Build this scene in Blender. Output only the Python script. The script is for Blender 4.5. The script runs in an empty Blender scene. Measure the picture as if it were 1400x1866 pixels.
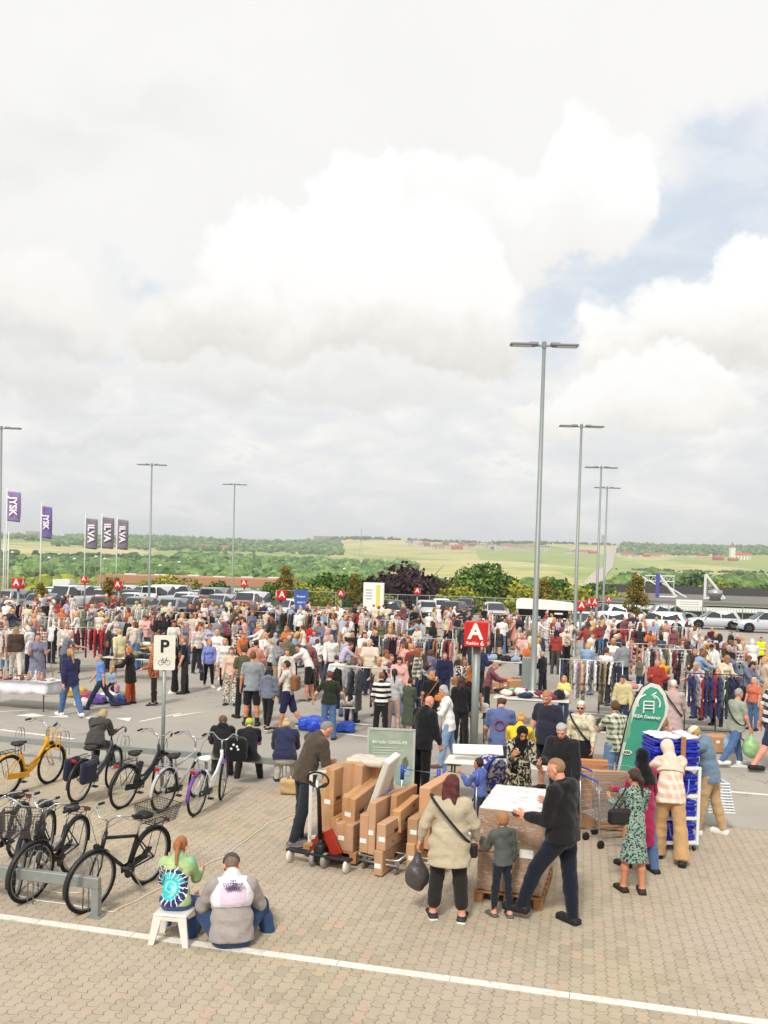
import bpy, math, random
import numpy as np
from mathutils import Vector, Matrix
random.seed(7); NR = np.random.RandomState(7)
SC = bpy.context.scene
COL = SC.collection
R = math.radians
# ------------------------------------------------------------ camera
FPX, CX, CY, CAMH = 1550.0, 700.0, 1080.0, 3.9
PITCH, ROLL = R(1.5), R(1.64)
CAMR = Matrix.Rotation(R(90) - PITCH, 3, 'X') @ Matrix.Rotation(ROLL, 3, 'Z')
cd = bpy.data.cameras.new('camera'); cam = bpy.data.objects.new('camera', cd); COL.objects.link(cam)
cam.location = (0, 0, CAMH); cam.rotation_euler = CAMR.to_euler()
cd.sensor_fit = 'VERTICAL'; cd.sensor_height = 36; cd.sensor_width = 27
cd.lens = 36 * FPX / 1866; cd.shift_y = (CY - 933) / 1866
cd.clip_start = 0.1; cd.clip_end = 20000
SC.camera = cam
def ray(px, py):
    return CAMR @ Vector(((px - CX) / FPX, -(py - CY) / FPX, -1))
def G(px, py, z=0.0):
    d = ray(px, py); t = (z - CAMH) / d.z
    return Vector((d.x * t, d.y * t, z))
def PD(px, py, D):              # point seen at (px,py) at forward distance D
    d = ray(px, py); t = D / d.y
    return Vector((d.x * t, D, CAMH + d.z * t))
CAMI = CAMR.inverted()
def PJ(p):
    v = CAMI @ (Vector(p) - Vector((0, 0, CAMH)))
    return (CX + FPX * v.x / -v.z, CY - FPX * v.y / -v.z)
def hgt(px, py, ytop):          # height of a vertical thing standing at (px,py) whose top shows at ytop
    g = G(px, py); lo, hi = 0.0, 80.0
    for _ in range(40):
        m = (lo + hi) / 2
        if PJ((g.x, g.y, m))[1] > ytop: lo = m
        else: hi = m
    return lo
AX = R(13.2)                    # the lot's own axes
UA = Vector((math.cos(AX), -math.sin(AX), 0)); UB = Vector((math.sin(AX), math.cos(AX), 0))
# ------------------------------------------------------------ materials
def lin(h):
    if not isinstance(h, str): return tuple(h)[:3]
    h = h.lstrip('#'); h = ''.join(a * 2 for a in h) if len(h) == 3 else h; c = [int(h[i:i + 2], 16) / 255 for i in (0, 2, 4)]
    return tuple(x / 12.92 if x <= .04045 else ((x + .055) / 1.055) ** 2.4 for x in c)
class NT:
    def __init__(s, tree): s.t = tree; s.n = tree.nodes; s.l = tree.links
    def new(s, typ, **kw):
        n = s.n.new(typ)
        for k, v in kw.items(): setattr(n, k, v)
        return n
    def inp(s, n, i, v):
        if hasattr(v, 'is_output') or isinstance(v, bpy.types.NodeSocket): s.l.new(v, n.inputs[i])
        elif v is not None:
            if isinstance(v, tuple) and len(v) == 3 and len(getattr(n.inputs[i], 'default_value', (0,) * 3)) == 4: v = v + (1,)
            n.inputs[i].default_value = v
    def m(s, op, a, b=None, c=None, clamp=False):
        n = s.new('ShaderNodeMath', operation=op); n.use_clamp = clamp
        s.inp(n, 0, a)
        if b is not None: s.inp(n, 1, b)
        if c is not None: s.inp(n, 2, c)
        return n.outputs[0]
    def mix(s, f, a, b, bt='MIX'):
        n = s.new('ShaderNodeMixRGB', blend_type=bt); s.inp(n, 0, f); s.inp(n, 1, a); s.inp(n, 2, b); return n.outputs[0]
    def noise(s, vec, scale, detail=2, rough=.5, dist=0, out=0):
        n = s.new('ShaderNodeTexNoise'); n.inputs['Scale'].default_value = scale; n.inputs['Detail'].default_value = detail
        n.inputs['Roughness'].default_value = rough; n.inputs['Distortion'].default_value = dist
        if vec is not None: s.l.new(vec, n.inputs['Vector'])
        return n.outputs[out]
    def ramp(s, f, stops, interp='LINEAR'):
        n = s.new('ShaderNodeValToRGB'); n.color_ramp.interpolation = interp
        e = n.color_ramp.elements
        while len(e) < len(stops): e.new(.5)
        for x, (p, c) in zip(e, stops): x.position = p; x.color = tuple(c) + (1,) if len(c) == 3 else c
        s.inp(n, 0, f); return n.outputs[0]
    def sm(s, v, a, b):         # smoothstep a..b
        n = s.new('ShaderNodeMapRange', interpolation_type='SMOOTHSTEP')
        s.inp(n, 0, v); n.inputs[1].default_value = a; n.inputs[2].default_value = b; return n.outputs[0]
MATS = {}
def mat_base(key):
    m = bpy.data.materials.new(key); m.use_nodes = True; nt = NT(m.node_tree)
    b = m.node_tree.nodes['Principled BSDF']; return m, nt, b
def mat(name, color=None, rough=.6, metal=0.0, var=.12, vs=6.0, bump=0.0, bs=60, spec=.4, alpha=1, trans=0):
    key = (name, str(color), rough, metal, var, vs, bump, bs, alpha, trans)
    if key in MATS: return MATS[key]
    m, nt, b = mat_base(name)
    tc = nt.new('ShaderNodeTexCoord').outputs['Object']
    if color is None:
        base = nt.new('ShaderNodeObjectInfo').outputs['Color']
    else:
        rgb = nt.new('ShaderNodeRGB'); rgb.outputs[0].default_value = lin(color) + (1,); base = rgb.outputs[0]
    f = nt.noise(tc, vs, 3)
    val = nt.m('MULTIPLY_ADD', f, 2 * var, 1 - var)
    hsv = nt.new('ShaderNodeHueSaturation'); nt.inp(hsv, 2, val); nt.inp(hsv, 4, base)
    nt.l.new(hsv.outputs[0], b.inputs['Base Color'])
    b.inputs['Roughness'].default_value = rough; b.inputs['Metallic'].default_value = metal
    b.inputs['Specular IOR Level'].default_value = spec
    if alpha < 1: b.inputs['Alpha'].default_value = alpha
    if trans: b.inputs['Transmission Weight'].default_value = trans
    if bump:
        bn = nt.new('ShaderNodeBump'); bn.inputs['Strength'].default_value = bump; bn.inputs['Distance'].default_value = .02
        nt.l.new(nt.noise(tc, bs, 4, .6), bn.inputs['Height']); nt.l.new(bn.outputs[0], b.inputs['Normal'])
    MATS[key] = m; return m
def cloth(color=None, pattern='plain', c2='#ffffff', scale=1.0, name='cloth', bump=.5, rough=.9):
    key = ('cloth', str(color), pattern, str(c2), scale, name)
    if key in MATS: return MATS[key]
    m, nt, b = mat_base(name)
    tc = nt.new('ShaderNodeTexCoord').outputs['Object']
    if color is None: base = nt.new('ShaderNodeObjectInfo').outputs['Color']
    else:
        rgb = nt.new('ShaderNodeRGB'); rgb.outputs[0].default_value = lin(color) + (1,); base = rgb.outputs[0]
    sep = nt.new('ShaderNodeSeparateXYZ'); nt.l.new(tc, sep.inputs[0]); X, Y, Z = sep.outputs
    C2 = lin(c2) + (1,)
    if pattern == 'stripes':
        f = nt.m('GREATER_THAN', nt.m('FRACT', nt.m('MULTIPLY', Z, 8.0 * scale)), .5); base = nt.mix(f, base, C2)
    elif pattern == 'vstripes':
        f = nt.m('GREATER_THAN', nt.m('FRACT', nt.m('MULTIPLY', X, 20.0 * scale)), .6); base = nt.mix(f, base, C2)
    elif pattern == 'plaid':
        f1 = nt.m('GREATER_THAN', nt.m('FRACT', nt.m('MULTIPLY', Z, 11.0 * scale)), .55)
        f2 = nt.m('GREATER_THAN', nt.m('FRACT', nt.m('MULTIPLY', nt.m('ADD', X, Y), 11.0 * scale)), .55)
        base = nt.mix(nt.m('MULTIPLY', nt.m('ADD', f1, f2), .5), base, C2)
    elif pattern == 'floral':
        f = nt.sm(nt.noise(tc, 26 * scale, 2, .5, .6), .5, .56); base = nt.mix(f, base, C2)
    elif pattern == 'blocks':
        f = nt.sm(nt.noise(tc, 5 * scale, 1), .52, .55); base = nt.mix(f, base, C2)
    elif pattern == 'tiedye':   # spiral rings round the middle of the back
        x = nt.m('ADD', X, .045); z = nt.m('SUBTRACT', Z, c2[1] if isinstance(c2, tuple) else .62)
        r = nt.m('SQRT', nt.m('ADD', nt.m('MULTIPLY', x, x), nt.m('MULTIPLY', z, z)))
        a = nt.m('ARCTAN2', z, x)
        rays = nt.m('SINE', nt.m('ADD', nt.m('MULTIPLY', a, 19.0), nt.m('ADD', nt.m('MULTIPLY', r, 30.0), nt.m('MULTIPLY', nt.noise(tc, 18, 3), 9.0))))
        spi = nt.m('SINE', nt.m('ADD', nt.m('MULTIPLY', r, 70.0), a))
        rr = nt.m('ADD', nt.m('ADD', r, nt.m('MULTIPLY', spi, .016)), nt.m('MULTIPLY', nt.m('SUBTRACT', nt.noise(tc, 10, 3), .5), .08))
        ring = nt.ramp(nt.m('MULTIPLY', rr, 2.9), [(0, lin('#35a0a8')), (.08, lin('#3ebfc4')), (.16, lin('#9fdcd8')), (.22, lin('#3ebfc4')), (.36, lin('#45c3c6')), (.40, lin('#37326a')), (.54, lin('#37326a')), (.6, lin('#b4c98a')), (.85, lin('#9cbf86')), (1, lin('#35a89b'))])
        wmask = nt.m('MULTIPLY', nt.m('GREATER_THAN', rays, .8), nt.m('MULTIPLY', nt.m('GREATER_THAN', rr, .105), nt.m('LESS_THAN', rr, .2)))
        base = nt.mix(wmask, ring, lin('#f2f2ee'))
    f = nt.noise(tc, 9, 3)
    hsv = nt.new('ShaderNodeHueSaturation'); nt.inp(hsv, 2, nt.m('MULTIPLY_ADD', f, .3, .85)); nt.inp(hsv, 4, base)
    nt.l.new(hsv.outputs[0], b.inputs['Base Color'])
    b.inputs['Roughness'].default_value = rough; b.inputs['Specular IOR Level'].default_value = .2
    if 'Sheen Weight' in b.inputs: b.inputs['Sheen Weight'].default_value = .15
    bn = nt.new('ShaderNodeBump'); bn.inputs['Strength'].default_value = bump; bn.inputs['Distance'].default_value = .03
    nt.l.new(nt.m('ADD', nt.noise(tc, 13, 3, .55, .8), nt.m('MULTIPLY', nt.noise(tc, 34, 3, .6, 1.5), .35)), bn.inputs['Height']); nt.l.new(bn.outputs[0], b.inputs['Normal'])
    MATS[key] = m; return m
# ------------------------------------------------------------ mesh building
def np_mesh(name, V, F, mats=(), smooth=True, mi=None):
    """V (n,3), F list/array of polygons (array of equal size or list)."""
    me = bpy.data.meshes.new(name)
    V = np.asarray(V, np.float32)
    if isinstance(F, np.ndarray):
        k = F.shape[1]; n = len(F)
        me.vertices.add(len(V)); me.vertices.foreach_set('co', V.ravel())
        me.loops.add(n * k); me.loops.foreach_set('vertex_index', F.astype(np.int32).ravel())
        me.polygons.add(n); me.polygons.foreach_set('loop_start', np.arange(0, n * k, k, dtype=np.int32))
    else:
        me.from_pydata([tuple(map(float, v)) for v in V], [], F)
    for m in mats: me.materials.append(m)
    np_ = len(me.polygons)
    if mi is not None: me.polygons.foreach_set('material_index', np.asarray(mi, np.int32))
    me.polygons.foreach_set('use_smooth', np.full(np_, smooth, bool))
    me.update(); me.validate(); return me
def link(name, me, parent=None, loc=None, rz=None, kind=None, label=None, cat=None, group=None):
    o = bpy.data.objects.new(name, me); COL.objects.link(o)
    if parent is not None: o.parent = parent
    if loc is not None: o.location = loc
    if rz is not None: o.rotation_euler = (0, 0, rz)
    tag(o, label, cat, group, kind); return o
def tag(o, label=None, cat=None, group=None, kind=None):
    if label: o['label'] = label
    if cat: o['category'] = cat
    if group: o['group'] = group
    if kind: o['kind'] = kind
    return o
def empty(name, loc=(0, 0, 0), rz=0, label=None, cat=None, group=None):
    return link(name, None, None, loc, rz, None, label, cat, group)
def ctree(o, loc=None, rz=None, label=None, color=None, group=None, parent=None, sc=None):
    c = o.copy(); COL.objects.link(c)
    if parent is not None: c.parent = parent
    if loc is not None: c.location = loc
    if rz is not None: c.rotation_euler = (0, 0, rz)
    if label: c['label'] = label
    if group: c['group'] = group
    if sc is not None: c.scale = (sc, sc, sc)
    for ch in o.children: ctree(ch, parent=c)
    return c
class MB:
    def __init__(s): s.v = []; s.f = []; s.mi = []; s.M = None
    def add(s, vs, fs, mi=0):
        b = len(s.v)
        s.v += [tuple(s.M @ Vector(v)) for v in vs] if s.M is not None else [tuple(v) for v in vs]
        s.f += [tuple(i + b for i in f) for f in fs]; s.mi += [mi] * len(fs); return s
    def box(s, c, d, rot=None, mi=0, bev=0):
        hx, hy, hz = d[0] / 2, d[1] / 2, d[2] / 2
        if bev:
            b = bev; vs = []
            for x in (-1, 1):
                for y in (-1, 1):
                    for z in (-1, 1):
                        vs += [(x * (hx - b), y * (hy - b), z * hz), (x * (hx - b), y * hy, z * (hz - b)), (x * hx, y * (hy - b), z * (hz - b))]
            bm = _hull(vs); vs, fs = bm
        else:
            vs = [(x * hx, y * hy, z * hz) for x in (-1, 1) for y in (-1, 1) for z in (-1, 1)]
            fs = [(0, 1, 3, 2), (4, 6, 7, 5), (0, 4, 5, 1), (2, 3, 7, 6), (0, 2, 6, 4), (1, 5, 7, 3)]
        if rot is not None: vs = [rot @ Vector(v) for v in vs]
        return s.add([(v[0] + c[0], v[1] + c[1], v[2] + c[2]) for v in vs], fs, mi)
    def tube(s, pts, r, n=8, mi=0, closed=False, caps=True):
        pts = [Vector(p) for p in pts]; rs = r if isinstance(r, (list, tuple)) else [r] * len(pts)
        N = len(pts); vs = []; fs = []; prev = None
        for i, p in enumerate(pts):
            a = pts[(i - 1) % N] if (closed or i > 0) else p; b = pts[(i + 1) % N] if (closed or i < N - 1) else p
            t = (b - a).normalized() if (b - a).length > 1e-9 else Vector((0, 0, 1))
            if prev is None:
                u = t.cross(Vector((0, 0, 1)))
                if u.length < 1e-3: u = t.cross(Vector((1, 0, 0)))
            else: u = prev - t * prev.dot(t)
            u.normalize(); prev = u; w = t.cross(u)
            for k in range(n):
                an = 2 * math.pi * k / n; vs.append(p + (u * math.cos(an) + w * math.sin(an)) * rs[i])
        for i in range(N if closed else N - 1):
            for k in range(n):
                j = (i + 1) % N; fs.append((i * n + k, i * n + (k + 1) % n, j * n + (k + 1) % n, j * n + k))
        if not closed and caps: fs.append(tuple(range(n - 1, -1, -1))); fs.append(tuple((N - 1) * n + k for k in range(n)))
        return s.add(vs, fs, mi)
    def lathe(s, prof, n=16, c=(0, 0, 0), rot=None, mi=0):
        vs = []; fs = []
        for r, z in prof:
            for k in range(n):
                a = 2 * math.pi * k / n; v = Vector((r * math.cos(a), r * math.sin(a), z))
                if rot is not None: v = rot @ v
                vs.append(v + Vector(c))
        for i in range(len(prof) - 1):
            for k in range(n): fs.append((i * n + k, i * n + (k + 1) % n, (i + 1) * n + (k + 1) % n, (i + 1) * n + k))
        if prof[0][0] > 1e-4: fs.append(tuple(range(n - 1, -1, -1)))
        if prof[-1][0] > 1e-4: fs.append(tuple((len(prof) - 1) * n + k for k in range(n)))
        return s.add(vs, fs, mi)
    def prism(s, poly, h0, h1, M=None, mi=0):   # poly in XY extruded z h0..h1, then M
        n = len(poly); vs = [Vector((x, y, h0)) for x, y in poly] + [Vector((x, y, h1)) for x, y in poly]
        if M is not None: vs = [M @ v for v in vs]
        fs = [tuple(range(n - 1, -1, -1)), tuple(range(n, 2 * n))] + [(i, (i + 1) % n, n + (i + 1) % n, n + i) for i in range(n)]
        return s.add(vs, fs, mi)
    def mesh(s, name, mats, smooth=False):
        if not isinstance(mats, (list, tuple)): mats = [mats]
        return np_mesh(name, s.v, s.f, mats, smooth, s.mi)
    def build(s, name, mats, parent=None, smooth=False, **kw):
        return link(name, s.mesh(name, mats, smooth), parent, **kw)
def _hull(vs):
    import bmesh
    bm = bmesh.new(); [bm.verts.new(v) for v in vs]; bmesh.ops.convex_hull(bm, input=bm.verts)
    bmesh.ops.dissolve_limit(bm, angle_limit=.01, verts=bm.verts, edges=bm.edges)
    bm.verts.index_update(); o = [tuple(v.co) for v in bm.verts], [tuple(v.index for v in f.verts) for f in bm.faces]
    bm.free(); return o
_TXT = {}
def text_mesh(txt, size, mat_, depth=.004, bold=.0, name='lettering', sx=1.0):
    k = (txt, size, mat_.name, depth, bold, sx)
    if k in _TXT: return _TXT[k]
    cu = bpy.data.curves.new('t', 'FONT'); cu.body = txt; cu.size = size; cu.extrude = depth; cu.offset = bold * size
    cu.align_x = 'CENTER'; cu.align_y = 'CENTER'; cu.resolution_u = 3
    ob = bpy.data.objects.new('t', cu); COL.objects.link(ob)
    dg = bpy.context.evaluated_depsgraph_get(); me = bpy.data.meshes.new_from_object(ob.evaluated_get(dg))
    bpy.data.objects.remove(ob); bpy.data.curves.remove(cu)
    if sx != 1:
        for v in me.vertices: v.co.x *= sx
    me.materials.clear(); me.materials.append(mat_); me.name = name; _TXT[k] = me; return me
def text(txt, size, mat_, parent, loc, rot, bold=.0, name='lettering', sx=1.0, depth=.004, **kw):
    o = link(name, text_mesh(txt, size, mat_, depth, bold, name, sx), parent, **kw); o.location = loc; o.rotation_euler = rot; return o
GALV = mat('galvanised', '#9aa09d', .5, .55, .18, 14, .1)
STEEL = mat('steel', '#b9bdbd', .3, .85, .08, 10)
BLACK = mat('black_plastic', '#1a1a1b', .45, 0, .1, 10)
RUBBER = mat('rubber', '#1c1b1a', .85, 0, .15, 20, .15)
WHITE = mat('white_paint', '#e9e9e4', .5, 0, .04, 5)
CARD = mat('cardboard', '#c49467', .85, 0, .1, 4, .12, 25)
# ------------------------------------------------------------ implicit-surface figures
def A3(v): return np.array(v, np.float64)
def nrm(v):
    v = A3(v); return v / (np.linalg.norm(v) + 1e-12)
# primitives: (kind, bbox lo, bbox hi, params)
def cap(a, b, ra, rb): a, b = A3(a), A3(b); m = max(ra, rb); return ('c', np.minimum(a, b) - m, np.maximum(a, b) + m, (a, b, ra, rb))
def ell(c, r, M=None):
    c = A3(c); r = A3(r); M = np.eye(3) if M is None else M; m = r.max(); return ('e', c - m, c + m, (c, r, M))
def rbx(c, h, M=None, rad=.02):
    c = A3(c); h = A3(h); M = np.eye(3) if M is None else M; m = np.linalg.norm(h); return ('b', c - m, c + m, (c, h, M, rad))
def econ(a, b, ra, rb, side):     # flat-ended elliptical cone; ra=(rx,ry)
    a, b = A3(a), A3(b); m = max(ra[0], rb[0], ra[1], rb[1]); return ('n', np.minimum(a, b) - m, np.maximum(a, b) + m, (a, b, ra, rb, nrm(side)))
def sdf(p, X, Y, Z):
    k = p[0]
    if k == 'c':
        a, b, ra, rb = p[3]; d = b - a; L = d @ d + 1e-12
        t = np.clip(((X - a[0]) * d[0] + (Y - a[1]) * d[1] + (Z - a[2]) * d[2]) / L, 0, 1)
        return np.sqrt((X - a[0] - t * d[0]) ** 2 + (Y - a[1] - t * d[1]) ** 2 + (Z - a[2] - t * d[2]) ** 2) - (ra + (rb - ra) * t)
    if k == 'e':
        c, r, M = p[3]; x, y, z = X - c[0], Y - c[1], Z - c[2]
        u = (x * M[0, 0] + y * M[1, 0] + z * M[2, 0]) / r[0]; v = (x * M[0, 1] + y * M[1, 1] + z * M[2, 1]) / r[1]; w = (x * M[0, 2] + y * M[1, 2] + z * M[2, 2]) / r[2]
        k0 = np.sqrt(u * u + v * v + w * w) + 1e-9; k1 = np.sqrt((u / r[0]) ** 2 + (v / r[1]) ** 2 + (w / r[2]) ** 2) + 1e-9
        return k0 * (k0 - 1) / k1
    if k == 'b':
        c, h, M, rad = p[3]; x, y, z = X - c[0], Y - c[1], Z - c[2]
        q = [np.abs(x * M[0, i] + y * M[1, i] + z * M[2, i]) - (h[i] - rad) for i in range(3)]
        o = np.sqrt(sum(np.maximum(t, 0) ** 2 for t in q)); return o + np.minimum(np.maximum(np.maximum(q[0], q[1]), q[2]), 0) - rad
    a, b, ra, rb, sd = p[3]; d = b - a; L = np.linalg.norm(d) + 1e-9; d = d / L; sd = nrm(sd - d * (sd @ d)); fd = np.cross(d, sd)
    x, y, z = X - a[0], Y - a[1], Z - a[2]; t = x * d[0] + y * d[1] + z * d[2]; tt = np.clip(t / L, 0, 1)
    rx = ra[0] + (rb[0] - ra[0]) * tt; ry = ra[1] + (rb[1] - ra[1]) * tt
    u = (x * sd[0] + y * sd[1] + z * sd[2]) / rx; v = (x * fd[0] + y * fd[1] + z * fd[2]) / ry
    return np.maximum((np.sqrt(u * u + v * v) - 1) * np.minimum(rx, ry), np.abs(t - L / 2) - L / 2)
def nets(prims, cell, k=.03, cuts=(), amp=0, seed=0):
    lo = np.min([p[1] for p in prims], 0) - 2.5 * cell; hi = np.max([p[2] for p in prims], 0) + 2.5 * cell
    n = np.maximum(np.ceil((hi - lo) / cell).astype(int) + 1, 4)
    gx, gy, gz = [lo[i] + cell * np.arange(n[i]) for i in range(3)]
    D = np.full(tuple(n), .5, np.float32)
    for p in prims:
        kk = p[4] if len(p) > 4 else k
        i0 = np.maximum(((p[1] - kk - 2 * cell - lo) / cell).astype(int), 0); i1 = np.minimum(((p[2] + kk + 2 * cell - lo) / cell).astype(int) + 2, n)
        if (i1 <= i0).any(): continue
        sl = tuple(slice(a, b) for a, b in zip(i0, i1))
        d = sdf(p, gx[sl[0]][:, None, None], gy[sl[1]][None, :, None], gz[sl[2]][None, None, :])
        c = D[sl]; h = np.clip(.5 + .5 * (c - d) / kk, 0, 1); D[sl] = c * (1 - h) + d * h - kk * h * (1 - h)
    X, Y, Z = gx[:, None, None], gy[None, :, None], gz[None, None, :]
    if amp:
        s = seed * 1.7
        D += amp * (np.sin(19 * X + 2.2 * np.sin(13 * Z + s) + s) * np.sin(17 * Z + 2.5 * np.sin(11 * X + s)) + .7 * np.sin(23 * Y + 3 * np.sin(9 * Z + s)) * np.sin(31 * Z + 4 * np.sin(7 * X + 5 * Y))).astype(np.float32)
    for c in cuts: D = np.maximum(D, c(X, Y, Z))
    D = D.astype(np.float32); D[0] = D[-1] = 1; D[:, 0] = D[:, -1] = 1; D[:, :, 0] = D[:, :, -1] = 1
    S = D < 0; nx, ny, nz = n
    acc = np.zeros((nx - 1, ny - 1, nz - 1, 3), np.float32); cnt = np.zeros((nx - 1, ny - 1, nz - 1), np.float32)
    quads = []
    for ax in range(3):
        s0 = [slice(None)] * 3; s1 = [slice(None)] * 3; s0[ax] = slice(0, -1); s1[ax] = slice(1, None)
        a, b = D[tuple(s0)], D[tuple(s1)]; cr = (a < 0) != (b < 0)
        I = np.argwhere(cr)
        if len(I) == 0: continue
        av = a[cr]; bv = b[cr]; t = av / (av - bv); P = I.astype(np.float32); P[:, ax] += t
        u, w = [(1, 2), (2, 0), (0, 1)][ax]
        ids = []
        ok = np.ones(len(I), bool)
        for du, dw in ((0, 0), (-1, 0), (-1, -1), (0, -1)):
            J = I.copy(); J[:, u] += du; J[:, w] += dw
            J = np.clip(J, 0, n - 2)
            np.add.at(acc, (J[:, 0], J[:, 1], J[:, 2]), P); np.add.at(cnt, (J[:, 0], J[:, 1], J[:, 2]), 1)
            ids.append((J[:, 0] * (ny - 1) + J[:, 1]) * (nz - 1) + J[:, 2])
        Q = np.stack(ids, 1); flip = av >= 0; Q[flip] = Q[flip][:, ::-1]; quads.append(Q)
    if not quads: return np.zeros((0, 3)), np.zeros((0, 4), int)
    Q = np.concatenate(quads); used, inv = np.unique(Q.ravel(), return_inverse=True)
    V = (acc.reshape(-1, 3)[used] / cnt.reshape(-1)[used][:, None]) * cell + lo
    return V, inv.reshape(-1, 4)
def dirv(pitch, ab, side): return A3((math.sin(ab) * side, math.sin(pitch) * math.cos(ab), -math.cos(pitch) * math.cos(ab)))
def rotz(v, a): c, s = math.cos(a), math.sin(a); return A3((c * v[0] - s * v[1], s * v[0] + c * v[1], v[2]))
DEFP = dict(lean=3, yaw=0, pitch=5, hyaw=0, armL=(5, 10, 15, 0), armR=(5, 10, 15, 0), legL=(3, 4, 2), legR=(-3, 4, 2), seat=None, lift=0, toe=12, curl=.5)
def skel(P, q, w, shw=1.0, fem=False):
    s = {}
    L = R(P['lean']); u0 = A3((0, math.sin(L * .55), math.cos(L * .55))); u1 = A3((0, math.sin(L), math.cos(L)))
    tw = R(P['yaw'])
    hip = A3((0, 0, 0)); waist = hip + u0 * .17 * q; chest = waist + u1 * .19 * q; nb = chest + u1 * .15 * q
    hp = L * .75 + R(P['pitch']); un = A3((0, math.sin(hp), math.cos(hp)))
    hy = R(P['hyaw']); hfwd = rotz(A3((0, math.cos(hp), -math.sin(hp))), tw + hy); hup = rotz(un, tw + hy * .5); hup = nrm(hup - hfwd * (hup @ hfwd))
    hr = np.cross(hfwd, hup)
    s['M'] = np.stack([hr, hfwd, hup], 1)
    s['head'] = nb + hup * .165 * q + hfwd * .012 * q; s['nb'] = nb; s['chest'] = chest; s['waist'] = waist; s['hip'] = hip; s['u0'] = u0; s['u1'] = u1
    R1 = rotz(A3((1, 0, 0)), tw); s['r1'] = R1; s['f1'] = np.cross(u1, R1); s['f1'] = s['f1']
    T1 = np.stack([R1, nrm(np.cross(u1, R1)), u1], 1); s['T1'] = T1
    Ls = .5 * L
    for side, nm in ((-1, 'L'), (1, 'R')):
        a = P['arm' + nm]; sh = chest + u1 * .105 * q + R1 * side * (.155 + .02 * w) * q * shw
        d1 = dirv(R(a[0]) , R(a[1]), side); e = R(a[0] + a[2]); d2 = dirv(e, R(a[1] * .5 - a[3]), side)
        if tw: d1 = rotz(d1, tw); d2 = rotz(d2, tw)
        el = sh + d1 * .29 * q; wr = el + d2 * .25 * q
        s['sh' + nm] = sh; s['el' + nm] = el; s['wr' + nm] = wr; s['ad' + nm] = d2
        l = P['leg' + nm]; hj = hip + A3((side * (.085 + .012 * (w - 1)) * q, 0, -.02 * q))
        t = R(l[0]); d1 = dirv(t, R(l[1]), side); d2 = dirv(t - R(l[2]), R(l[1] * .6 if len(l) < 4 else l[3]), side)
        kn = hj + d1 * .43 * q; an = kn + d2 * .42 * q
        s['hj' + nm] = hj; s['kn' + nm] = kn; s['an' + nm] = an
    if P['seat'] is not None: dz = P['seat'] + .11 * q * (.6 + .4 * w)
    else: dz = -min(s['anL'][2], s['anR'][2]) + .075 * q
    for k_ in list(s):
        if k_[:2] in ('he', 'nb', 'ch', 'wa', 'hi', 'sh', 'el', 'wr', 'hj', 'kn', 'an'): s[k_] = s[k_] + A3((0, 0, dz))
    return s
def torso(s, q, w, fem, inf=0.0, belly=0.0):
    i = inf; r1 = s['r1']; T = s['T1']; f = T[:, 1]
    P = [ell(s['hip'] + A3((0, 0, .01 * q)), A3(((.155 + (.015 if fem else 0)) * w * q + i, .112 * w * q + i, .14 * q + i))),
         ell(s['waist'] + f * .005 * q, A3(((.135 if fem else .15) * w * q + i, (.1 * w + belly) * q + i, .15 * q + i)), T),
         ell(s['chest'], A3(((.145 if fem else .165) * (.4 + .6 * w) * q + i, .108 * (.3 + .7 * w) * q + i, .19 * q + i)), T),
         cap(s['shL'] + r1 * .02 * q, s['shR'] - r1 * .02 * q, .058 * q + i, .058 * q + i),
         cap(s['chest'] + s['u1'] * .08 * q, s['nb'] + s['u1'] * .01, .085 * q + i, .055 * q + i)]
    if fem: P += [ell(s['chest'] + f * .075 * q * w + r1 * .065 * sd * q - s['u1'] * .01, A3((.058, .05, .06)) * q * w + i, T) for sd in (-1, 1)]
    return P
def hair_prims(kind, s, q, hs):
    c, M = s['head'], s['M']; r, f, u = M[:, 0], M[:, 1], M[:, 2]; Q = q * hs
    W = lambda x, y, z: c + (r * x + f * y + u * z) * Q
    P = []; back = -1
    if kind == 'thin': P = [ell(W(0, -.014, .026), A3((.079, .094, .098)) * Q, M)]
    elif kind == 'short': P = [ell(W(0, -.013, .03), A3((.086, .101, .103)) * Q, M)]
    elif kind in ('bob', 'long', 'pony', 'bun', 'curly'):
        P = [ell(W(0, -.013, .028), A3((.09, .105, .108)) * Q, M)]
        if kind == 'bob': P += [ell(W(0, -.04, -.05), A3((.098, .078, .1)) * Q, M)]
        if kind == 'curly': P += [ell(W(0, -.03, -.01), A3((.115, .105, .12)) * Q, M)]
        if kind == 'long': P += [rbx(W(0, -.075, -.13), A3((.095, .035, .17)) * Q, M, .03 * Q), cap(W(.075, -.02, 0), W(.09, 0, -.2), .028 * Q, .02 * Q), cap(W(-.075, -.02, 0), W(-.09, 0, -.2), .028 * Q, .02 * Q)]
        if kind == 'pony': P += [cap(W(0, -.1, .03), W(0, -.135, -.02), .03 * Q, .034 * Q), cap(W(0, -.135, -.02), W(.02, -.13, -.27), .036 * Q, .012 * Q)]
        if kind == 'bun': P += [ell(W(0, -.105, .06), A3((.045, .045, .045)) * Q, M)]
    elif kind == 'hijab':
        P = [ell(W(0, -.012, .012), A3((.098, .112, .125)) * Q, M), cap(W(0, -.01, -.09), s['nb'] + s['u1'] * -.02, .085 * Q, .12 * q),
             econ(s['nb'] + s['u1'] * .02 * q, s['chest'] - s['u1'] * .05 * q, (.12 * q, .11 * q), (.2 * q, .16 * q), r)]
    return P
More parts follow.
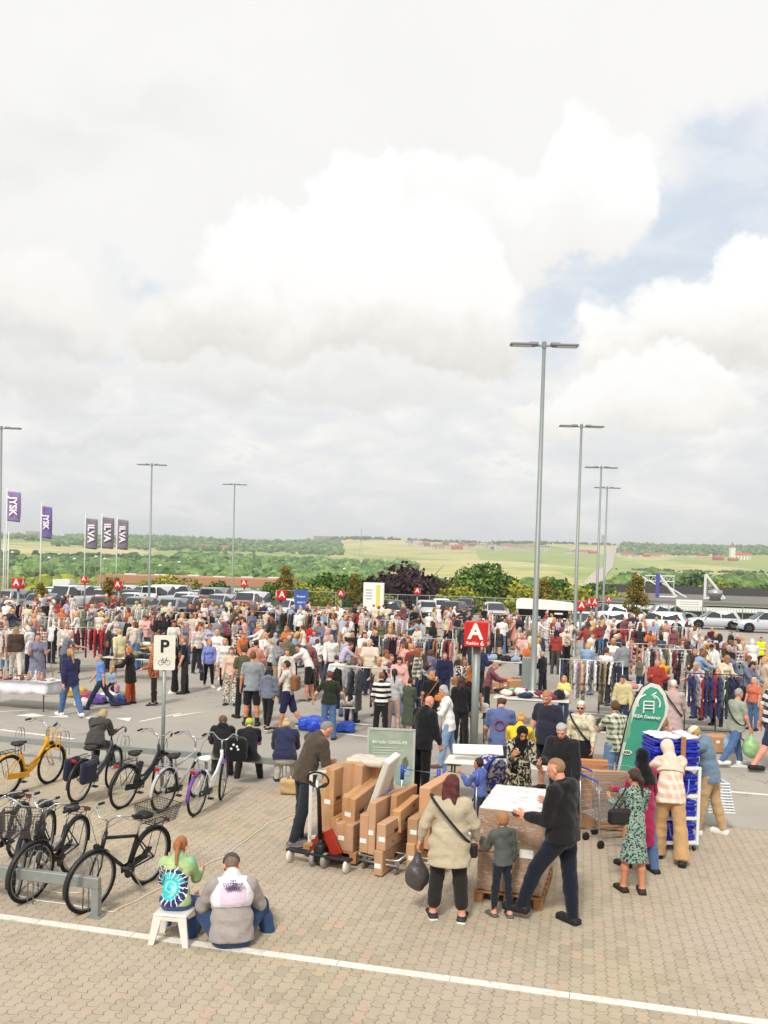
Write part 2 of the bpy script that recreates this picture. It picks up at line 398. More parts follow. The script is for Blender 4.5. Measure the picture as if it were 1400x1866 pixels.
def head_prims(s, q, hs):
    c, M = s['head'], s['M']; Q = q * hs; r, f, u = M[:, 0], M[:, 1], M[:, 2]; W = lambda x, y, z: c + (r * x + f * y + u * z) * Q
    return [ell(W(0, -.008, .025), A3((.074, .092, .09)) * Q, M), ell(W(0, .02, -.035), A3((.06, .072, .075)) * Q, M), ell(W(0, .045, -.085), A3((.034, .034, .028)) * Q, M),
            cap(W(0, .085, .0), W(0, .106, -.03), .009 * Q, .014 * Q), cap(W(-.035, .074, .022), W(.035, .074, .022), .014 * Q, .014 * Q),
            ell(W(-.076, -.008, -.012), A3((.012, .02, .032)) * Q, M) + (.006,), ell(W(.076, -.008, -.012), A3((.012, .02, .032)) * Q, M) + (.006,),
            cap(W(-.018, .084, -.058), W(.018, .084, -.058), .009 * Q, .009 * Q)]
def hand_prims(s, side, q, curl):
    nm = 'L' if side < 0 else 'R'; w = s['wr' + nm]; d = s['ad' + nm]
    n = A3((-side, 0, 0.0)); n = nrm(n - d * (n @ d)); t = np.cross(n, d) ; t = nrm(t)
    if t @ A3((0, 1, .6)) < 0: t = -t
    M = np.stack([t, n, d], 1); q = q * 1.05
    P = [rbx(w + d * .045 * q, A3((.042, .016, .048)) * q, M, .013 * q), cap(w - d * .05 * q, w + d * .01 * q, .027 * q, .025 * q)]
    for i, (o, l) in enumerate(((.031, .072), (.011, .08), (-.01, .074), (-.03, .058))):
        a = w + d * .088 * q + t * o * q; c1 = curl * (.7 + .12 * i); m = a + (d * math.cos(c1) + n * math.sin(c1)) * l * .5 * q; c2 = c1 * 2.1
        P += [cap(a, m, .0095 * q, .009 * q), cap(m, m + (d * math.cos(c2) + n * math.sin(c2)) * l * .5 * q, .009 * q, .0075 * q)]
    a = w + d * .02 * q + t * .032 * q; m = a + (d * .7 + t * .6 + n * .2) * .038 * q; P += [cap(a, m, .012 * q, .0105 * q), cap(m, m + (d * .9 + t * .15 + n * .35) * .032 * q, .0105 * q, .008 * q)]
    return P
def limb(s, nm, q, w, i=0., leg=False, upto=1.0):
    if leg:
        h, k_, a = s['hj' + nm], s['kn' + nm], s['an' + nm]; ww = .5 + .5 * w
        P = [cap(h, k_, .088 * q * ww + i, .06 * q * ww + i)]
        if upto >= 1: P += [cap(k_, k_ + (a - k_) * .35, .056 * q * ww + i, .058 * q * ww + i), cap(k_ + (a - k_) * .35, a, .056 * q * ww + i, .037 * q + i)]
        elif upto > .5: P += [cap(k_, k_ + (a - k_) * (upto - .5) * 2, .064 * q * ww + i, .058 * q * ww + i)]
        else: P = [cap(h, h + (k_ - h) * upto * 2, .088 * q * ww + i, .068 * q * ww + i)]
        return P
    h, k_, a = s['sh' + nm], s['el' + nm], s['wr' + nm]; ww = .4 + .6 * w
    if upto < .5: return [cap(h, h + (k_ - h) * upto * 2, .054 * q * ww + i, .048 * q * ww + i)]
    P = [cap(h, k_, .052 * q * ww + i, .042 * q * ww + i)]
    if upto > .5: P += [cap(k_, k_ + (a - k_) * min(1, (upto - .5) * 2), .043 * q * ww + i, (.043 + (.028 - .043) * (upto - .5) * 2) * q + i)]
    return P
def foot(s, nm, q, i=0., toe=10):
    side = -1 if nm == 'L' else 1; a = s['an' + nm]; sh = a - s['kn' + nm]
    f = A3((math.sin(R(toe)) * side, math.cos(R(toe)), 0)); r = A3((f[1], -f[0], 0)); M = np.stack([r, f, A3((0, 0, 1))], 1)
    c = A3((a[0], a[1], a[2] - .045 * q)) + f * .055 * q
    return [rbx(c - A3((0, 0, .005 * q)), A3((.043, .128, .028)) * q + i, M, .024 * q), ell(c - f * .045 * q + A3((0, 0, .02 * q)), A3((.038, .06, .05)) * q + i, M), cap(a, a - A3((0, 0, .03)) * q, .04 * q + i, .042 * q + i)], c[2] - .033 * q - i
SK = {'fair': '#d9a184', 'tan': '#c98b66', 'pink': '#dc9c84', 'brown': '#8f5d42', 'dark': '#5e3b2b'}
def skinmat(c):
    key = ('skin', c)
    if key in MATS: return MATS[key]
    m, nt, b = mat_base('skin')
    tc = nt.new('ShaderNodeTexCoord').outputs['Object']
    if c is None: base = nt.new('ShaderNodeObjectInfo').outputs['Color']
    else:
        g = nt.new('ShaderNodeRGB'); g.outputs[0].default_value = lin(c) + (1,); base = g.outputs[0]
    col = nt.mix(nt.m('MULTIPLY', nt.noise(tc, 8, 3), .35), base, lin('#c06a50'))
    nt.l.new(col, b.inputs['Base Color']); b.inputs['Roughness'].default_value = .55
    b.inputs['Subsurface Weight'].default_value = 0
    MATS[key] = m; return m
def figure(P=None, H=1.72, w=1.0, fem=False, top=None, bot=None, shoes=None, hair=None, skin='fair', cell=.024, hs=1.0, lab='', cat='person',
           extra=(), seed=0, name='person', glasses=False, cap_=None, belly=0.0, beard=False, hatcol=None, nude_foot=False):
    """Build a figure at the origin facing +Y; body mesh with hair and clothing as children."""
    p = dict(DEFP); p.update(P or {}); q = H / 1.75; hs = hs * .955
    s = skel(p, q, w, .93 if fem else 1.0, fem)
    near = cell < .02
    body = torso(s, q, w * .97, fem, 0, belly)
    body += [cap(s['nb'] - s['u1'] * .04 * q, s['head'] - s['M'][:, 2] * .06 * q - s['M'][:, 1] * .01 * q, .058 * q * (.6 + .4 * w), .05 * q * (.6 + .4 * w))]
    for nm in 'LR':
        body += limb(s, nm, q, w); body += limb(s, nm, q, w, 0, True)
        fp, zz = foot(s, nm, q, 0, p['toe']); body += fp
        if not near:
            d = s['ad' + nm]; body += [cap(s['wr' + nm], s['wr' + nm] + d * .1 * q, .03 * q, .026 * q)]
    hp = head_prims(s, q, hs)
    V, F = nets(body + ([] if near else hp), cell, .028)
    mats = [skinmat(SK.get(skin, skin) if skin is not None else None), mat('eye', '#2a1a14', .3), mat('lip', '#a85f52', .5), mat('brow', (hair[1] if hair and hair[1] and hair[1] != 'rainbow' and hair[0] != 'hijab' else '#3a2a20'), .9)]
    mi = np.zeros(len(F), int)
    if near:
        parts = [(V, F)]
        Vh, Fh = nets(hp, .0065, .018); o = len(V); parts.append((Vh, Fh))
        C = Vh[Fh].mean(1) - s['head']; L = C @ s['M'] / (q * hs)
        mh = np.zeros(len(Fh), int); fr = L[:, 1] > .03
        mh[fr & (np.abs(np.abs(L[:, 0]) - .031) < .013) & (np.abs(L[:, 2] - .004) < .0075)] = 1
        mh[fr & (np.abs(L[:, 0]) < .024) & (np.abs(L[:, 2] + .058) < .008)] = 2
        mh[fr & (np.abs(np.abs(L[:, 0]) - .032) < .018) & (np.abs(L[:, 2] - .027) < .005)] = 3
        if beard: mh[(L[:, 1] > -.01) & (L[:, 2] < -.03) & ~((np.abs(L[:, 0]) < .022) & (np.abs(L[:, 2] + .058) < .008))] = 3
        mi = np.concatenate([mi, mh])
        for sd in (-1, 1):
            v_, f_ = nets(hand_prims(s, sd, q, p['curl']), .0048, .006); parts.append((v_, f_)); mi = np.concatenate([mi, np.zeros(len(f_), int)])
        off = 0; VV = []; FF = []
        for v_, f_ in parts: VV.append(v_); FF.append(f_ + off); off += len(v_)
        V = np.concatenate(VV); F = np.concatenate(FF)
    root = link(name, np_mesh('person_body', V, F, mats, True, mi)); tag(root, lab, cat)
    if skin is None: root.color = lin(SK['fair']) + (1,)
    def part(nm, prims, m, c=cell, k=.02, cuts=(), amp=.0, color=None):
        if isinstance(m, (list, tuple)): pass
        else: m = [m]
        v_, f_ = nets(prims, c, k, cuts, amp, seed)
        if len(f_) == 0: return None
        o = link(nm, np_mesh(nm, v_, f_, m), root)
        return o
    r, f, u = s['M'][:, 0], s['M'][:, 1], s['M'][:, 2]; Q = q * hs; HC = s['head']
    # ---- hair
    if hair and hair[0] != 'bald':
        hc = min(cell, .011) if near else cell * .85
        def facecut(X, Y, Z, kind=hair[0]):
            x, y, z = X - HC[0], Y - HC[1], Z - HC[2]
            ly = (x * f[0] + y * f[1] + z * f[2]) / Q; lz = (x * u[0] + y * u[1] + z * u[2]) / Q; lx = (x * r[0] + y * r[1] + z * r[2]) / Q
            if kind == 'hijab': return (.062 - np.sqrt((lx / .9) ** 2 + (lz / 1.15) ** 2 + 0 * ly)) * Q + np.minimum(0, (ly - .03)) * Q * 6
            edge = {'short': -.005, 'thin': -.01}.get(kind, .02)
            face = np.minimum(np.minimum(ly - edge, .062 - lz + (ly - edge) * -.1), .2)    # remove where in front of the edge and below the fringe
            cut = face
            if kind in ('short', 'thin'): cut = np.maximum(cut, -.055 - lz)
            if kind in ('bun', 'pony'): cut = np.maximum(cut, np.minimum(-.05 - lz, ly + .1))
            return cut * Q
        hm = cloth(hair[1], 'tiedye' if hair[1] == 'rainbow' else 'plain', name='headscarf', bump=.3) if hair[0] == 'hijab' else (hairmat(hair[1]))
        part('headscarf' if hair[0] == 'hijab' else 'hair', hair_prims(hair[0], s, q, hs), hm, min(hc, .0095) if near else hc, .02, [facecut], .006 if near else 0)
    if cap_:
        W = lambda x, y, z: HC + (r * x + f * y + u * z) * Q
        def cc(X, Y, Z):
            x, y, z = X - HC[0], Y - HC[1], Z - HC[2]; lz = (x * u[0] + y * u[1] + z * u[2]) / Q; return (.04 - lz) * Q
        sgn = -1 if cap_[1] == 'back' else 1
        brim = [rbx(W(0, .12 * sgn, .048), A3((.07, .06, .008)) * Q, s['M'], .007)]
        if cap_[1] == 'hat': brim = [econ(W(0, 0, .04), W(0, 0, .052), (.17 * Q, .18 * Q), (.16 * Q, .17 * Q), r)]
        part('cap' if cap_[1] != 'hat' else 'hat', [ell(W(0, -.008, .04), A3((.092, .108, .095)) * Q, s['M'])] + brim, cloth(cap_[0], name='cap_cloth'), min(cell * .7, .012), .008, [cc])
    if glasses and near:
        g = MB(); W = lambda x, y, z: HC + (r * x + f * y + u * z) * Q
        for sd in (-1, 1):
            g.box(W(sd * .033, .093, .004), (.045 * Q, .045 * Q, .036 * Q) if glasses == 'dark' else (.01, .01, .01), Matrix(np.stack([r, f * .12, u], 1).tolist()))
            g.tube([W(sd * .058, .085, .008), W(sd * .08, 0, .008)], .0025, 5)
        g.tube([W(-.058, .094, .012), W(.058, .094, .012)], .003, 5)
        g.build('glasses', mat('glasses_black', '#141414', .2), root)
    # ---- trousers / skirt
    hipz = s['hip'][2]
    if bot:
        kind, colr = bot[0], bot[1]; pat = bot[2] if len(bot) > 2 else 'plain'; c2 = bot[3] if len(bot) > 3 else '#ffffff'; sc_ = bot[4] if len(bot) > 4 else 1
        nm_ = {'skirt': 'skirt', 'shorts': 'shorts', 'leggings': 'leggings'}.get(kind, 'trousers')
        inf = {'leggings': .006, 'wide': .022, 'skirt': .02, 'shorts': .02}.get(kind, .011) * q
        up = {'shorts': .44, 'capri': .78}.get(kind, 1.0)
        if len(bot) > 5: up = bot[5]
        pr = [ell(s['hip'] + A3((0, 0, .01 * q)), A3(((.158 + (.015 if fem else 0)) * w * q + inf * .7, .115 * w * q + inf * .7, .14 * q + inf)))]
        if kind == 'skirt':
            kl = (s['knL'] + s['knR']) / 2; end = s['hip'] + (kl - s['hip']) * up * (1.0 if up < 1.2 else up)
            pr += [econ(s['hip'] + A3((0, 0, .08 * q)), end, (.14 * w * q + .02, .11 * w * q + .02), (.22 * w * q, .18 * w * q), A3((1, 0, 0)))]
        else:
            for n_ in 'LR':
                pr += limb(s, n_, q, w, inf, True, up)
                if kind == 'wide': pr += [econ(s['kn' + n_], s['an' + n_] * .97 + A3((0, 0, .0)), (.08 * q * w, .08 * q * w), (.11 * q, .11 * q), A3((1, 0, 0)))]
                if kind in ('trousers', 'jeans') and up >= 1: pr += [cap(s['kn' + n_], s['an' + n_] + A3((0, 0, -.01 * q)), .06 * q + inf, .052 * q + inf * .6)]
        cutw = s['hip'] + s['u0'] * .12 * q; uu = s['u0']
        part(nm_, pr, cloth(colr, pat, c2, sc_, name='trouser_cloth'), cell, .028, [] if p['seat'] is not None and p['seat'] < .1 else [lambda X, Y, Z: (X - cutw[0]) * uu[0] + (Y - cutw[1]) * uu[1] + (Z - cutw[2]) * uu[2]], .0045 if cell < .03 else 0)
    # ---- shoes
    if shoes:
        for n_ in 'LR':
            fp, z0 = foot(s, n_, q, .013 * q, p['toe'])
            an = s['an' + n_]
            zt = an[2] + (.03 if len(shoes) > 2 and shoes[2] == 'boot' else .012) * q
            if len(shoes) > 2 and shoes[2] == 'boot': fp += [cap(an + (s['kn' + n_] - an) * .35, an, .058 * q, .05 * q)]; zt = an[2] + .13 * q
            v_, f_ = nets(fp, min(cell, .014), .012, [lambda X, Y, Z, zt=zt: Z - zt + 0 * X, lambda X, Y, Z, z0=z0: z0 - Z + 0 * X])
            if len(f_):
                zc = v_[f_][:, :, 2].mean(1); mi_ = (zc < z0 + .04 * q).astype(int)
                link('shoe', np_mesh('shoe', v_, f_, [mat('shoe', shoes[0], .6), mat('shoe_sole', shoes[1] if len(shoes) > 1 else shoes[0], .7)], True, mi_), root)
    # ---- top
    if top:
        kind, colr = top[0], top[1]; pat = top[2] if len(top) > 2 else 'plain'; c2 = top[3] if len(top) > 3 else '#ffffff'; sc_ = top[4] if len(top) > 4 else 1
        slv = {'tee': .34, 'polo': .36, 'sleeveless': 0, 'dress': .36, 'vest': 0, 'longdress': .95, 'ldress': .95}.get(kind, .93)
        inf = {'jacket': .022, 'coat': .025, 'puffer': .038, 'hoodie': .02, 'vest': .024}.get(kind, .012) * q
        hem = {'dress': .62, 'longdress': .95, 'coat': .5, 'blouse': .1, 'ldress': .45, 'cardigan': .22}.get(kind, .05)
        if len(top) > 5: hem = top[5]
        pr = torso(s, q, w, fem, inf, belly)
        ih = inf * 1.0
        d0 = s['waist']; ax_ = -s['u0']
        if p['seat'] is None or hem <= .12:
            end = s['hip'] + (-s['u0'] * hem * q if p['seat'] is None else -s['u0'] * .05 * q)
            if hem > .3: end = s['hip'] + A3((0, (s['knL'][1] + s['knR'][1]) / 2 * .5 - s['hip'][1] * .5, -hem * q))
            rr = (.155 * w * q + ih + hem * .12 * q, (.115 * w + belly) * q + ih + hem * .1 * q)
            pr += [econ(d0, end, ((.142 * w) * q + ih, (.105 * w + belly) * q + ih), rr, s['r1'] * .5 + A3((.5, 0, 0)))]
        else:
            km = (s['knL'] + s['knR']) / 2
            pr += [econ(s['hip'], s['hip'] + (km - s['hip']) * .9, (.2 * w * q, .13 * q), (.22 * q, .12 * q), A3((1, 0, 0)))]
            end = None
        if slv:
            for n_ in 'LR':
                pr += limb(s, n_, q, w, inf * .85, False, slv)
                if kind in ('jacket', 'hoodie', 'coat', 'puffer', 'shirt', 'cardigan'): pr += limb(s, n_, q, w, inf * 1.05, False, min(slv, .8))
        if kind == 'hoodie' or (len(top) > 6 and top[6] == 'hood'): pr += [ell(s['nb'] - s['T1'][:, 1] * .09 * q + s['u1'] * .0, A3((.11, .06, .075)) * q, s['T1'])]
        if kind in ('jacket', 'puffer', 'shirt', 'polo', 'coat'): pr += [cap(s['nb'] - s['T1'][:, 1] * .02 * q, s['nb'] + s['u1'] * .045 * q, .078 * q, .068 * q)]
        cuts = []
        if end is not None and hem <= .3:
            cuts.append(lambda X, Y, Z, e=end, uu=s['u0']: -((X - e[0]) * uu[0] + (Y - e[1]) * uu[1] + (Z - e[2]) * uu[2]))
        if end is not None and hem > .3: cuts.append(lambda X, Y, Z, e=end: e[2] - Z + 0 * X)
        am = {'puffer': .007}.get(kind, .0062) if cell < .03 else 0
        part({'coat': 'coat', 'jacket': 'jacket', 'puffer': 'jacket', 'dress': 'dress', 'longdress': 'dress', 'ldress': 'dress', 'hoodie': 'hoodie', 'vest': 'vest'}.get(kind, 'shirt'),
             pr, cloth(colr, pat, c2, sc_, name='top_cloth'), cell, .028, cuts, am)
    root['_q'] = q
    return root, s, q
def hairmat(c):
    key = ('hair', str(c))
    if key in MATS: return MATS[key]
    m, nt, b = mat_base('hair_strands')
    tc = nt.new('ShaderNodeTexCoord').outputs['Object']
    mp = nt.new('ShaderNodeMapping'); mp.inputs['Scale'].default_value = (60, 60, 8); nt.l.new(tc, mp.inputs[0])
    f = nt.noise(mp.outputs[0], 1.6, 3, .6)
    if c == 'rainbow':
        sep = nt.new('ShaderNodeSeparateXYZ'); nt.l.new(tc, sep.inputs[0])
        base = nt.ramp(nt.m('ADD', nt.m('MULTIPLY', nt.m('SUBTRACT', sep.outputs[2], .98), 3.6), nt.m('MULTIPLY', f, .25)), [(0, lin('#1f8f8a')), (.25, lin('#3fae4e')), (.45, lin('#9fc33a')), (.6, lin('#e8b52e')), (.75, lin('#e56f25')), (.9, lin('#8fb93a')), (1, lin('#4a9a3a'))])
    elif c is None: base = nt.new('ShaderNodeObjectInfo').outputs['Color']
    else:
        g = nt.new('ShaderNodeRGB'); g.outputs[0].default_value = lin(c) + (1,); base = g.outputs[0]
    hsv = nt.new('ShaderNodeHueSaturation'); nt.inp(hsv, 2, nt.m('MULTIPLY_ADD', f, 1.0, .5)); nt.inp(hsv, 4, base)
    nt.l.new(hsv.outputs[0], b.inputs['Base Color']); b.inputs['Roughness'].default_value = .55
    bn = nt.new('ShaderNodeBump'); bn.inputs['Strength'].default_value = .9; bn.inputs['Distance'].default_value = .015
    nt.l.new(f, bn.inputs['Height']); nt.l.new(bn.outputs[0], b.inputs['Normal'])
    MATS[key] = m; return m
def place(root, px, py, face):       # stand a figure on the ground at a pixel; face: 0 away, 90 left, 180 to camera, -90 right
    g = G(px, py); root.location = g; root.rotation_euler = (0, 0, R(face) - math.atan2(g.x, g.y)); return root
# ------------------------------------------------------------ ground
def lotpt(a, b, z=0): v = UA * a + UB * b; return (v.x, v.y, z)
def ab(p): return Vector(p).dot(UA), Vector(p).dot(UB)
B0 = (ab(G(100, 1395.5))[1] + ab(G(1290, 1503))[1]) / 2
BL = (ab(G(0, 1674))[1] + ab(G(1400, 1862))[1]) / 2
EDGE = 81.0
def sheet(name, a0, a1, b0, b1, z, m, na=1, nb=1, kind='structure'):
    V = [lotpt(a0 + (a1 - a0) * i / na, b0 + (b1 - b0) * j / nb, z) for i in range(na + 1) for j in range(nb + 1)]
    F = [(i * (nb + 1) + j, (i + 1) * (nb + 1) + j, (i + 1) * (nb + 1) + j + 1, i * (nb + 1) + j + 1) for i in range(na) for j in range(nb)]
    return link(name, np_mesh(name, V, F, [m], False), kind=kind)
def paver_mat():
    m, nt, b = mat_base('zigzag_pavers')
    tc = nt.new('ShaderNodeTexCoord').outputs['Object']
    mp = nt.new('ShaderNodeMapping'); mp.inputs['Rotation'].default_value = (0, 0, AX); nt.l.new(tc, mp.inputs[0])
    sep = nt.new('ShaderNodeSeparateXYZ'); nt.l.new(mp.outputs[0], sep.inputs[0]); X, Y = sep.outputs[1], sep.outputs[0]
    tri = lambda v, per, amp: nt.m('MULTIPLY', nt.m('SUBTRACT', nt.m('PINGPONG', v, per / 2), per / 4), amp * 4 / per)
    wob = nt.noise(tc, 1.3, 2); w1 = nt.m('MULTIPLY', nt.m('SUBTRACT', wob, .5), .035)
    Xd = nt.m('ADD', nt.m('ADD', X, tri(Y, .115, .011)), w1); Yd = nt.m('ADD', nt.m('ADD', Y, tri(X, .1, .015)), w1)
    RH = .115; RW = .2
    row = nt.m('FLOOR', nt.m('DIVIDE', Yd, RH)); off = nt.m('MULTIPLY', nt.m('MODULO', nt.m('ABSOLUTE', row), 2), .5)
    u = nt.m('ADD', nt.m('DIVIDE', Xd, RW), off); fu = nt.m('FRACT', u); fv = nt.m('FRACT', nt.m('DIVIDE', Yd, RH)); cu = nt.m('FLOOR', u)
    jv = nt.m('MINIMUM', nt.m('MINIMUM', fu, nt.m('SUBTRACT', 1, fu)), 1)       # distance to the cross joints
    jh = nt.m('MINIMUM', fv, nt.m('SUBTRACT', 1, fv))
    nj = nt.noise(tc, 9, 2)
    a1 = nt.sm(nt.m('MULTIPLY', jv, RW), .007, .0015); a2 = nt.m('MULTIPLY', nt.sm(nt.m('MULTIPLY', jh, RH), .005, .001), nt.m('MULTIPLY_ADD', nt.sm(nj, .35, .6), .75, .25))
    joint = nt.m('MAXIMUM', nt.m('MULTIPLY', a1, .45), a2)
    cell = nt.new('ShaderNodeCombineXYZ'); nt.l.new(cu, cell.inputs[0]); nt.l.new(row, cell.inputs[1])
    wn = nt.new('ShaderNodeTexWhiteNoise'); nt.l.new(cell.outputs[0], wn.inputs[0])
    base = nt.ramp(wn.outputs[0], [(0, lin('#a79c87')), (.4, lin('#b4a992')), (.85, lin('#b8aa93')), (1, lin('#bda58e'))])
    big = nt.noise(tc, .35, 4, .6); base = nt.mix(nt.sm(big, .42, .68), base, lin('#b8a99a'))
    base = nt.mix(nt.m('MULTIPLY', nt.sm(nt.noise(tc, .9, 5, .7), .5, .75), .35), base, lin('#8f8168'))
    base = nt.mix(nt.m('MULTIPLY', nt.noise(tc, 90, 2), .25), base, lin('#8c7d66'))
    base = nt.mix(nt.m('MULTIPLY', nt.sm(nt.noise(tc, 2.6, 6, .75), .58, .72), .4), base, lin('#7d705c'))
    col = nt.mix(nt.m('MULTIPLY', joint, .85), base, lin('#352d24'))
    nt.l.new(col, b.inputs['Base Color']); b.inputs['Roughness'].default_value = .93; b.inputs['Specular IOR Level'].default_value = .2
    bn = nt.new('ShaderNodeBump'); bn.inputs['Strength'].default_value = .5; bn.inputs['Distance'].default_value = .008
    nt.l.new(nt.m('MULTIPLY_ADD', joint, -1, nt.m('MULTIPLY', nt.noise(tc, 60, 3), .25)), bn.inputs['Height']); nt.l.new(bn.outputs[0], b.inputs['Normal'])
    return m
def asphalt_mat():
    m, nt, b = mat_base('asphalt')
    tc = nt.new('ShaderNodeTexCoord').outputs['Object']
    base = nt.mix(nt.sm(nt.noise(tc, .25, 5, .65), .35, .7), lin('#a19b91'), lin('#b0a99d'))
    base = nt.mix(nt.m('MULTIPLY', nt.noise(tc, 45, 3, .7), .35), base, lin('#7c776f'))
    base = nt.mix(nt.m('MULTIPLY', nt.sm(nt.noise(tc, .8, 5, .7), .56, .7), .3), base, lin('#6a665f'))
    vo = nt.new('ShaderNodeTexVoronoi', feature='DISTANCE_TO_EDGE'); vo.inputs['Scale'].default_value = .22
    wv = nt.new('ShaderNodeVectorMath', operation='SCALE'); nt.l.new(nt.noise(tc, .9, 5, .65, 0, 1), wv.inputs[0]); wv.inputs[3].default_value = 2.2; wa = nt.new('ShaderNodeVectorMath', operation='ADD'); nt.l.new(wv.outputs[0], wa.inputs[0]); nt.l.new(tc, wa.inputs[1]); nt.l.new(wa.outputs[0], vo.inputs['Vector'])
    crack = nt.m('MULTIPLY', nt.sm(vo.outputs[0], .006, .0015), nt.sm(nt.noise(tc, .15, 2), .5, .6)); base = nt.mix(nt.m('MULTIPLY', crack, .7), base, lin('#3a3733'))
    spot = nt.new('ShaderNodeTexVoronoi'); spot.inputs['Scale'].default_value = .9; nt.l.new(tc, spot.inputs['Vector']); base = nt.mix(nt.m('MULTIPLY', nt.sm(spot.outputs[0], .09, .03), .35), base, lin('#45423d'))
    nt.l.new(base, b.inputs['Base Color']); b.inputs['Roughness'].default_value = .92
    bn = nt.new('ShaderNodeBump'); bn.inputs['Strength'].default_value = .4; bn.inputs['Distance'].default_value = .01
    nt.l.new(nt.noise(tc, 80, 3), bn.inputs['Height']); nt.l.new(bn.outputs[0], b.inputs['Normal'])
    return m
PAV, ASP = paver_mat(), asphalt_mat()
CONC = mat('concrete', '#a39e93', .9, 0, .15, 8, .2, 50)
def paint_mat():
    m, nt, b = mat_base('worn_road_paint'); tc = nt.new('ShaderNodeTexCoord').outputs['Object']
    f = nt.sm(nt.noise(tc, 5, 5, .7), .5, .75)
    nt.l.new(nt.mix(nt.m('MULTIPLY', nt.m('MAXIMUM', f, nt.sm(nt.noise(tc, 22, 4, .7), .56, .68)), .7), lin('#dedad0'), lin('#a79c88')), b.inputs['Base Color']); b.inputs['Roughness'].default_value = .8
    return m
PAINT = paint_mat()
sheet('asphalt', -90, 75, B0 - .5, EDGE, 0.0, ASP)
sheet('paving', -60, 60, -12, B0, 0.006, PAV)
kb = MB()
for i in range(-40, 40): kb.prism([(i * 1.0 + .004, -.05), (i * 1.0 + .996, -.05), (i * 1.0 + .996, .07), (i * 1.0 + .004, .07)], -.1, .014, Matrix.Rotation(-AX, 4, 'Z') @ Matrix.Translation((0, B0, 0)))
kb.build('kerb', CONC, kind='structure')
# white line on the pavers (made of white stones: joints show)
wl = MB()
for i in range(-34, 26):
    a = i * 1.12; wl.prism([(a + .004, BL - .055), (a + 1.116, BL - .055), (a + 1.116, BL + .055), (a + .004, BL + .055)], .006, .0105, Matrix.Rotation(-AX, 4, 'Z'))
wl.build('white_line', PAINT, kind='structure')
def mark(name, poly, z=.005): return link(name, np_mesh(name, [(*G(x, y)[:2], z) for x, y in poly], [tuple(range(len(poly)))], [PAINT], False), kind='structure')
def stripe(px, py, qx, qy, w, name='road_marking'):
    a, b = G(px, py), G(qx, qy); d = (b - a).normalized(); n = Vector((-d.y, d.x, 0)) * w / 2
    V = [(*(a - n)[:2], .005), (*(b - n)[:2], .005), (*(b + n)[:2], .005), (*(a + n)[:2], .005)]
    return link(name, np_mesh(name, V, [(0, 1, 2, 3)], [PAINT], False), kind='structure')
for q_ in ((0, 1330, 135, 1347, .12), (1080, 1421, 1400, 1449, .13), (0, 1297, 55, 1294, .1), (600, 1335, 760, 1352, .12), (760, 1352, 900, 1362, .1), (255, 1315, 330, 1300, .1), (0, 1440, 10, 1441, .01)): stripe(*q_)
for tri in ([(85, 1305), (60, 1300), (28, 1304), (55, 1307)], [(122, 1303), (85, 1307), (125, 1308)], [(210, 1309), (240, 1308), (235, 1315)], [(145, 1307), (165, 1311), (172, 1306)], [(1330, 1398), (1345, 1390), (1376, 1400)], [(316, 1307), (380, 1296), (316, 1304)]): mark('road_marking', tri)
# ------------------------------------------------------------ terrain
PRO = [(-1e3, -.4), (1, -.4), (14, -4), (40, -7), (120, -8), (320, -11), (520, -10), (820, -2), (1120, 8), (1620, 28), (2220, 60), (2920, 101), (3400, 110), (6000, 90), (14000, 60)]
PX_, PY_ = [p[0] for p in PRO], [p[1] for p in PRO]
def terr(x, y):
    x = np.asarray(x, float); y = np.asarray(y, float)
    b = x * UB.x + y * UB.y; dd = np.where(b < EDGE, -10, np.maximum(b - EDGE, 0) * .35 + .65 * np.maximum(np.hypot(x, y) - EDGE, 0))
    h = np.interp(dd, PX_, PY_); am = np.clip((dd - 250) / 2500, 0, 1)
    h = h + am * (9 * np.sin(x / 310 + 1) * np.sin(y / 420) + 5 * np.sin(x / 130 + y / 200)) + np.clip((dd - 1500) / 1500, 0, 1) * (8 * np.sin(x / 700 + .6))
    return h
def TZ(x, y): return float(terr(x, y))
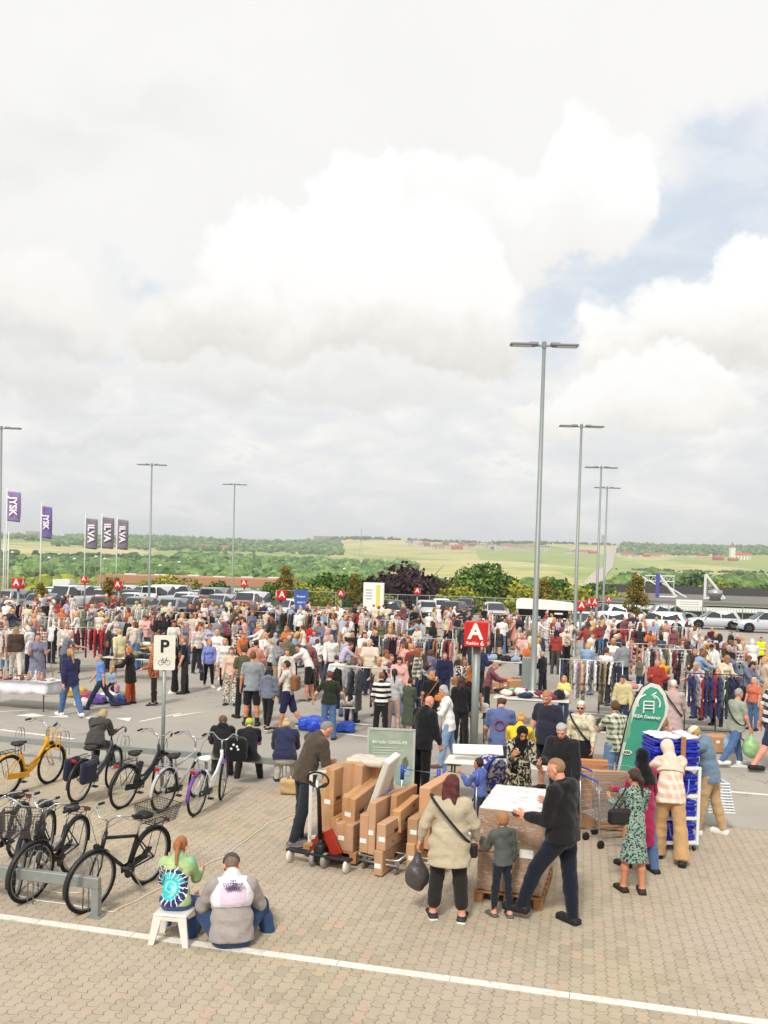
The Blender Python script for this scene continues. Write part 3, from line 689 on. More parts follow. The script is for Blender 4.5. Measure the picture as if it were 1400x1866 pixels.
def terrain():
    rr = np.concatenate([np.linspace(0, 78, 8), np.geomspace(79, 13000, 150)]); th = np.linspace(0, 2 * np.pi, 361)[:-1]
    # denser in front
    th = np.concatenate([np.linspace(-.62, .62, 200), np.linspace(.65, 2 * np.pi - .65, 120)])
    Rr, Th = np.meshgrid(rr, th, indexing='ij'); X = Rr * np.sin(Th); Y = Rr * np.cos(Th); Z = terr(X, Y)
    nt_ = len(th); V = np.stack([X, Y, Z], -1).reshape(-1, 3); i, j = np.meshgrid(np.arange(len(rr) - 1), np.arange(nt_), indexing='ij'); j2 = (j + 1) % nt_
    F = np.stack([i * nt_ + j, (i + 1) * nt_ + j, (i + 1) * nt_ + j2, i * nt_ + j2], -1).reshape(-1, 4)[:, ::-1]
    m, nt, b = mat_base('fields')
    tc = nt.new('ShaderNodeTexCoord').outputs['Object']
    mp = nt.new('ShaderNodeMapping'); mp.inputs['Scale'].default_value = (.8, .42, 0); nt.l.new(tc, mp.inputs[0])
    dn = nt.new('ShaderNodeVectorMath', operation='ADD'); nt.l.new(mp.outputs[0], dn.inputs[0])
    v = nt.new('ShaderNodeTexVoronoi'); v.inputs['Scale'].default_value = .0046; nt.l.new(dn.outputs[0], v.inputs['Vector'])
    s_ = nt.new('ShaderNodeSeparateColor'); nt.l.new(v.outputs['Color'], s_.inputs[0])
    base = nt.ramp(s_.outputs[0], [(0, lin('#a3ad5c')), (.25, lin('#c9be78')), (.45, lin('#93ac58')), (.65, lin('#d6c88c')), (.85, lin('#b2ba6a'))], 'CONSTANT')
    base = nt.mix(nt.m('MULTIPLY', nt.sm(nt.noise(tc, .012, 5, .6), .45, .7), .6), base, lin('#6f8a3e'))
    base = nt.mix(nt.m('MULTIPLY', nt.noise(tc, .08, 4), .35), base, lin('#566b30'))
    sep = nt.new('ShaderNodeSeparateXYZ'); nt.l.new(tc, sep.inputs[0])
    near = nt.sm(sep.outputs[1], 330, 260)
    base = nt.mix(near, base, nt.mix(nt.noise(tc, .3, 4), lin('#5d7a2c'), lin('#8c9a45')))
    nt.l.new(base, b.inputs['Base Color']); b.inputs['Roughness'].default_value = .95
    link('terrain', np_mesh('terrain', V, F, [m], True), kind='structure')
terrain()
# ------------------------------------------------------------ foliage
def leafmat(name, c1, c2, c3):
    m, nt, b = mat_base(name)
    at = nt.new('ShaderNodeAttribute', attribute_name='tone').outputs['Fac']
    col = nt.ramp(at, [(0, lin(c1)), (.5, lin(c2)), (1, lin(c3))])
    nt.l.new(col, b.inputs['Base Color']); b.inputs['Roughness'].default_value = .7; b.inputs['Specular IOR Level'].default_value = .2
    return m
LEAF = {'green': leafmat('leaf_green', '#375222', '#5b7834', '#8ba04c'), 'yellow': leafmat('leaf_yellow_green', '#4d5e20', '#8b9234', '#b9ad48'), 'dark': leafmat('leaf_dark', '#2a4020', '#446034', '#678048'),
        'purple': leafmat('leaf_purple', '#251a20', '#3c2a30', '#55404a'), 'brown': leafmat('leaf_brown_green', '#54501f', '#7c6f30', '#a08a48'), 'wood': leafmat('leaf_wood', '#466434', '#668448', '#93aa64')}
BARK = mat('bark', '#5b4a3a', .9, 0, .25, 8, .4, 20)
def crown(W, H, z0, n, q, seed, shape='round', clumps=26):
    """leaf clumps spread through the crown's volume; returns mesh verts/faces/tone"""
    r = np.random.RandomState(seed); C = []
    for i in range(clumps):
        while True:
            p = r.uniform(-1, 1, 3)
            if p @ p < 1: break
        z = p[2]
        w = {'round': math.sqrt(max(0, 1 - z * z)) * .9 + .1, 'cone': (1 - (z + 1) / 2) * .9 + .12, 'tall': .6 + .4 * math.cos(z * 1.3)}[shape]
        C.append((p[0] * W / 2 * .8 * w, p[1] * W / 2 * .8 * w, z0 + H * (.5 + z * .42), r.uniform(.16, .3) * W * (1 if shape != 'cone' else .7), r.uniform(0, 1)))
    C = np.array(C); k = r.randint(0, len(C), n); d = r.normal(size=(n, 3)); d /= np.linalg.norm(d, axis=1)[:, None]
    rad = r.uniform(.55, 1.05, n)[:, None] ** .6
    P = C[k, :3] + d * C[k, 3:4] * rad * np.array([1, 1, .8])
    a = r.normal(size=(n, 3)) + d * .8; a /= np.linalg.norm(a, axis=1)[:, None]
    u = np.cross(a, r.normal(size=(n, 3))); u /= np.linalg.norm(u, axis=1)[:, None]; v = np.cross(a, u)
    s = q * r.uniform(.6, 1.3, n)[:, None]; u *= s; v *= s * .7
    V = np.stack([P - u, P - v, P + u, P + v], 1).reshape(-1, 3); F = np.arange(4 * n).reshape(-1, 4)
    tone = np.clip(C[k, 4] * .55 + r.uniform(0, .45, n), 0, 1)
    return V, F, tone
def tonemesh(name, V, F, tone, m):
    me = np_mesh(name, V, F, [m], False); at = me.attributes.new('tone', 'FLOAT', 'FACE'); at.data.foreach_set('value', tone.astype(np.float32)); return me
def tree(name, W, H, kind, seed, trunkf=.25, shape='round', n=2600, q=.28, label='', cat='tree', clumps=26):
    root = empty(name, label=label, cat=cat); rd = random.Random(seed)
    t = MB(); tr = max(.08, H * .018); hh = H * .8
    pts = [(rd.uniform(-.1, .1) * i * .3, rd.uniform(-.1, .1) * i * .3, hh * i / 5 - .3) for i in range(6)]
    t.tube(pts, [tr * (1 - .16 * i) for i in range(6)], 8)
    for i in range(7):
        z = H * rd.uniform(trunkf * .9, .65); a = rd.uniform(0, 6.28); l = W * rd.uniform(.25, .42)
        t.tube([(0, 0, z), (math.cos(a) * l * .5, math.sin(a) * l * .5, z + l * .35), (math.cos(a) * l, math.sin(a) * l, z + l * .8)], [tr * .5, tr * .3, tr * .12], 5)
    t.build('trunk', BARK, root, True)
    V, F, tn = crown(W, H * (1 - trunkf), H * trunkf, n, q, seed, shape, clumps)
    link('crown', tonemesh('crown', V, F, tn, LEAF[kind]), root)
    return root
def wood(name, px0, px1, D0, D1, n, hh, kind, seed, label, holes=None, ww=1.0):
    """a far wood that reads as one mass: many small crowns in one mesh"""
    import bmesh
    bm = bmesh.new(); bmesh.ops.create_icosphere(bm, subdivisions=2, radius=1); bv = np.array([v.co for v in bm.verts]); bf = np.array([[v.index for v in f.verts] for f in bm.faces]); bm.free()
    r = np.random.RandomState(seed); VV = []; FF = []; TT = []; off = 0; made = 0; tries = 0
    while made < n and tries < n * 6:
        tries += 1
        px = r.uniform(px0, px1); D = D0 + (D1 - D0) * r.uniform() ** .8; x = (px - 700) / FPX * D
        if holes is not None and not holes(px, D, x): continue
        cl = math.sin(x / (D * .03) + seed) * math.sin(D / 70 + seed)      # clumping
        if cl < -.75: continue
        made += 1
        h = hh * r.uniform(.6, 1.25); z = TZ(x, D)
        for k in range(3):
            R_ = h * r.uniform(.28, .5); c = np.array([x + r.normal() * h * .3 * ww, D + r.normal() * h * .3, z + h * r.uniform(.25, .68)])
            nn = 1 + .22 * np.sin(bv @ r.normal(size=3) * 4 + r.uniform(0, 6)) + .14 * np.sin(bv @ r.normal(size=3) * 9) + r.normal(size=len(bv)) * .09
            VV.append(bv * nn[:, None] * R_ * np.array([1.05 * ww, 1, .85]) + c); FF.append(bf + off); off += len(bv)
            TT.append(np.clip(r.uniform(.1, .75) + r.uniform(-.25, .25, len(bf)), 0, 1))
    return link(name, tonemesh(name, np.concatenate(VV), np.concatenate(FF), np.concatenate(TT), LEAF[kind]), kind='stuff', label=label)
def hroad(px, D, x):   # keep the far road free
    return abs(px - np.interp(D, [300, 600, 1200, 1500, 2600], [1040, 1075, 1098, 1105, 1116])) > (14 if D > 1000 else 24)
wood('woodland', -60, 700, 520, 900, 520, 11, 'wood', 1, 'belt of green woodland low in the valley on the left', lambda p, D, x: D > 640 or p < 420 or p > 520)
wood('woodland', -60, 340, 900, 1100, 90, 11, 'dark', 11, 'dark hedge line behind the left woodland belt')
wood('woodland', -60, 620, 1750, 2900, 1500, 12, 'wood', 2, 'wooded hillside under the skyline on the left', lambda p, D, x: not (D < 2050 and p < 90))
wood('woodland', 330, 760, 1050, 1500, 460, 12, 'wood', 3, 'tree belt crossing the slope below the yellow field', lambda p, D, x: D < 1480 - (p - 330) * .9)
wood('woodland', 600, 1150, 2880, 3150, 330, 9, 'dark', 4, 'thin line of far trees on the middle skyline')
wood('woodland', 1125, 1480, 460, 860, 520, 11, 'green', 5, 'green woodland belt beyond the flat grey roof')
wood('woodland', 1118, 1480, 2150, 3050, 900, 13, 'wood', 6, 'wooded ridge round the far houses on the right', hroad)
wood('woodland', 640, 1160, 260, 620, 330, 9, 'green', 7, 'green thicket beyond the car park fence in the middle', hroad)
wood('hedgerow', 1120, 1480, 1330, 1360, 110, 4, 'dark', 8, 'thin dark hedge line crossing the pale field at right')
wood('woodland', -60, 220, 160, 420, 330, 6.5, 'yellow', 9, 'yellow green thicket just beyond the parked cars at far left')
wood('woodland', 200, 640, 330, 520, 260, 8, 'green', 10, 'green thicket behind the orange roofed warehouse')
# individual trees beyond the lot
protos = {}
def pt(key, *a, **k):
    if key not in protos:
        protos[key] = tree(*a, **k); protos[key]['_used'] = False
    return protos[key]
specs = {'big': ('broadleaf_tree', 7.5, 8.5, 'green', 21, .12, 'round', 5200, .24), 'purple': ('copper_beech', 8.5, 6.5, 'purple', 22, .1, 'round', 4200, .24), 'yel': ('leafy_bush', 6, 5.0, 'yellow', 23, .05, 'round', 3600, .2),
         'tallb': ('young_tree', 4.6, 8.5, 'brown', 24, .22, 'cone', 3000, .17), 'grn': ('broadleaf_tree', 6, 6, 'green', 25, .1, 'round', 3600, .22), 'dk': ('broadleaf_tree', 6, 6.5, 'dark', 26, .1, 'round', 3600, .22), 'thin': ('young_tree', 3.0, 5.5, 'brown', 27, .35, 'cone', 1100, .14)}
TREES = [  # key, px, distance D, y of top, label
 ('purple', 745, 108, 1034, 'dark purple leaved tree behind the fence in the middle'), ('big', 882, 104, 1030, 'large rounded green tree behind the fence by the lone white car'),
 ('grn', 800, 112, 1050, 'mid green tree between the purple tree and the large rounded tree'), ('yel', 832, 100, 1068, 'low yellow green bush at the left foot of the large rounded tree'),
 ('tallb', 1160, 62, 1043, 'brown green open tree standing before the flat grey roof'), ('tallb', 520, 86, 1028, 'tall narrow brown green tree by the paired red signs'), ('yel', 548, 92, 1062, 'yellow green bush right of the tall narrow brown tree'),
 ('grn', 495, 92, 1062, 'green bush left of the paired red signs'), ('tallb', 646, 74, 1043, 'slim brown green tree left of the white display board'), ('grn', 590, 105, 1044, 'soft green tree behind the blue board'),
 ('grn', 620, 112, 1046, 'second soft green tree behind the blue board'), ('dk', 665, 118, 1056, 'dark green tree between the slim tree and the white board'), ('yel', 290, 92, 1054, 'yellow bush before the orange roofed warehouse'),
 ('yel', 318, 94, 1050, 'brightest yellow bush beside the third tall lamp'), ('dk', 405, 92, 1058, 'dark green bush before the warehouse near the fourth lamp'), ('grn', 452, 96, 1072, 'small green bush near the warehouse end'),
 ('thin', 75, 62, 1058, 'thin young tree among the parked cars at far left'), ('thin', 197, 62, 1048, 'thin young tree beside the grey flags'), ('tallb', 213, 84, 1050, 'brown leaved tree left of the orange roof'),
 ('tallb', 992, 66, 1050, 'brown tinted tree above the white trailer'), ('yel', 940, 104, 1062, 'yellow green bush right of the large rounded tree'), ('yel', 960, 98, 1070, 'low yellow bush behind the white trailer'), ('grn', 1020, 110, 1052, 'green tree right of the tallest lamp pole'),
 ('yel', 1035, 98, 1068, 'yellow green bush beside the second tall lamp'), ('grn', 1065, 106, 1062, 'green tree behind the red signs at right'), ('yel', 1120, 96, 1080, 'low yellow bush right of the red signs'), ('dk', 1190, 190, 1052, 'dark tree behind the blue roof panel'), ('dk', 1268, 250, 1042, 'dark blue green tree left of the lattice triangle'),
 ('grn', 1180, 230, 1045, 'green tree above the roof panel'), ('yel', 1310, 190, 1060, 'yellow green tree right of the lattice triangle'), ('grn', 1345, 210, 1062, 'green tree beyond the roof vent'), ('grn', 1390, 200, 1066, 'green tree beyond the roof at far right'), ('yel', 20, 110, 1076, 'yellow green bush behind the left flagpoles'),
 ('yel', 120, 112, 1074, 'yellow green bush behind the white shelter'), ('grn', 165, 116, 1070, 'green bush behind the grey flags'), ('dk', 700, 150, 1052, 'dark tree left of the purple tree'), ('grn', 770, 150, 1046, 'green tree right behind the purple tree'), ('dk', 915, 140, 1046, 'dark tree right behind the large rounded tree'), ('yel', 575, 96, 1070, 'yellow bush behind the blue board'), ('yel', 705, 98, 1086, 'low yellow bush right of the white display board')]
for key, px, D, yt, lab in TREES:
    sp = specs[key]; p0 = pt(key, *sp[:6], shape=sp[6], n=sp[7], q=sp[8])
    x = (px - 700) / FPX * D; z = TZ(x, D)
    if D < 82: z = 0
    want = CAMH - 0; lo, hi = 0, 40
    for _ in range(30):
        mm = (lo + hi) / 2
        if PJ((x, D, z + mm))[1] > yt: lo = mm
        else: hi = mm
    sc_ = lo / sp[2]
    if not p0['_used']: p0['_used'] = True; o = p0; o.location = (x, D, z); o.scale = (sc_,) * 3
    else: o = ctree(p0, (x, D, z), sc=sc_)
    o['label'] = lab; o['category'] = 'bush' if 'bush' in lab else 'tree'; o['group'] = 'trees and bushes round the car park'; o.rotation_euler = (0, 0, random.uniform(0, 6))
# ------------------------------------------------------------ buildings
def bld(name, px, D, w, d, h, wallc, roofc, gable=0, label='', rz=0, cat='house', windows=0, sink=1.5, z=None, chim=False):
    x = (px - 700) / FPX * D; z = TZ(x, D) if z is None else z
    root = empty(name, (x, D, z), rz, label, cat)
    b = MB(); b.box((0, 0, (h - sink) / 2), (w, d, h + sink))
    if gable:
        b.prism([(-d / 2, h), (d / 2, h), (0, h + gable - .3)], -w / 2, w / 2, Matrix(((0, 0, 1, 0), (1, 0, 0, 0), (0, 1, 0, 0), (0, 0, 0, 1))))
    b.build('wall', mat('house_wall', wallc, .85), root)
    r_ = MB()
    if gable:
        for sg in (-1, 1):
            L = math.hypot(d / 2 + .4, gable); a = math.atan2(gable, d / 2 + .4)
            r_.box((0, sg * (d / 4 + .2), h + gable / 2 + .05), (w + .6, L, .25), Matrix.Rotation(-sg * a, 3, 'X'))
    else: r_.box((0, 0, h + .15), (w + .5, d + .5, .3))
    ro = r_.build('roof', mat('house_roof', roofc, .8), root)
    if chim: MB().box((w * .2, 0, h + gable + .3), (.7, .7, 1.6)).build('chimney', mat('brick', '#8d4a36', .9), ro)
    if windows:
        wm = mat('window_glass', '#3c444c', .2); wme = MB().box((0, 0, 0), (w / windows * .45, .1, 1.4)).mesh('window', wm)
        for k in range(windows):
            for f_ in range(max(1, int(h // 3))):
                link('window', wme, root, (-w / 2 + (k + .5) * w / windows, -d / 2 - .02, 1.5 + f_ * 2.9))
    return root
rd = random.Random(5)
wc = ['#c4b4a2', '#b5654a', '#d8d2c6', '#d8d2c6', '#c9bfae', '#a85a48', '#d5c6b4']; rc = ['#a8604a', '#8a6a5c', '#b07a60', '#8a807a', '#9a6e5c']
spots = []
for i in range(34): spots.append((742 + i * 7.6 + rd.uniform(-2, 2), 2480 + rd.uniform(-120, 180)))
for i in range(26): spots.append((1128 + rd.uniform(0, 150), 2050 + rd.uniform(-120, 320)))
for i in range(8): spots.append((350 + rd.uniform(0, 60), 1900 + rd.uniform(-60, 100)))
for i in range(8): spots.append((1040 + rd.uniform(-8, 40), 2250 + rd.uniform(-150, 150)))
seen_l = set()
for i, (px, D) in enumerate(spots):
    w_ = rd.choice(wc); r_ = rd.choice(rc); big = i < 34
    area = 'in the row of town houses beyond the yellow field' if big else ('among trees left of the church' if i < 60 else ('on the wooded left hillside' if i < 68 else 'beside the far road'))
    cn = {'#c4b4a2': 'beige', '#b5654a': 'orange brick', '#a85a48': 'red brick', '#d8d2c6': 'white', '#c9bfae': 'cream', '#9c5545': 'dark red', '#d5c6b4': 'sand'}[w_]
    o = bld('house', px, D, rd.uniform(14, 28), rd.uniform(10, 13), rd.choice([6, 8, 9, 11]) if big else 4.4, w_, r_, rd.uniform(2.5, 4), windows=rd.choice([3, 4, 5]) if big else 3, rz=rd.uniform(-.4, .4),
            label=f'small far {cn} walled house {area}', chim=rd.random() < .5)
    o['group'] = f'{cn} far houses {area}'
# church and its red neighbour
ch = bld('church', 1349, 1850, 34, 12, 9, '#f0ebe0', '#b8604a', 6, 'white church with red roof and pointed tower on the right hilltop', cat='church', windows=5)
MB().box((-21, 0, 10), (10, 10, 30)).build('tower', mat('house_wall', '#ece6da', .85), ch)
MB().lathe([(7, 0), (4.2, 5), (.05, 13)], 4, (-21, 0, 25), Matrix.Rotation(R(45), 3, 'Z')).build('spire', mat('spire', '#7d7772', .7), ch)
bld('farmhouse', 1306, 1800, 20, 11, 5, '#b0584a', '#b0604c', 5, 'bright red house left of the white church', cat='house', windows=4)
bld('barn', 1334, 1760, 20, 9, 3, '#a8685a', '#a8604e', 4, 'long red barn below the white church', cat='barn', windows=0)
bld('factory', 1078, 5200, 190, 60, 30, '#b4bab6', '#a5aaa8', 0, 'long pale grey plant building on the skyline', cat='factory', sink=40)
bld('chimney_tower', 1096, 5100, 17, 17, 150, '#8f9294', '#888888', 0, 'tall slim grey tower on the skyline between the lamp poles', cat='tower', sink=40)
bld('office_block', 1121, 3900, 34, 20, 22, '#6f7682', '#5a606c', 0, 'small dark grey block on the skyline right of the tower', cat='building', sink=20)
for px, w_, h_ in ((62, 60, 16), (130, 50, 9), (235, 45, 12), (585, 60, 10)):
    bld('block', px, 3050, w_, 20, h_, '#9b8d80', '#84786e', 0, {62: 'grey flat block on the wooded skyline at far left', 130: 'long brown building on the skyline right of the first block', 235: 'pale building on the skyline behind the grey flags', 585: 'low pale building on the skyline at the wood end'}[px], cat='building', sink=10)
# far road running up the slope
def ribbon(name, pts, w, m, lift=.6):
    V = []; n = len(pts)
    for i, (px, D) in enumerate(pts):
        x = (px - 700) / FPX * D; a = pts[max(0, i - 1)]; b = pts[min(n - 1, i + 1)]
        d = Vector(((b[0] - 700) / FPX * b[1] - (a[0] - 700) / FPX * a[1], b[1] - a[1], 0)).normalized(); nn = Vector((-d.y, d.x, 0)) * w / 2
        z = TZ(x, D) + lift * D / 800
        V += [(x - nn.x, D - nn.y, z), (x + nn.x, D + nn.y, z)]
    return link(name, np_mesh(name, V, [(2 * i, 2 * i + 1, 2 * i + 3, 2 * i + 2) for i in range(n - 1)], [m], True), kind='structure')
RD = mat('far_road', '#b9b0a4', .9)
pp = [(np.interp(D, [300, 600, 1200, 1500, 2600], [1030, 1072, 1098, 1105, 1117]), D) for D in np.geomspace(300, 2650, 60)]
ribbon('road', pp, 18, RD); ribbon('road', [(0 + 1.1 * (D - 1500) * 0 + px, D) for px, D in zip(np.linspace(-20, 330, 30), np.linspace(1750, 1330, 30))], 8, RD, 1.2)
ribbon('road', [(px, 1390 + (px - 1100) * .2) for px in np.linspace(1100, 1480, 20)], 7, mat('track', '#8c8a52', .9), 1)
# warehouse with orange roof beyond the lot (left)
def warehouse():
    D = 165; z0 = -8; x0, x1 = (190 - 700) / FPX * D, (505 - 700) / FPX * D
    root = empty('warehouse', ((x0 + x1) / 2, D, z0), 0, 'low pale green warehouse with flat orange roof beyond the parked cars', 'warehouse')
    W = x1 - x0 + 2; b = MB(); b.box((0, 14, 4), (W, 28, 8)); b.build('wall', mat('warehouse_wall', '#cfdcd2', .7), root)
    MB().box((0, 14, 8.75), (W + .6, 28.6, 1.5)).build('roof', mat('orange_roof', '#b58368', .75, 0, .15, .3), root)
    sg = MB().box((-1.2, -.2, 6.6), (6.0, .25, 1.9)).build('sign_panel', mat('sign_navy', '#20335a', .5), root)
    t = text('XTEN', 2.1, WHITE, root, (-6.2, -.4, 6.5), (R(90), 0, 0), .03)
    for k in range(8): MB().box((8 + k * 1.2, -.05, 5), (.7, .1, 1.2)).build('window', mat('window_glass', '#3c444c', .2), root)
    for k, xx in enumerate((-14, -9, -3, 4, 9, 14)):
        MB().box((xx, 8 + (k % 3) * 4, 9.65), (2.4, 1.2, .3), bev=.05).build('rooflight', mat('rooflight', '#dcdcd4', .4), root)
warehouse()
# supermarket roof at right, one storey lower than the lot
def supermarket():
    root = empty('supermarket', (0, 0, 1.25), -AX, 'wide flat roofed grey supermarket standing below the lot at right', 'building')
    a0, b0 = ab(G(1110, 1135)); gx = a0; D = 92.0
    b = MB(); b.box((gx + 45, D + 22, -4.2), (90, 44, 8.0)); b.build('wall', mat('dark_cladding', '#5f6060', .7, 0, .1, 1), root)
    MB().box((gx + 45, D + 22, .2), (91, 45, .3)).build('roof', mat('roofing_felt', '#77746f', .9, 0, .15, .4), root)
    MB().box((gx + 45, D - .6, -.35), (91, .25, .45)).build('fascia', WHITE, root)
    MB().box((gx + 45, D + 44.4, .9), (91, .4, 1.3)).build('parapet', mat('dark_cladding', '#4a4a49', .7), root)
    for i, aa in enumerate((12, 33, 40)):
        MB().lathe([(.6, 0), (.6, .5), (.8, .6), (.75, 1.1), (.1, 1.3)], 14, (gx + aa, D + (8 if i < 2 else 14), .35)).build('roof_vent', STEEL, root, True)
    # blue panel with raking struts
    def strut(m, p, q, r=.1): m.tube([p, q], r, 6)
    def lattice(x, h, l, nm, label, panel):
        r2 = empty(nm, tuple(UA * (ab(PD(x, 1090, 104))[0]) + UB * (D + 14) + Vector((0, 0, 1.6))), -AX, label, 'roof sign')
        m = MB(); strut(m, (0, 0, 0), (0, 0, h), .16); strut(m, (0, 0, .12), (l, 0, .12), .12); strut(m, (0, 0, h), (l, 0, .12), .16); m.build('frame', mat('white_steel', '#dfe0dc', .5), r2)
        if panel: MB().box((0, -.2, h * .52), (.42, .3, h * .96)).build('panel', mat('panel_blue', '#5355a0', .5), r2); m2 = MB(); strut(m2, (.5, 0, h * .6), (l * 1.5, 0, .12), .1); strut(m2, (-2.4, 0, h * .95), (0, 0, h * .5), .1); m2.build('brace', mat('white_steel', '#dfe0dc', .5), r2)
        else:
            m2 = MB()
            for k in range(1, 14): zz = h * k / 14; m2.tube([(0, 0, zz), (l * (1 - k / 14), 0, zz)], .03, 4)
            for k in range(1, 9): m2.tube([(l * k / 9, 0, .1), (l * k / 9, 0, h * (1 - k / 9))], .03, 4)
            m2.build('mesh_infill', STEEL, r2)
    lattice(1194, 2.9, 2.2, 'roof_sign_frame', 'blue upright panel with white raking struts on the grey roof', True)
    lattice(1276, 2.9, 2.2, 'roof_sign_frame', 'white lattice triangle standing on the grey roof', False)
    # truss
    r3 = empty('roof_truss', tuple(UA * (ab(PD(1168, 1088, 118))[0]) + UB * (D + 24) + Vector((0, 0, 1.6))), -AX, 'pale horizontal truss behind the blue roof panel', 'truss')
    m = MB(); strut(m, (0, 0, 1.9), (3.6, 0, 1.9)); strut(m, (0, 0, 2.6), (3.6, 0, 2.6))
    for k in range(10): strut(m, (k * .36, 0, 1.9 + (k % 2) * .7), (k * .36 + .36, 0, 1.9 + ((k + 1) % 2) * .7), .04)
    strut(m, (0, 0, 0), (0, 0, 2.6), .06); strut(m, (3.6, 0, 0), (3.6, 0, 2.8), .06); m.build('truss_frame', mat('white_steel', '#cfd2cc', .5), r3)
supermarket()
# verge and guard rail
VERGE = mat('verge', '#8a8163', .95, 0, .3, 1.5, .4, 8)
sheet('verge', 20, 70, 73.5, EDGE + 1, .05, VERGE)
sheet('verge', -70, 20, EDGE - 2.0, EDGE + 1.5, .06, VERGE)
def rail(a0, a1, b, h, label, name='guard_rail', mesh=False, panel=True):
    root = empty(name, lotpt(a0, b), -AX, label, 'fence' if mesh else 'guard rail'); L = a1 - a0; n = int(L / 3)
    pm = MB().box((0, 0, h / 2), (.08, .08, h)).mesh('post', GALV)
    for i in range(n + 1): link('post', pm, root, (i * L / n, 0, 0))
    m = MB(); m.box((L / 2, -.07, h - .15), (L, .05, .28)) if not mesh else m.tube([(0, 0, h), (L, 0, h)], .03, 5)
    m.build('rail', GALV, root)
    if mesh:
        w_ = MB()
        for k in range(int(L / .25)): w_.box((k * .25, 0, h / 2), (.018, .012, h))
        for k in range(5): w_.box((L / 2, 0, .15 + k * h / 5), (L, .012, .02))
        w_.build('wire_mesh', mat('fence_wire', '#5c6156', .7), root)
rail(24, 66, 78.8, 1.35, 'grey steel guard rail along the lot edge in front of the supermarket')
rail(-30, 20, EDGE - .5, 1.6, 'dark wire mesh fence along the far edge of the lot', 'wire_fence', True)
# ------------------------------------------------------------ tall lamps
def lamp(px, py_top, H=11.1, label=''):
    # find distance where a pole of height H tops out at py_top
    lo, hi = 5, 300
    for _ in range(50):
        m = (lo + hi) / 2; d = ray(px, py_top); y = CAMH + d.z / d.y * m
        if y < H: lo = m
        else: hi = m
    p = PD(px, py_top, lo)
    root = empty('street_lamp', (p.x, p.y, 0), 0, label, 'lamp', 'tall double headed lamps of the car park')
    MB().lathe([(.16, 0), (.16, .02), (.105, .06), (.1, 1.6), (.095, 1.62), (.055, H)], 12).build('pole', POLE, root, True)
    a = MB(); a.box((0, 0, H - .02), (.9, .06, .05)); a.lathe([(.07, H - .1), (.07, H + .1), (.02, H + .12)], 10); a.build('arm', POLE, root)
    for s in (-1, 1):
        h = MB(); h.box((s * .66, 0, H - .0), (.82, .3, .07), bev=.02); h.box((s * .34, 0, H + .03), (.3, .2, .1), bev=.02)
        hd = h.build('lamp_head', mat('lamp_head', '#8c9092', .5, .4), root)
        MB().box((s * .7, 0, H - .042), (.6, .24, .012)).build('lens', mat('lamp_lens', '#d6d6ce', .3), hd)
    return root
POLE = mat('pole_grey', '#8f9693', .5, .35, .08, 3)
for px, py, lb in ((992, 629, 'tallest nearest grey lamp pole right of the big red A sign'), (1060, 777, 'second tall lamp pole, next right of the tallest one'), (1096, 852, 'third lamp pole of the right row with a tower behind it'), (1107, 889, 'fourth and farthest lamp pole of the right row'),
                   (3, 780, 'tall lamp pole cut by the left edge of the photo'), (277, 847, 'tall lamp pole between the grey flags and the warehouse sign'), (428, 883, 'tall lamp pole before the right end of the orange roof')):
    lamp(px, py, label=lb)
# low street lamps down the slope at left
for px, yt, lb in ((23, 1008, 'small street lamp at the far left beside the first flagpole'), (90, 1018, 'small street lamp right of the second purple flag'), (136, 1020, 'small street lamp left of the first grey flag'), (175, 1016, 'small street lamp behind the middle grey flagpole'), (191, 1020, 'small street lamp behind the last grey flagpole'), (292, 1032, 'small street lamp above the yellow bush'), (327, 1026, 'small street lamp beside the warehouse sign'), (628, 1038, 'small street lamp left of the slim brown tree'), (655, 960, 'x')):
    if lb == 'x': continue
    D = 135.0; p = PD(px, yt, D); z = TZ(p.x, D)
    root = empty('street_lamp', (p.x, D, z), 0, lb, 'lamp', 'small street lamps beyond the car park')
    MB().tube([(0, 0, 0), (0, 0, p.z - z)], [.09, .05], 6).build('pole', POLE, root)
    MB().lathe([(.05, 0), (.28, .05), (.25, .22), (.05, .3)], 10, (0, 0, p.z - z)).build('lamp_head', mat('lamp_white', '#e8e8e0', .4), root, True)
# pylon
p = PD(659, 963, 1500); z = TZ(p.x, p.y); m = MB(); Hh = p.z - z
for a in (-3, 3):
    for b_ in (-3, 3): m.tube([(a, b_, -1), (a * .1, b_ * .1, Hh)], .22, 4)
for k in range(12): f = k / 12; w_ = 3 * (1 - .9 * f); m.tube([(-w_, -w_, Hh * f), (w_, -w_ * .9, Hh * (f + 1 / 12))], .13, 4)
m.build('pylon', mat('pylon_steel', '#8d9092', .6), loc=(p.x, p.y, z), label='thin lattice mast standing in the yellow field in the middle', cat='mast')
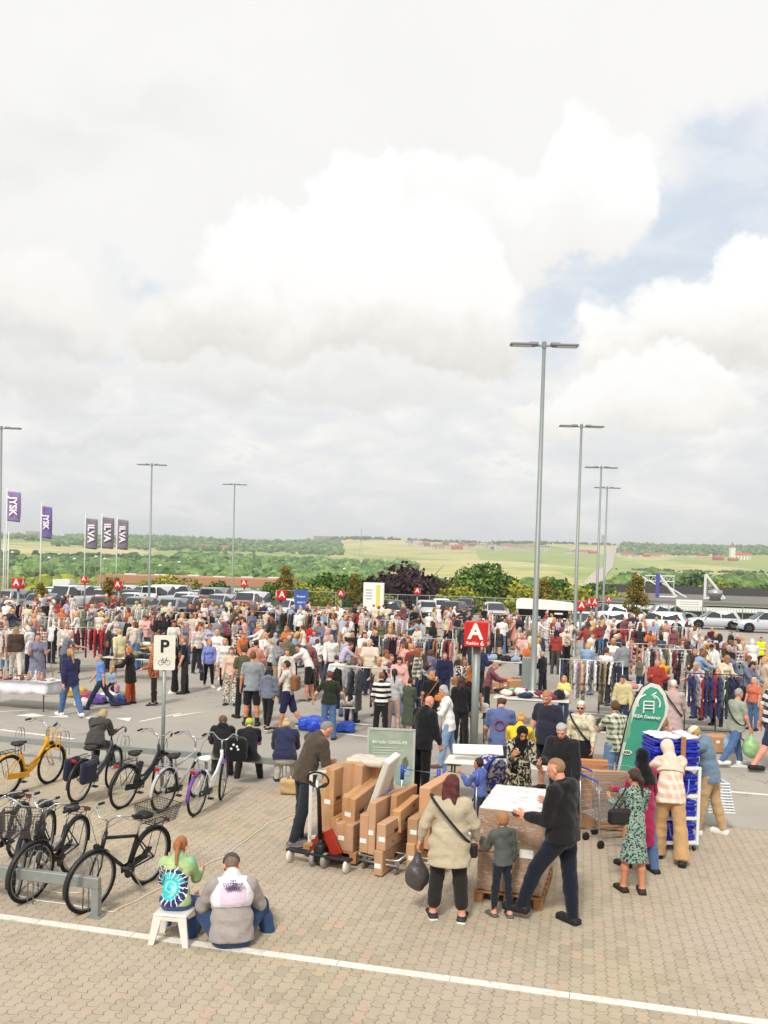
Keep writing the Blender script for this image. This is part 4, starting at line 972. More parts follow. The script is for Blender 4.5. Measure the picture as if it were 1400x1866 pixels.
# ------------------------------------------------------------ A cubes
RED = mat('sign_red', '#c8201c', .45, 0, .06, 4)
def acube(px, py_c, size_px, label, near=False, pair=False, rz=None, ped=None):
    S = .5
    # distance from apparent size
    s = size_px / S; D = FPX / s; p = PD(px, py_c, D)
    hc = p.z; root = empty('row_sign', (p.x, p.y, 0), (-AX + (R(33) if pair else R(8))) if rz is None else rz, label, 'sign', 'red cube row signs on poles')
    h = .54
    MB().box((0, 0, hc), (S, S, h), bev=.02).build('cube', RED, root)
    MB().tube([(0, 0, 0), (0, 0, hc - h / 2)], .085 if near else .07, 12).build('pole', POLE, root, True)
    faces = [((0, -S / 2 - .003, hc), (R(90), 0, 0)), ((S / 2 + .003, 0, hc), (R(90), 0, R(90))), ((-S / 2 - .003, 0, hc), (R(90), 0, R(-90)))]
    for (x, y, z_), rot in faces:
        text('A', .46, WHITE, root, (x, y, z_ + .05), rot, .03, name='letter')
        if near:
            o1 = text('Række', .1, WHITE, root, (x - .06 * (x == 0), y - .06 * (y == 0 and x != 0), z_ - .19), rot, .01, name='lettering')
            text('6', .15, WHITE, root, (x + .15 * (x == 0), y + .15 * (y == 0 and x > 0), z_ - .19), rot, .02, name='number')
    return root
o = acube(870, 1155, 42, 'large near red cube sign with white A and number 6 on a grey pole', True, rz=-AX - R(2))
for px, py, s, lb, pr in ((34, 1063, 17, 'red A cube sign above the parked cars at far left', 0), (155, 1056, 11, 'small red A cube sign between the grey flagpoles', 0), (217, 1066, 13, 'red A cube sign before the brown leaved tree', 0), (446, 1063, 11.5, 'small red A cube sign before the warehouse end', 0),
                          (512, 1085, 17, 'red A cube sign seen cornerwise beside the blue board', 1), (622, 1082, 11, 'small red A cube sign left of the slim brown tree', 0), (761, 1077, 11, 'small red A cube sign before the purple tree', 0),
                          (1059, 1104, 15, 'red A cube sign at the second tall lamp pole', 0), (1080, 1098, 14, 'red A cube sign seen cornerwise at the third tall lamp pole', 1), (1109, 1093, 9.5, 'smallest red A cube sign beside the fourth tall lamp', 0)):
    acube(px, py, s, lb, False, bool(pr))
# ------------------------------------------------------------ flags
def flag(px, ytop, ybase, wpx, hpx, txt, c, label, shape=0, side=1):
    D = 100.0 if txt == 'ILVA' else 88.0; s = FPX / D
    g = PD(px, ytop, D); root = empty('flag', (g.x, D, -.5), 0, label, 'flag', 'advertising flags at the far left')
    MB().tube([(0, 0, 0), (0, 0, g.z + .9)], [.09, .05], 8).build('flagpole', mat('flagpole_white', '#dcdcd6', .5), root, True)
    W, H = wpx / s, hpx / s; V = []; nx, ny = 8, 14
    for j in range(ny + 1):
        for i in range(nx + 1):
            u, v = i / nx, j / ny; V.append((.08 + u * W * (1 - .12 * v * v), .14 * math.sin(u * 5 + v * 3) * u, g.z + .5 - v * H - u * .12 * H * .3))
    F = [(j * (nx + 1) + i, (j + 1) * (nx + 1) + i, (j + 1) * (nx + 1) + i + 1, j * (nx + 1) + i + 1) for j in range(ny) for i in range(nx)]
    me = np_mesh('banner', V, F, [mat('flag_' + txt, c, .8, 0, .15, 1.5)], True); b = link('banner', me, root)
    sm_ = b.modifiers.new('t', 'SOLIDIFY'); sm_.thickness = .01
    text(txt, W * .74, mat('flag_letter', '#efe6ef', .7), b, (W * .5, -.2, g.z + .5 - H * .5), (R(90), R(90), 0), .04, sx=1.0 if txt == 'ILVA' else .92)
flag(13, 895, 1080, 25, 54, 'JYSK', '#8a7aa8', 'larger purple banner flag at far left with white vertical letters')
flag(76, 922, 1080, 19, 58, 'JYSK', '#75649c', 'narrower purple banner flag, second from the left')
flag(156, 944, 1085, 22, 55, 'ILVA', '#817a86', 'grey banner flag, left one of three on the wooded skyline')
flag(186, 942, 1085, 22, 56, 'ILVA', '#7d7682', 'grey banner flag, middle and tallest of the three')
flag(214, 946, 1085, 20, 54, 'ILVA', '#817a88', 'grey banner flag, right one of the three')
for px, lb in ((3, 'bare white flagpole beside the left lamp'), (11, 'second bare white flagpole at the far left'),):
    g = PD(px + 5, 970, 86); MB().tube([(0, 0, 0), (0, 0, g.z + .6)], [.09, .05], 8).build('flagpole', mat('flagpole_white', '#dcdcd6', .5), loc=(g.x, 86, -.5), label=lb, cat='flagpole', smooth=True)
# ------------------------------------------------------------ cars
GLASS = mat('car_glass', '#2b3338', .08, 0, .1, 1, spec=.8)
def carpaint():
    m, nt, b = mat_base('car_paint'); nt.l.new(nt.new('ShaderNodeObjectInfo').outputs['Color'], b.inputs['Base Color']); b.inputs['Roughness'].default_value = .28
    b.inputs['Coat Weight'].default_value = .6; b.inputs['Coat Roughness'].default_value = .08; b.inputs['Metallic'].default_value = .15; return m
CPAINT = carpaint()
def lerp_prof(prof, x):
    xs = [p[0] for p in prof]; return [float(np.interp(x, xs, [p[k] for p in prof])) for k in range(1, len(prof[0]))]
def make_car(kind):
    L = {'hatch': 4.15, 'suv': 4.5, 'wagon': 4.65, 'van': 5.0}[kind]; Wd = .89 if kind != 'van' else .97; Ht = {'hatch': 1.5, 'suv': 1.66, 'wagon': 1.47, 'van': 1.95}[kind]
    belt = Ht * (.6 if kind != 'van' else .55)
    # roof line x (front +) : (x, z, halfwidth)
    f = L / 2
    hood = {'hatch': .3, 'suv': .3, 'wagon': .31, 'van': .2}[kind]
    rear = {'hatch': -f + .12, 'suv': -f + .12, 'wagon': -f + .15, 'van': -f + .06}[kind]
    roofx0 = {'hatch': -f + .55, 'suv': -f + .5, 'wagon': -f + .55, 'van': -f + .2}[kind]
    wsx = f - L * hood * .85; roofx1 = wsx - (.85 if kind != 'van' else .7)
    NS = 26; xs = np.linspace(-f, f, NS); V = []; F = []
    hz = belt - .02
    for x in xs:
        t = abs(x) / f; wd = Wd * (1 - .16 * max(0, (t - .72) / .28) ** 2); low = .22 + .12 * max(0, (t - .85) / .15)
        top = hz if x < wsx else hz - (x - wsx) / (f - wsx) * (.14 if kind != 'van' else .1) - .2 * max(0, (x - f + .35) / .35) ** 2
        if x < -f + .2: top = hz - .03
        ring = [(0, low), (wd * .86, low), (wd * .98, low + .12), (wd, low + .35), (wd * .985, top - .16), (wd * .93, top - .03), (wd * .82, top), (0, top + .02)]
        for (y, z) in ring: V.append((x, y, z))
        for (y, z) in ring[-2:0:-1]: V.append((x, -y, z))
    n = 14
    for i in range(NS - 1):
        for k in range(n): F.append((i * n + k, (i + 1) * n + k, (i + 1) * n + (k + 1) % n, i * n + (k + 1) % n))
    F.append(tuple(range(n))); F.append(tuple((NS - 1) * n + k for k in range(n - 1, -1, -1)))
    root = empty('car')
    body = link('body', np_mesh('body', V, F, [CPAINT], True), root)
    # greenhouse
    g = MB(); rw = Wd * .76; bw = Wd * .93; zt = Ht
    rs = [(rear + .05, belt - .05, bw * .95), (roofx0, zt - .06, rw * .97), ((roofx0 + roofx1) / 2, zt, rw), (roofx1, zt - .05, rw * .97), (wsx, belt - .05, bw * .93)]
    vs = []
    for x, z, y in rs: vs += [(x, -y, z), (x, y, z)]
    base = [(rs[0][0], -bw * .95, belt - .05), (rs[0][0], bw * .95, belt - .05)]
    NSG = 9; path = []
    for i in range(len(rs) - 1):
        for k in range(3): u = k / 3; path.append(tuple(a + (b - a) * u for a, b in zip(rs[i], rs[i + 1])))
    path.append(rs[-1]); Vg = []; Fg = []
    for x, z, y in path:
        yb = bw * (.96 - .04 * abs(x) / f); Vg += [(x, yb, belt - .06), (x, y + .01, max(z - .05, belt - .05)), (x, y * .9, z), (x, 0, z + .02), (x, -y * .9, z), (x, -y - .01, max(z - .05, belt - .05)), (x, -yb, belt - .06)]
    for i in range(len(path) - 1):
        for k in range(6): Fg.append((i * 7 + k, i * 7 + k + 1, (i + 1) * 7 + k + 1, (i + 1) * 7 + k))
    link('roof', np_mesh('roof', Vg, Fg, [CPAINT], True), root)
    def quad(nm, pts, m=GLASS, off=None, par=root):
        pts = [Vector(p) for p in pts]; nn = (pts[1] - pts[0]).cross(pts[2] - pts[0]).normalized()
        c = sum(pts, Vector()) / len(pts)
        if nn.dot(c - Vector((0, 0, .8))) < 0: pts = pts[::-1]; nn = -nn
        q = [p + nn * .012 for p in pts] + [p - nn * .02 for p in pts]; k = len(pts)
        return link(nm, np_mesh(nm, q, [tuple(range(k))] + [(i, k + i, k + (i + 1) % k, (i + 1) % k) for i in range(k)], [m], False), par)
    def mixp(a, b, t): return tuple(x + (y - x) * t for x, y in zip(a, b))
    # windscreen and rear window
    A = (wsx - .03, belt + .03, bw * .86); B = (roofx1 + .1, zt - .09, rw * .88)
    quad('windscreen', [(A[0], -A[2], A[1]), (A[0], A[2], A[1]), (B[0], B[2], B[1]), (B[0], -B[2], B[1])])
    A = (rear + .09, belt + .05, bw * .8); B = (roofx0 - .06, zt - .12, rw * .84)
    quad('rear_window', [(A[0], -A[2], A[1]), (A[0], A[2], A[1]), (B[0], B[2], B[1]), (B[0], -B[2], B[1])])
    for s in (-1, 1):
        x0, x1 = roofx0 - .12, wsx - .3; xm = (x0 + x1) / 2 + .05; zb, ztp = belt + .03, zt - .13; yb, yt = bw * .945, rw * .985
        for (a, b, at_, bt) in (((xm + .04), x1 + .1, xm + .04, roofx1 + .08), (x0 + .05, xm - .04, x0 + .35, xm - .04)) if kind != 'van' else ((xm + .04, x1 + .1, xm + .04, roofx1 + .05), (x0 - .02, xm - .04, x0 + .12, xm - .04)):
            quad('side_window', [(a, s * yb, zb), (b, s * yb, zb), (bt, s * yt, ztp), (at_, s * yt, ztp)])
        MB().box((wsx - .25, s * (Wd + .07), belt + .06), (.14, .2, .13), bev=.03).build('mirror', CPAINT, root)
        MB().box((f - .2, s * Wd * .66, belt - .3), (.3, .32, .13), bev=.03).build('headlight', mat('headlight', '#d9dde0', .1, .2), root)
        MB().box((-f + .09, s * Wd * .74, belt - .12), (.16, .3, .22), bev=.03).build('taillight', mat('taillight', '#a3150f', .2), root)
    MB().box((-f - .0, 0, belt - .3), (.04, .5, .11)).build('number_plate', WHITE, root)
    MB().box((-f + .05, 0, .38), (.2, Wd * 1.72, .22), bev=.04).build('bumper', mat('bumper', '#2a2b2c', .6), root)
    MB().box((f - .04, 0, .45), (.1, Wd * 1.1, .2), bev=.03).build('grille', BLACK, root)
    wm = MB(); wm.lathe([(.31, -.09), (.335, -.06), (.335, .06), (.31, .09), (.22, .085), (.22, -.085)], 20, (0, 0, 0), Matrix.Rotation(R(90), 3, 'X')); tyre = wm.mesh('tyre', RUBBER, True)
    rm = MB(); rm.lathe([(.225, -.07), (.225, .07), (.2, .085), (.06, .06), (.0, .07)], 20, (0, 0, 0), Matrix.Rotation(R(90), 3, 'X'))
    for k in range(5): rm.box((.13 * math.cos(k * 1.2566), 0, .13 * math.sin(k * 1.2566)), (.05, .19, .05))
    rim = rm.mesh('rim', mat('alloy', '#b8babb', .35, .6), True)
    arch = MB().lathe([(.40, -.012), (.40, .012)], 20, (0, 0, 0), Matrix.Rotation(R(90), 3, 'X')).mesh('wheel_arch', BLACK)
    for xx in (f - .82, -f + .8):
        for s in (-1, 1):
            t = link('wheel', tyre, root, (xx, s * (Wd - .08), .335)); r_ = link('rim', rim, t, (0, 0, 0)); r_.rotation_euler = (0, 0, 0 if s < 0 else math.pi)
            link('wheel_arch', arch, root, (xx, s * (Wd - .005) , .37))
    return root
CARP = {}
CARCOL = {'white': '#e6e7e6', 'silver': '#c6cacc', 'grey': '#8f969a', 'dark grey': '#41474c', 'black': '#1f2226', 'red': '#98231f', 'blue': '#33466b', 'beige': '#b8b0a0'}
KW = {'hatch': 'hatchback', 'suv': 'tall SUV', 'wagon': 'estate car', 'van': 'van'}
def car(kind, col, loc, rz, label):
    if kind not in CARP: CARP[kind] = make_car(kind); o = CARP[kind]
    else: o = ctree(CARP[kind])
    o.location = loc; o.rotation_euler = (0, 0, rz); tag(o, label, 'car', 'cars parked at the far side of the lot')
    for ch in o.children:
        if ch.name.split('.')[0] in ('body', 'roof', 'mirror'): ch.color = lin(CARCOL[col]) + (1,)
    return o
HB = math.atan2(UB.y, UB.x); HA = math.atan2(UA.y, UA.x)
rd = random.Random(11)
used_lab = {}
def uniq(lab, alts=()):
    if lab not in used_lab: used_lab[lab] = 1; return lab
    for a in alts:
        l2 = f'{lab}, {a}'
        if l2 not in used_lab: used_lab[l2] = 1; return l2
    return lab
LM = [(60, 'the far left A sign'), (155, 'the small A sign by the flags'), (217, 'the brown leaved tree'), (277, 'the lamp left of the warehouse sign'), (345, 'the warehouse sign'), (428, 'the lamp before the warehouse end'), (512, 'the paired A faces'), (548, 'the blue board'), (620, 'the slim brown tree'), (690, 'the white display board'), (761, 'the purple tree'), (830, 'the large rounded tree')]
def near(px): return min(LM, key=lambda l: abs(l[0] - px))[1]
cars_px = []
def rowcars(b, a0, a1, head, x0, x1, mix, rowname, jit=.0):
    a = a0
    while a < a1:
        p = Vector(lotpt(a, b)); px, py = PJ(p)
        if x0 <= px <= x1 and rd.random() > .06:
            k = rd.choice(['hatch', 'hatch', 'suv', 'suv', 'wagon', 'van'] if rd.random() < .5 else ['hatch', 'suv', 'wagon']); c = rd.choice(mix)
            lab = f'{c} {KW[k]} in the {rowname} parking row near {near(px)}'
            lab = uniq(lab, (f'one place further right', 'two places further right', 'three places further right'))
            car(k, c, (p.x + rd.uniform(-.1, .1), p.y + rd.uniform(-.25, .25), 0), head + rd.uniform(-.04, .04), lab); cars_px.append(px)
        a += 2.55 + rd.uniform(0, .2)
mixc = ['white', 'white', 'white', 'white', 'silver', 'silver', 'silver', 'grey', 'dark grey', 'black', 'red', 'beige']
rowcars(57.0, -42, 4, HB + .0, -40, 470, mixc, 'nearest')
rowcars(62.5, -44, 5, HB + math.pi, -40, 545, mixc, 'second')
rowcars(71.0, -48, 8, HB, -40, 490, mixc, 'third')
rowcars(76.5, -50, 8, HB + math.pi, -40, 470, mixc, 'rearmost')
rowcars(66.0, -14, 10, HB + math.pi - .5, 545, 735, ['white', 'silver', 'silver', 'grey', 'white'], 'echelon')
rowcars(70.5, -8, 12, HB + math.pi - .5, 560, 830, ['silver', 'silver', 'white', 'grey', 'dark grey'], 'back echelon')
def car_at(kind, c, px, py, rz, lab): g = G(px, py); car(kind, c, (g.x, g.y, 0), rz, lab); cars_px.append(px)
for k, c, px, py, rz, lab in (
    ('hatch', 'red', 355, 1118, HB + math.pi, 'bright red hatchback in front of the lamp before the warehouse'), ('van', 'silver', 322, 1102, HA + .3, 'long silver van side on below the warehouse sign'),
    ('suv', 'dark grey', 690, 1131, HA + math.pi, 'dark estate parked side on under the white display board'), ('wagon', 'black', 832, 1126, HB - .2, 'black estate at the right end of the middle car row'),
    ('wagon', 'silver', 775, 1124, HB + .3, 'silver estate left of the black estate in the middle row'), ('hatch', 'white', 802, 1120, HB + .3, 'white hatchback just left of the black estate'), ('hatch', 'dark grey', 850, 1118, HB, 'dark red backed hatchback at the very end of the middle row'),
    ('hatch', 'silver', 901, 1130, HB + math.pi + .25, 'lone silver white car facing the camera before the big tree'),
    ('hatch', 'silver', 1300, 1146, math.pi - AX + .03, 'silver crossover side on, alone on the right before the guard rail'), ('suv', 'silver', 1395, 1153, math.pi - AX + .1, 'silver car cut by the right edge of the photo'),
    ('suv', 'white', 1150, 1140, HA + .1, 'white SUV behind the tree at the right of the market'), ('wagon', 'white', 1195, 1150, HA + math.pi - .2, 'long white estate in front of the tree at right'), ('wagon', 'white', 1100, 1150, HA + math.pi - .3, 'white estate beside the right hand red signs'),
    ('suv', 'dark grey', 1066, 1134, HA + math.pi, 'dark SUV behind the right hand red signs'), ('hatch', 'white', 1062, 1156, HB + 2.6, 'white hatchback at the foot of the second tall lamp'), ('hatch', 'silver', 1225, 1132, HA + .1, 'silver hatchback at the back of the right car group')):
    car_at(k, c, px, py, rz, lab)
# ------------------------------------------------------------ white trailer
g = G(994, 1141); tr = empty('trailer', (g.x, g.y, 0), -AX - .05, 'white sales trailer with rounded roof and two dark open hatches', 'trailer'); tr.scale = (.68,) * 3
t = MB()
prof = [(-3.2, 1.9), (-3.2, 2.75), (-3.1, 2.95), (-2.9, 3.05), (0, 2.95), (2.6, 2.75), (3.0, 2.6), (3.1, 2.3), (3.1, 1.9)]
t.prism([(x, z) for x, z in prof], 0, 2.2, Matrix(((1, 0, 0, 0), (0, 0, 1, -1.1), (0, 1, 0, 0), (0, 0, 0, 1)))); t.box((0, .9, 1.1), (6.1, .1, 1.6)); t.box((-3.1, 0, 1.1), (.1, 1.9, 1.6)); t.box((3.0, 0, 1.1), (.1, 1.9, 1.6)); t.box((0, 0, .45), (6.1, 2, .2)); t.box((.3, -1.0, 1.2), (.14, .08, 1.5))
t.build('body', mat('trailer_white', '#e9e7e2', .5), tr); MB().box((0, .5, 1.2), (5.9, .5, 1.3)).build('dark_interior', mat('dark_inside', '#2b2a2a', .8), tr); MB().box((1.5, -1.05, 1.5), (.9, .03, .18)).build('menu_board', WHITE, tr)  # dark block behind the hatches stands in for the shade inside
for s in (-1, 1): MB().lathe([(.32, -.1), (.32, .1)], 16, (s * .5, -.8, .32), Matrix.Rotation(R(90), 3, 'X')).build('wheel', RUBBER, tr)
# display boards
g = G(680, 1133); bd = empty('display_board', (g.x, g.y, 0), -.1, 'white display board with yellow stripe and grey print beside a car', 'sign')
MB().box((0, 0, 1.75), (1.55, .45, 2.4), bev=.03).build('panel', WHITE, bd); MB().box((.35, -.235, 1.8), (.28, .02, 2.0)).build('stripe', mat('yellow_print', '#d9cf5a', .6), bd)
for k in range(4): MB().box((-.35, -.235, 2.4 - k * .22), (.55 - .1 * (k % 2), .02, .07)).build('print_line', mat('grey_print', '#a9adb0', .6), bd)
MB().box((-.6, 0, .3), (.1, .3, .6)).build('leg', STEEL, bd); MB().box((.6, 0, .3), (.1, .3, .6)).build('leg', STEEL, bd)
g = G(548, 1131); bd = empty('blue_board', (g.x, g.y, 0), -.12, 'blue information board with white words on two posts', 'sign')
MB().box((0, 0, 1.5), (.95, .07, 1.6)).build('panel', mat('board_blue', '#3b5aa8', .5), bd)
text('Shopper', .2, WHITE, bd, (0, -.045, 1.8), (R(90), 0, 0), .02); text('10.00-17', .18, WHITE, bd, (0, -.045, 1.35), (R(90), 0, 0), .02)
for s in (-1, 1): MB().tube([(s * .5, 0, 0), (s * .5, 0, 2.3)], .025, 6).build('post', STEEL, bd)
g = G(1262, 1136); bd = empty('notice_board', (g.x, g.y + 1, 0), -AX, 'long white notice board on posts behind the silver crossover', 'sign')
MB().box((0, 0, 1.75), (2.3, .08, .6)).build('panel', WHITE, bd); [MB().box((s * 1.15, 0, 1.02), (.1, .1, 2.05)).build('post', GALV, bd) for s in (-1, 1)]
for k in range(2): MB().box((0, -.045, 1.85 - k * .2), (1.7, .01, .06)).build('print_line', mat('grey_print', '#a9adb0', .6), bd)
g = PD(116, 1075, 105); bd = empty('bus_shelter', (g.x, g.y, TZ(g.x, g.y)), 0, 'white roofed open shelter beyond the parked cars at left', 'shelter')
hh = g.z + .9 - TZ(g.x, g.y); MB().box((0, 0, hh), (2.1, 1.6, .8)).build('roof', WHITE, bd); [MB().tube([(s * 1.0, -.7, 0), (s * 1.0, -.7, hh)], .05, 6).build('post', STEEL, bd) for s in (-1, 1)]
# ------------------------------------------------------------ parking sign P
g = G(295, 1440); ps = empty('parking_sign', (g.x, g.y, 0), math.atan2(-g.x, g.y) * .6, 'white bicycle parking sign with black P on a steel pole', 'sign')
hp = hgt(295, 1440, 1157)
MB().tube([(0, 0, 0), (0, 0, hp - .12)], .032, 12).build('pole', GALV, ps, True)
sgn = MB(); w_, h_ = .36, .6; rr = .03; pts = []
for cx_, cy_, a0 in ((w_ / 2 - rr, h_ / 2 - rr, 0), (-w_ / 2 + rr, h_ / 2 - rr, 90), (-w_ / 2 + rr, -h_ / 2 + rr, 180), (w_ / 2 - rr, -h_ / 2 + rr, 270)):
    for k in range(5): a = R(a0 + k * 22.5); pts.append((cx_ + rr * math.cos(a), cy_ + rr * math.sin(a)))
MX = Matrix.Translation((0, -.045, hp - h_ / 2 + .0)) @ Matrix.Rotation(R(90), 4, 'X')
sgn.prism(pts, -.004, .004, MX); pl = sgn.build('plate', mat('sign_white', '#e4e0d4', .5), ps)
BT = mat('sign_black', '#1c1c1c', .6); text('P', .3, BT, pl, (0, -.052, hp - h_ / 2 + .1), (R(90), 0, 0), .025, name='letter')
bk = MB()
for sx in (-.055, .055): bk.tube([(sx + .042 * math.cos(a), 0, .042 * math.sin(a)) for a in np.linspace(0, 6.28, 17)[:-1]], .003, 4, closed=True)
bk.tube([(-.055, 0, 0), (-.03, 0, .06), (.035, 0, .06), (.0, 0, 0), (-.055, 0, 0)], .003, 4); bk.tube([(0, 0, 0), (-.034, 0, .08)], .003, 4); bk.tube([(.055, 0, 0), (.03, 0, .085), (.045, 0, .092)], .003, 4)
o = bk.build('bicycle_symbol', BT, pl); o.location = (0, -.052, hp - h_ / 2 - .17)
MB().box((0, -.02, hp - h_ / 2), (.07, .05, .3)).build('bracket', GALV, ps)
# ------------------------------------------------------------ bicycle racks
def bikerack(p_end, length, label, hoops, post_end=True, h=.44):
    root = empty('bicycle_rack', (p_end.x, p_end.y, 0), -AX, label, 'bicycle rack')
    MB().box((-length / 2, 0, h - .06), (length, .07, .12), bev=.006).build('beam', GALV, root)
    MB().box((-.04, 0, (h - .12) / 2), (.085, .07, h - .12)).build('post', GALV, root); MB().box((-.04, 0, .012), (.16, .14, .012)).build('foot_plate', GALV, root)
    MB().box((-length + .1, 0, (h - .12) / 2), (.085, .07, h - .12)).build('post', GALV, root)
    for x in hoops:
        for dx in (-.0, .07):
            m = MB(); m.tube([(x + dx, .07, .02), (x + dx, .08, h + .02)] + [(x + dx + 0, .08 + .09 - .09 * math.cos(a), h + .02 + .13 * math.sin(a)) for a in np.linspace(.3, 2.84, 7)] + [(x + dx, .26, .1)], .008, 6)
            m.build('hoop', GALV, root, True)
        
    return root
PF = G(181, 1672); bikerack(PF, 4.2, 'near galvanised bicycle rack at lower left with one square end post', [-.25, -.95, -1.6, -2.3])
PR = G(711, 1444); bikerack(PR, 9.5, 'long galvanised rail behind the bicycles that people sit on', [-2.1, -4.5, -5.3, -6.6, -7.6])
# ------------------------------------------------------------ bicycles
def bike(rear, front, spec, label):
    pr, pf = G(*rear), G(*front); d = (pf - pr); ang = math.atan2(d.y, d.x); c = (pr + pf) / 2
    root = empty('bicycle', (c.x, c.y, .008), ang, label, 'bicycle', 'bicycles parked at the two racks')
    lean = spec.get('lean', 4); root.rotation_euler = (R(lean), 0, ang)
    WB, r = 1.0, .335; fx, rx = WB / 2, -WB / 2; steer = R(spec.get('steer', 12))
    fc = mat('bike_frame', spec['frame'], .35, .1, .06, 4); acc = mat('bike_fender', spec.get('fender', spec['frame']), .45)
    def wheel(x, nm, yaw=0):
        t = MB(); N = 36; t.tube([(r * math.cos(a), 0, r * math.sin(a)) for a in np.linspace(0, 2 * math.pi, N + 1)[:-1]], .021, 8, closed=True)
        w_ = t.build('wheel', RUBBER, root, True, loc=(x, 0, r)); w_.rotation_euler = (0, 0, yaw)
        m = MB(); m.tube([((r - .027) * math.cos(a), 0, (r - .027) * math.sin(a)) for a in np.linspace(0, 2 * math.pi, N + 1)[:-1]], .011, 6, closed=True); m.build('rim', mat('bike_rim', '#8e9193', .3, .7) if not spec.get('darkrim') else BLACK, w_, True)
        sp = MB()
        for k in range(18):
            a = k * 2 * math.pi / 18; b_ = a + (.35 if k % 2 else -.35); sp.tube([(.02 * math.cos(b_), .022 * (1 if k % 4 < 2 else -1), .02 * math.sin(b_)), ((r - .03) * math.cos(a), 0, (r - .03) * math.sin(a))], .0016, 3, caps=False)
        sp.build('spokes', STEEL, w_); MB().lathe([(.012, -.05), (.028, -.03), (.028, .03), (.012, .05)], 10, (0, 0, 0), Matrix.Rotation(R(90), 3, 'X')).build('hub', STEEL, w_)
        return w_
    wheel(rx, 'wheel'); wheel(fx, 'wheel', steer)
    bb = (-.09, 0, .29); seat = (-.27, 0, .82 + spec.get('seath', 0)); stt = (-.22, 0, .66); head = (.33, 0, .80); hb = (.37, 0, .66); RC = (rx, 0, r); FC = (fx, 0, r)
    f = MB(); big = spec.get('tube', .017)
    if spec.get('step'):
        f.tube([hb, (.22, 0, .5), (.06, 0, .37), bb], big * 1.35, 10); f.tube([(.345, 0, .76), (.18, 0, .54), (-.02, 0, .42), (-.15, 0, .45)], big * .9, 8)
    else: f.tube([hb, bb], big * 1.15, 10); f.tube([(.335, 0, .79), stt], big, 10)
    f.tube([bb, stt], big, 10); f.tube([(.325, 0, .86), (.385, 0, .62)], big * 1.2, 10)
    for s in (-1, 1): f.tube([(bb[0], s * .03, bb[2]), (rx, s * .055, r)], .011, 6); f.tube([(stt[0], s * .02, stt[2] - .02), (rx, s * .055, r)], .009, 6)
    if spec.get('battery'): f.box((-.17, 0, .5), (.09, .075, .38), Matrix.Rotation(R(18), 3, 'Y'), bev=.02)
    f.build('frame', fc, root, True)
    fk = MB()
    for s in (-1, 1): fk.tube([(.385, s * .035, .64), (.42, s * .055, .5), (fx, s * .052, r)], .011, 6)
    fk.tube([(.385, -.04, .64), (.385, .04, .64)], .016, 6); fk.build('fork', fc, root, True)
    SP = MB(); SP.tube([stt, seat], .013, 8); SP.build('seat_post', STEEL, root, True)
    v_, f_ = nets([rbx((seat[0] - .05, 0, seat[2] + .03), (.075, .08, .028), None, .025), cap((seat[0], 0, seat[2] + .035), (seat[0] + .13, 0, seat[2] + .03), .035, .022), ell((seat[0] - .07, 0, seat[2] + .03), (.08, .095, .035))], .011, .03)
    link('saddle', np_mesh('saddle', v_, f_, [mat('saddle', spec.get('saddle', '#222223'), .6)]), root)
    def fender(cx, a0, a1, yaw=0):
        pts = [(cx + (r + .035) * math.cos(a), 0, r + (r + .035) * math.sin(a)) for a in np.linspace(R(a0), R(a1), 16)]
        n0 = len(fd.v)
        for (x, y, z) in pts:
            for yy, dr in ((-.028, -.012), (0, 0), (.028, -.012)):
                k_ = 1 + dr / (r + .035); X_ = (x - cx) * k_; fd.v.append((cx + X_ * math.cos(yaw) - yy * math.sin(yaw), yy * math.cos(yaw) + X_ * math.sin(yaw), r + (z - r) * k_))
        for i in range(15):
            for j in range(2): fd.f.append((n0 + i * 3 + j, n0 + (i + 1) * 3 + j, n0 + (i + 1) * 3 + j + 1, n0 + i * 3 + j + 1)); fd.mi.append(0)
    if spec.get('fenders', 1):
        for ar in ((rx, 20, 190), (fx, -15, 125, steer)):
            fd = MB(); fender(*ar); fo = fd.build('mudguard', acc, root, True); so_ = fo.modifiers.new('t', 'SOLIDIFY'); so_.thickness = .004
    # handlebar
    hbm = MB(); cs, sn = math.cos(steer), math.sin(steer); T = lambda x, y, z: (.3 + (x - .3) * cs - y * sn, (x - .3) * sn + y * cs, z)
    up = spec.get('bar', .16); hbm.tube([(.325, 0, .84), (.31, 0, .93 + up * .4), T(.34, 0, .95 + up * .4)], .014, 8)
    pts = [T(.34, 0, .95 + up * .4)]
    for s in (-1, 1): hbm.tube([T(.34, 0, .95 + up * .4), T(.37, s * .07, .955 + up * .45), T(.36, s * .17, .97 + up), T(.27, s * .25, .97 + up), T(.14, s * .29, .955 + up)], .011, 8)
    hbm.build('handlebar', mat('bar_chrome', '#b6b9ba', .25, .8) if not spec.get('blackbar') else BLACK, root, True)
    for s in (-1, 1):
        gq = MB(); gq.tube([T(.22, s * .265, .965 + up), T(.12, s * .295, .953 + up)], .017, 8); gq.build('grip', mat('grip', spec.get('grip', '#1b1b1b'), .7), root, True)
        lv = MB(); lv.tube([T(.29, s * .235, .955 + up), T(.24, s * .25, .92 + up), T(.17, s * .27, .915 + up)], .005, 5); lv.build('brake_lever', STEEL, root)
        cb = MB(); cb.tube([T(.28, s * .22, .95 + up), T(.42, s * .2, .9 + up), T(.46, s * .08, .8 + up), (.4, s * .02, .66)], .003, 4); cb.build('cable', BLACK, root)
    # drive side
    cr = MB(); cr.lathe([(.09, -.045), (.09, -.04)], 24, (bb[0], 0, bb[2]), Matrix.Rotation(R(90), 3, 'X')); cr.build('chainring', BLACK, root)
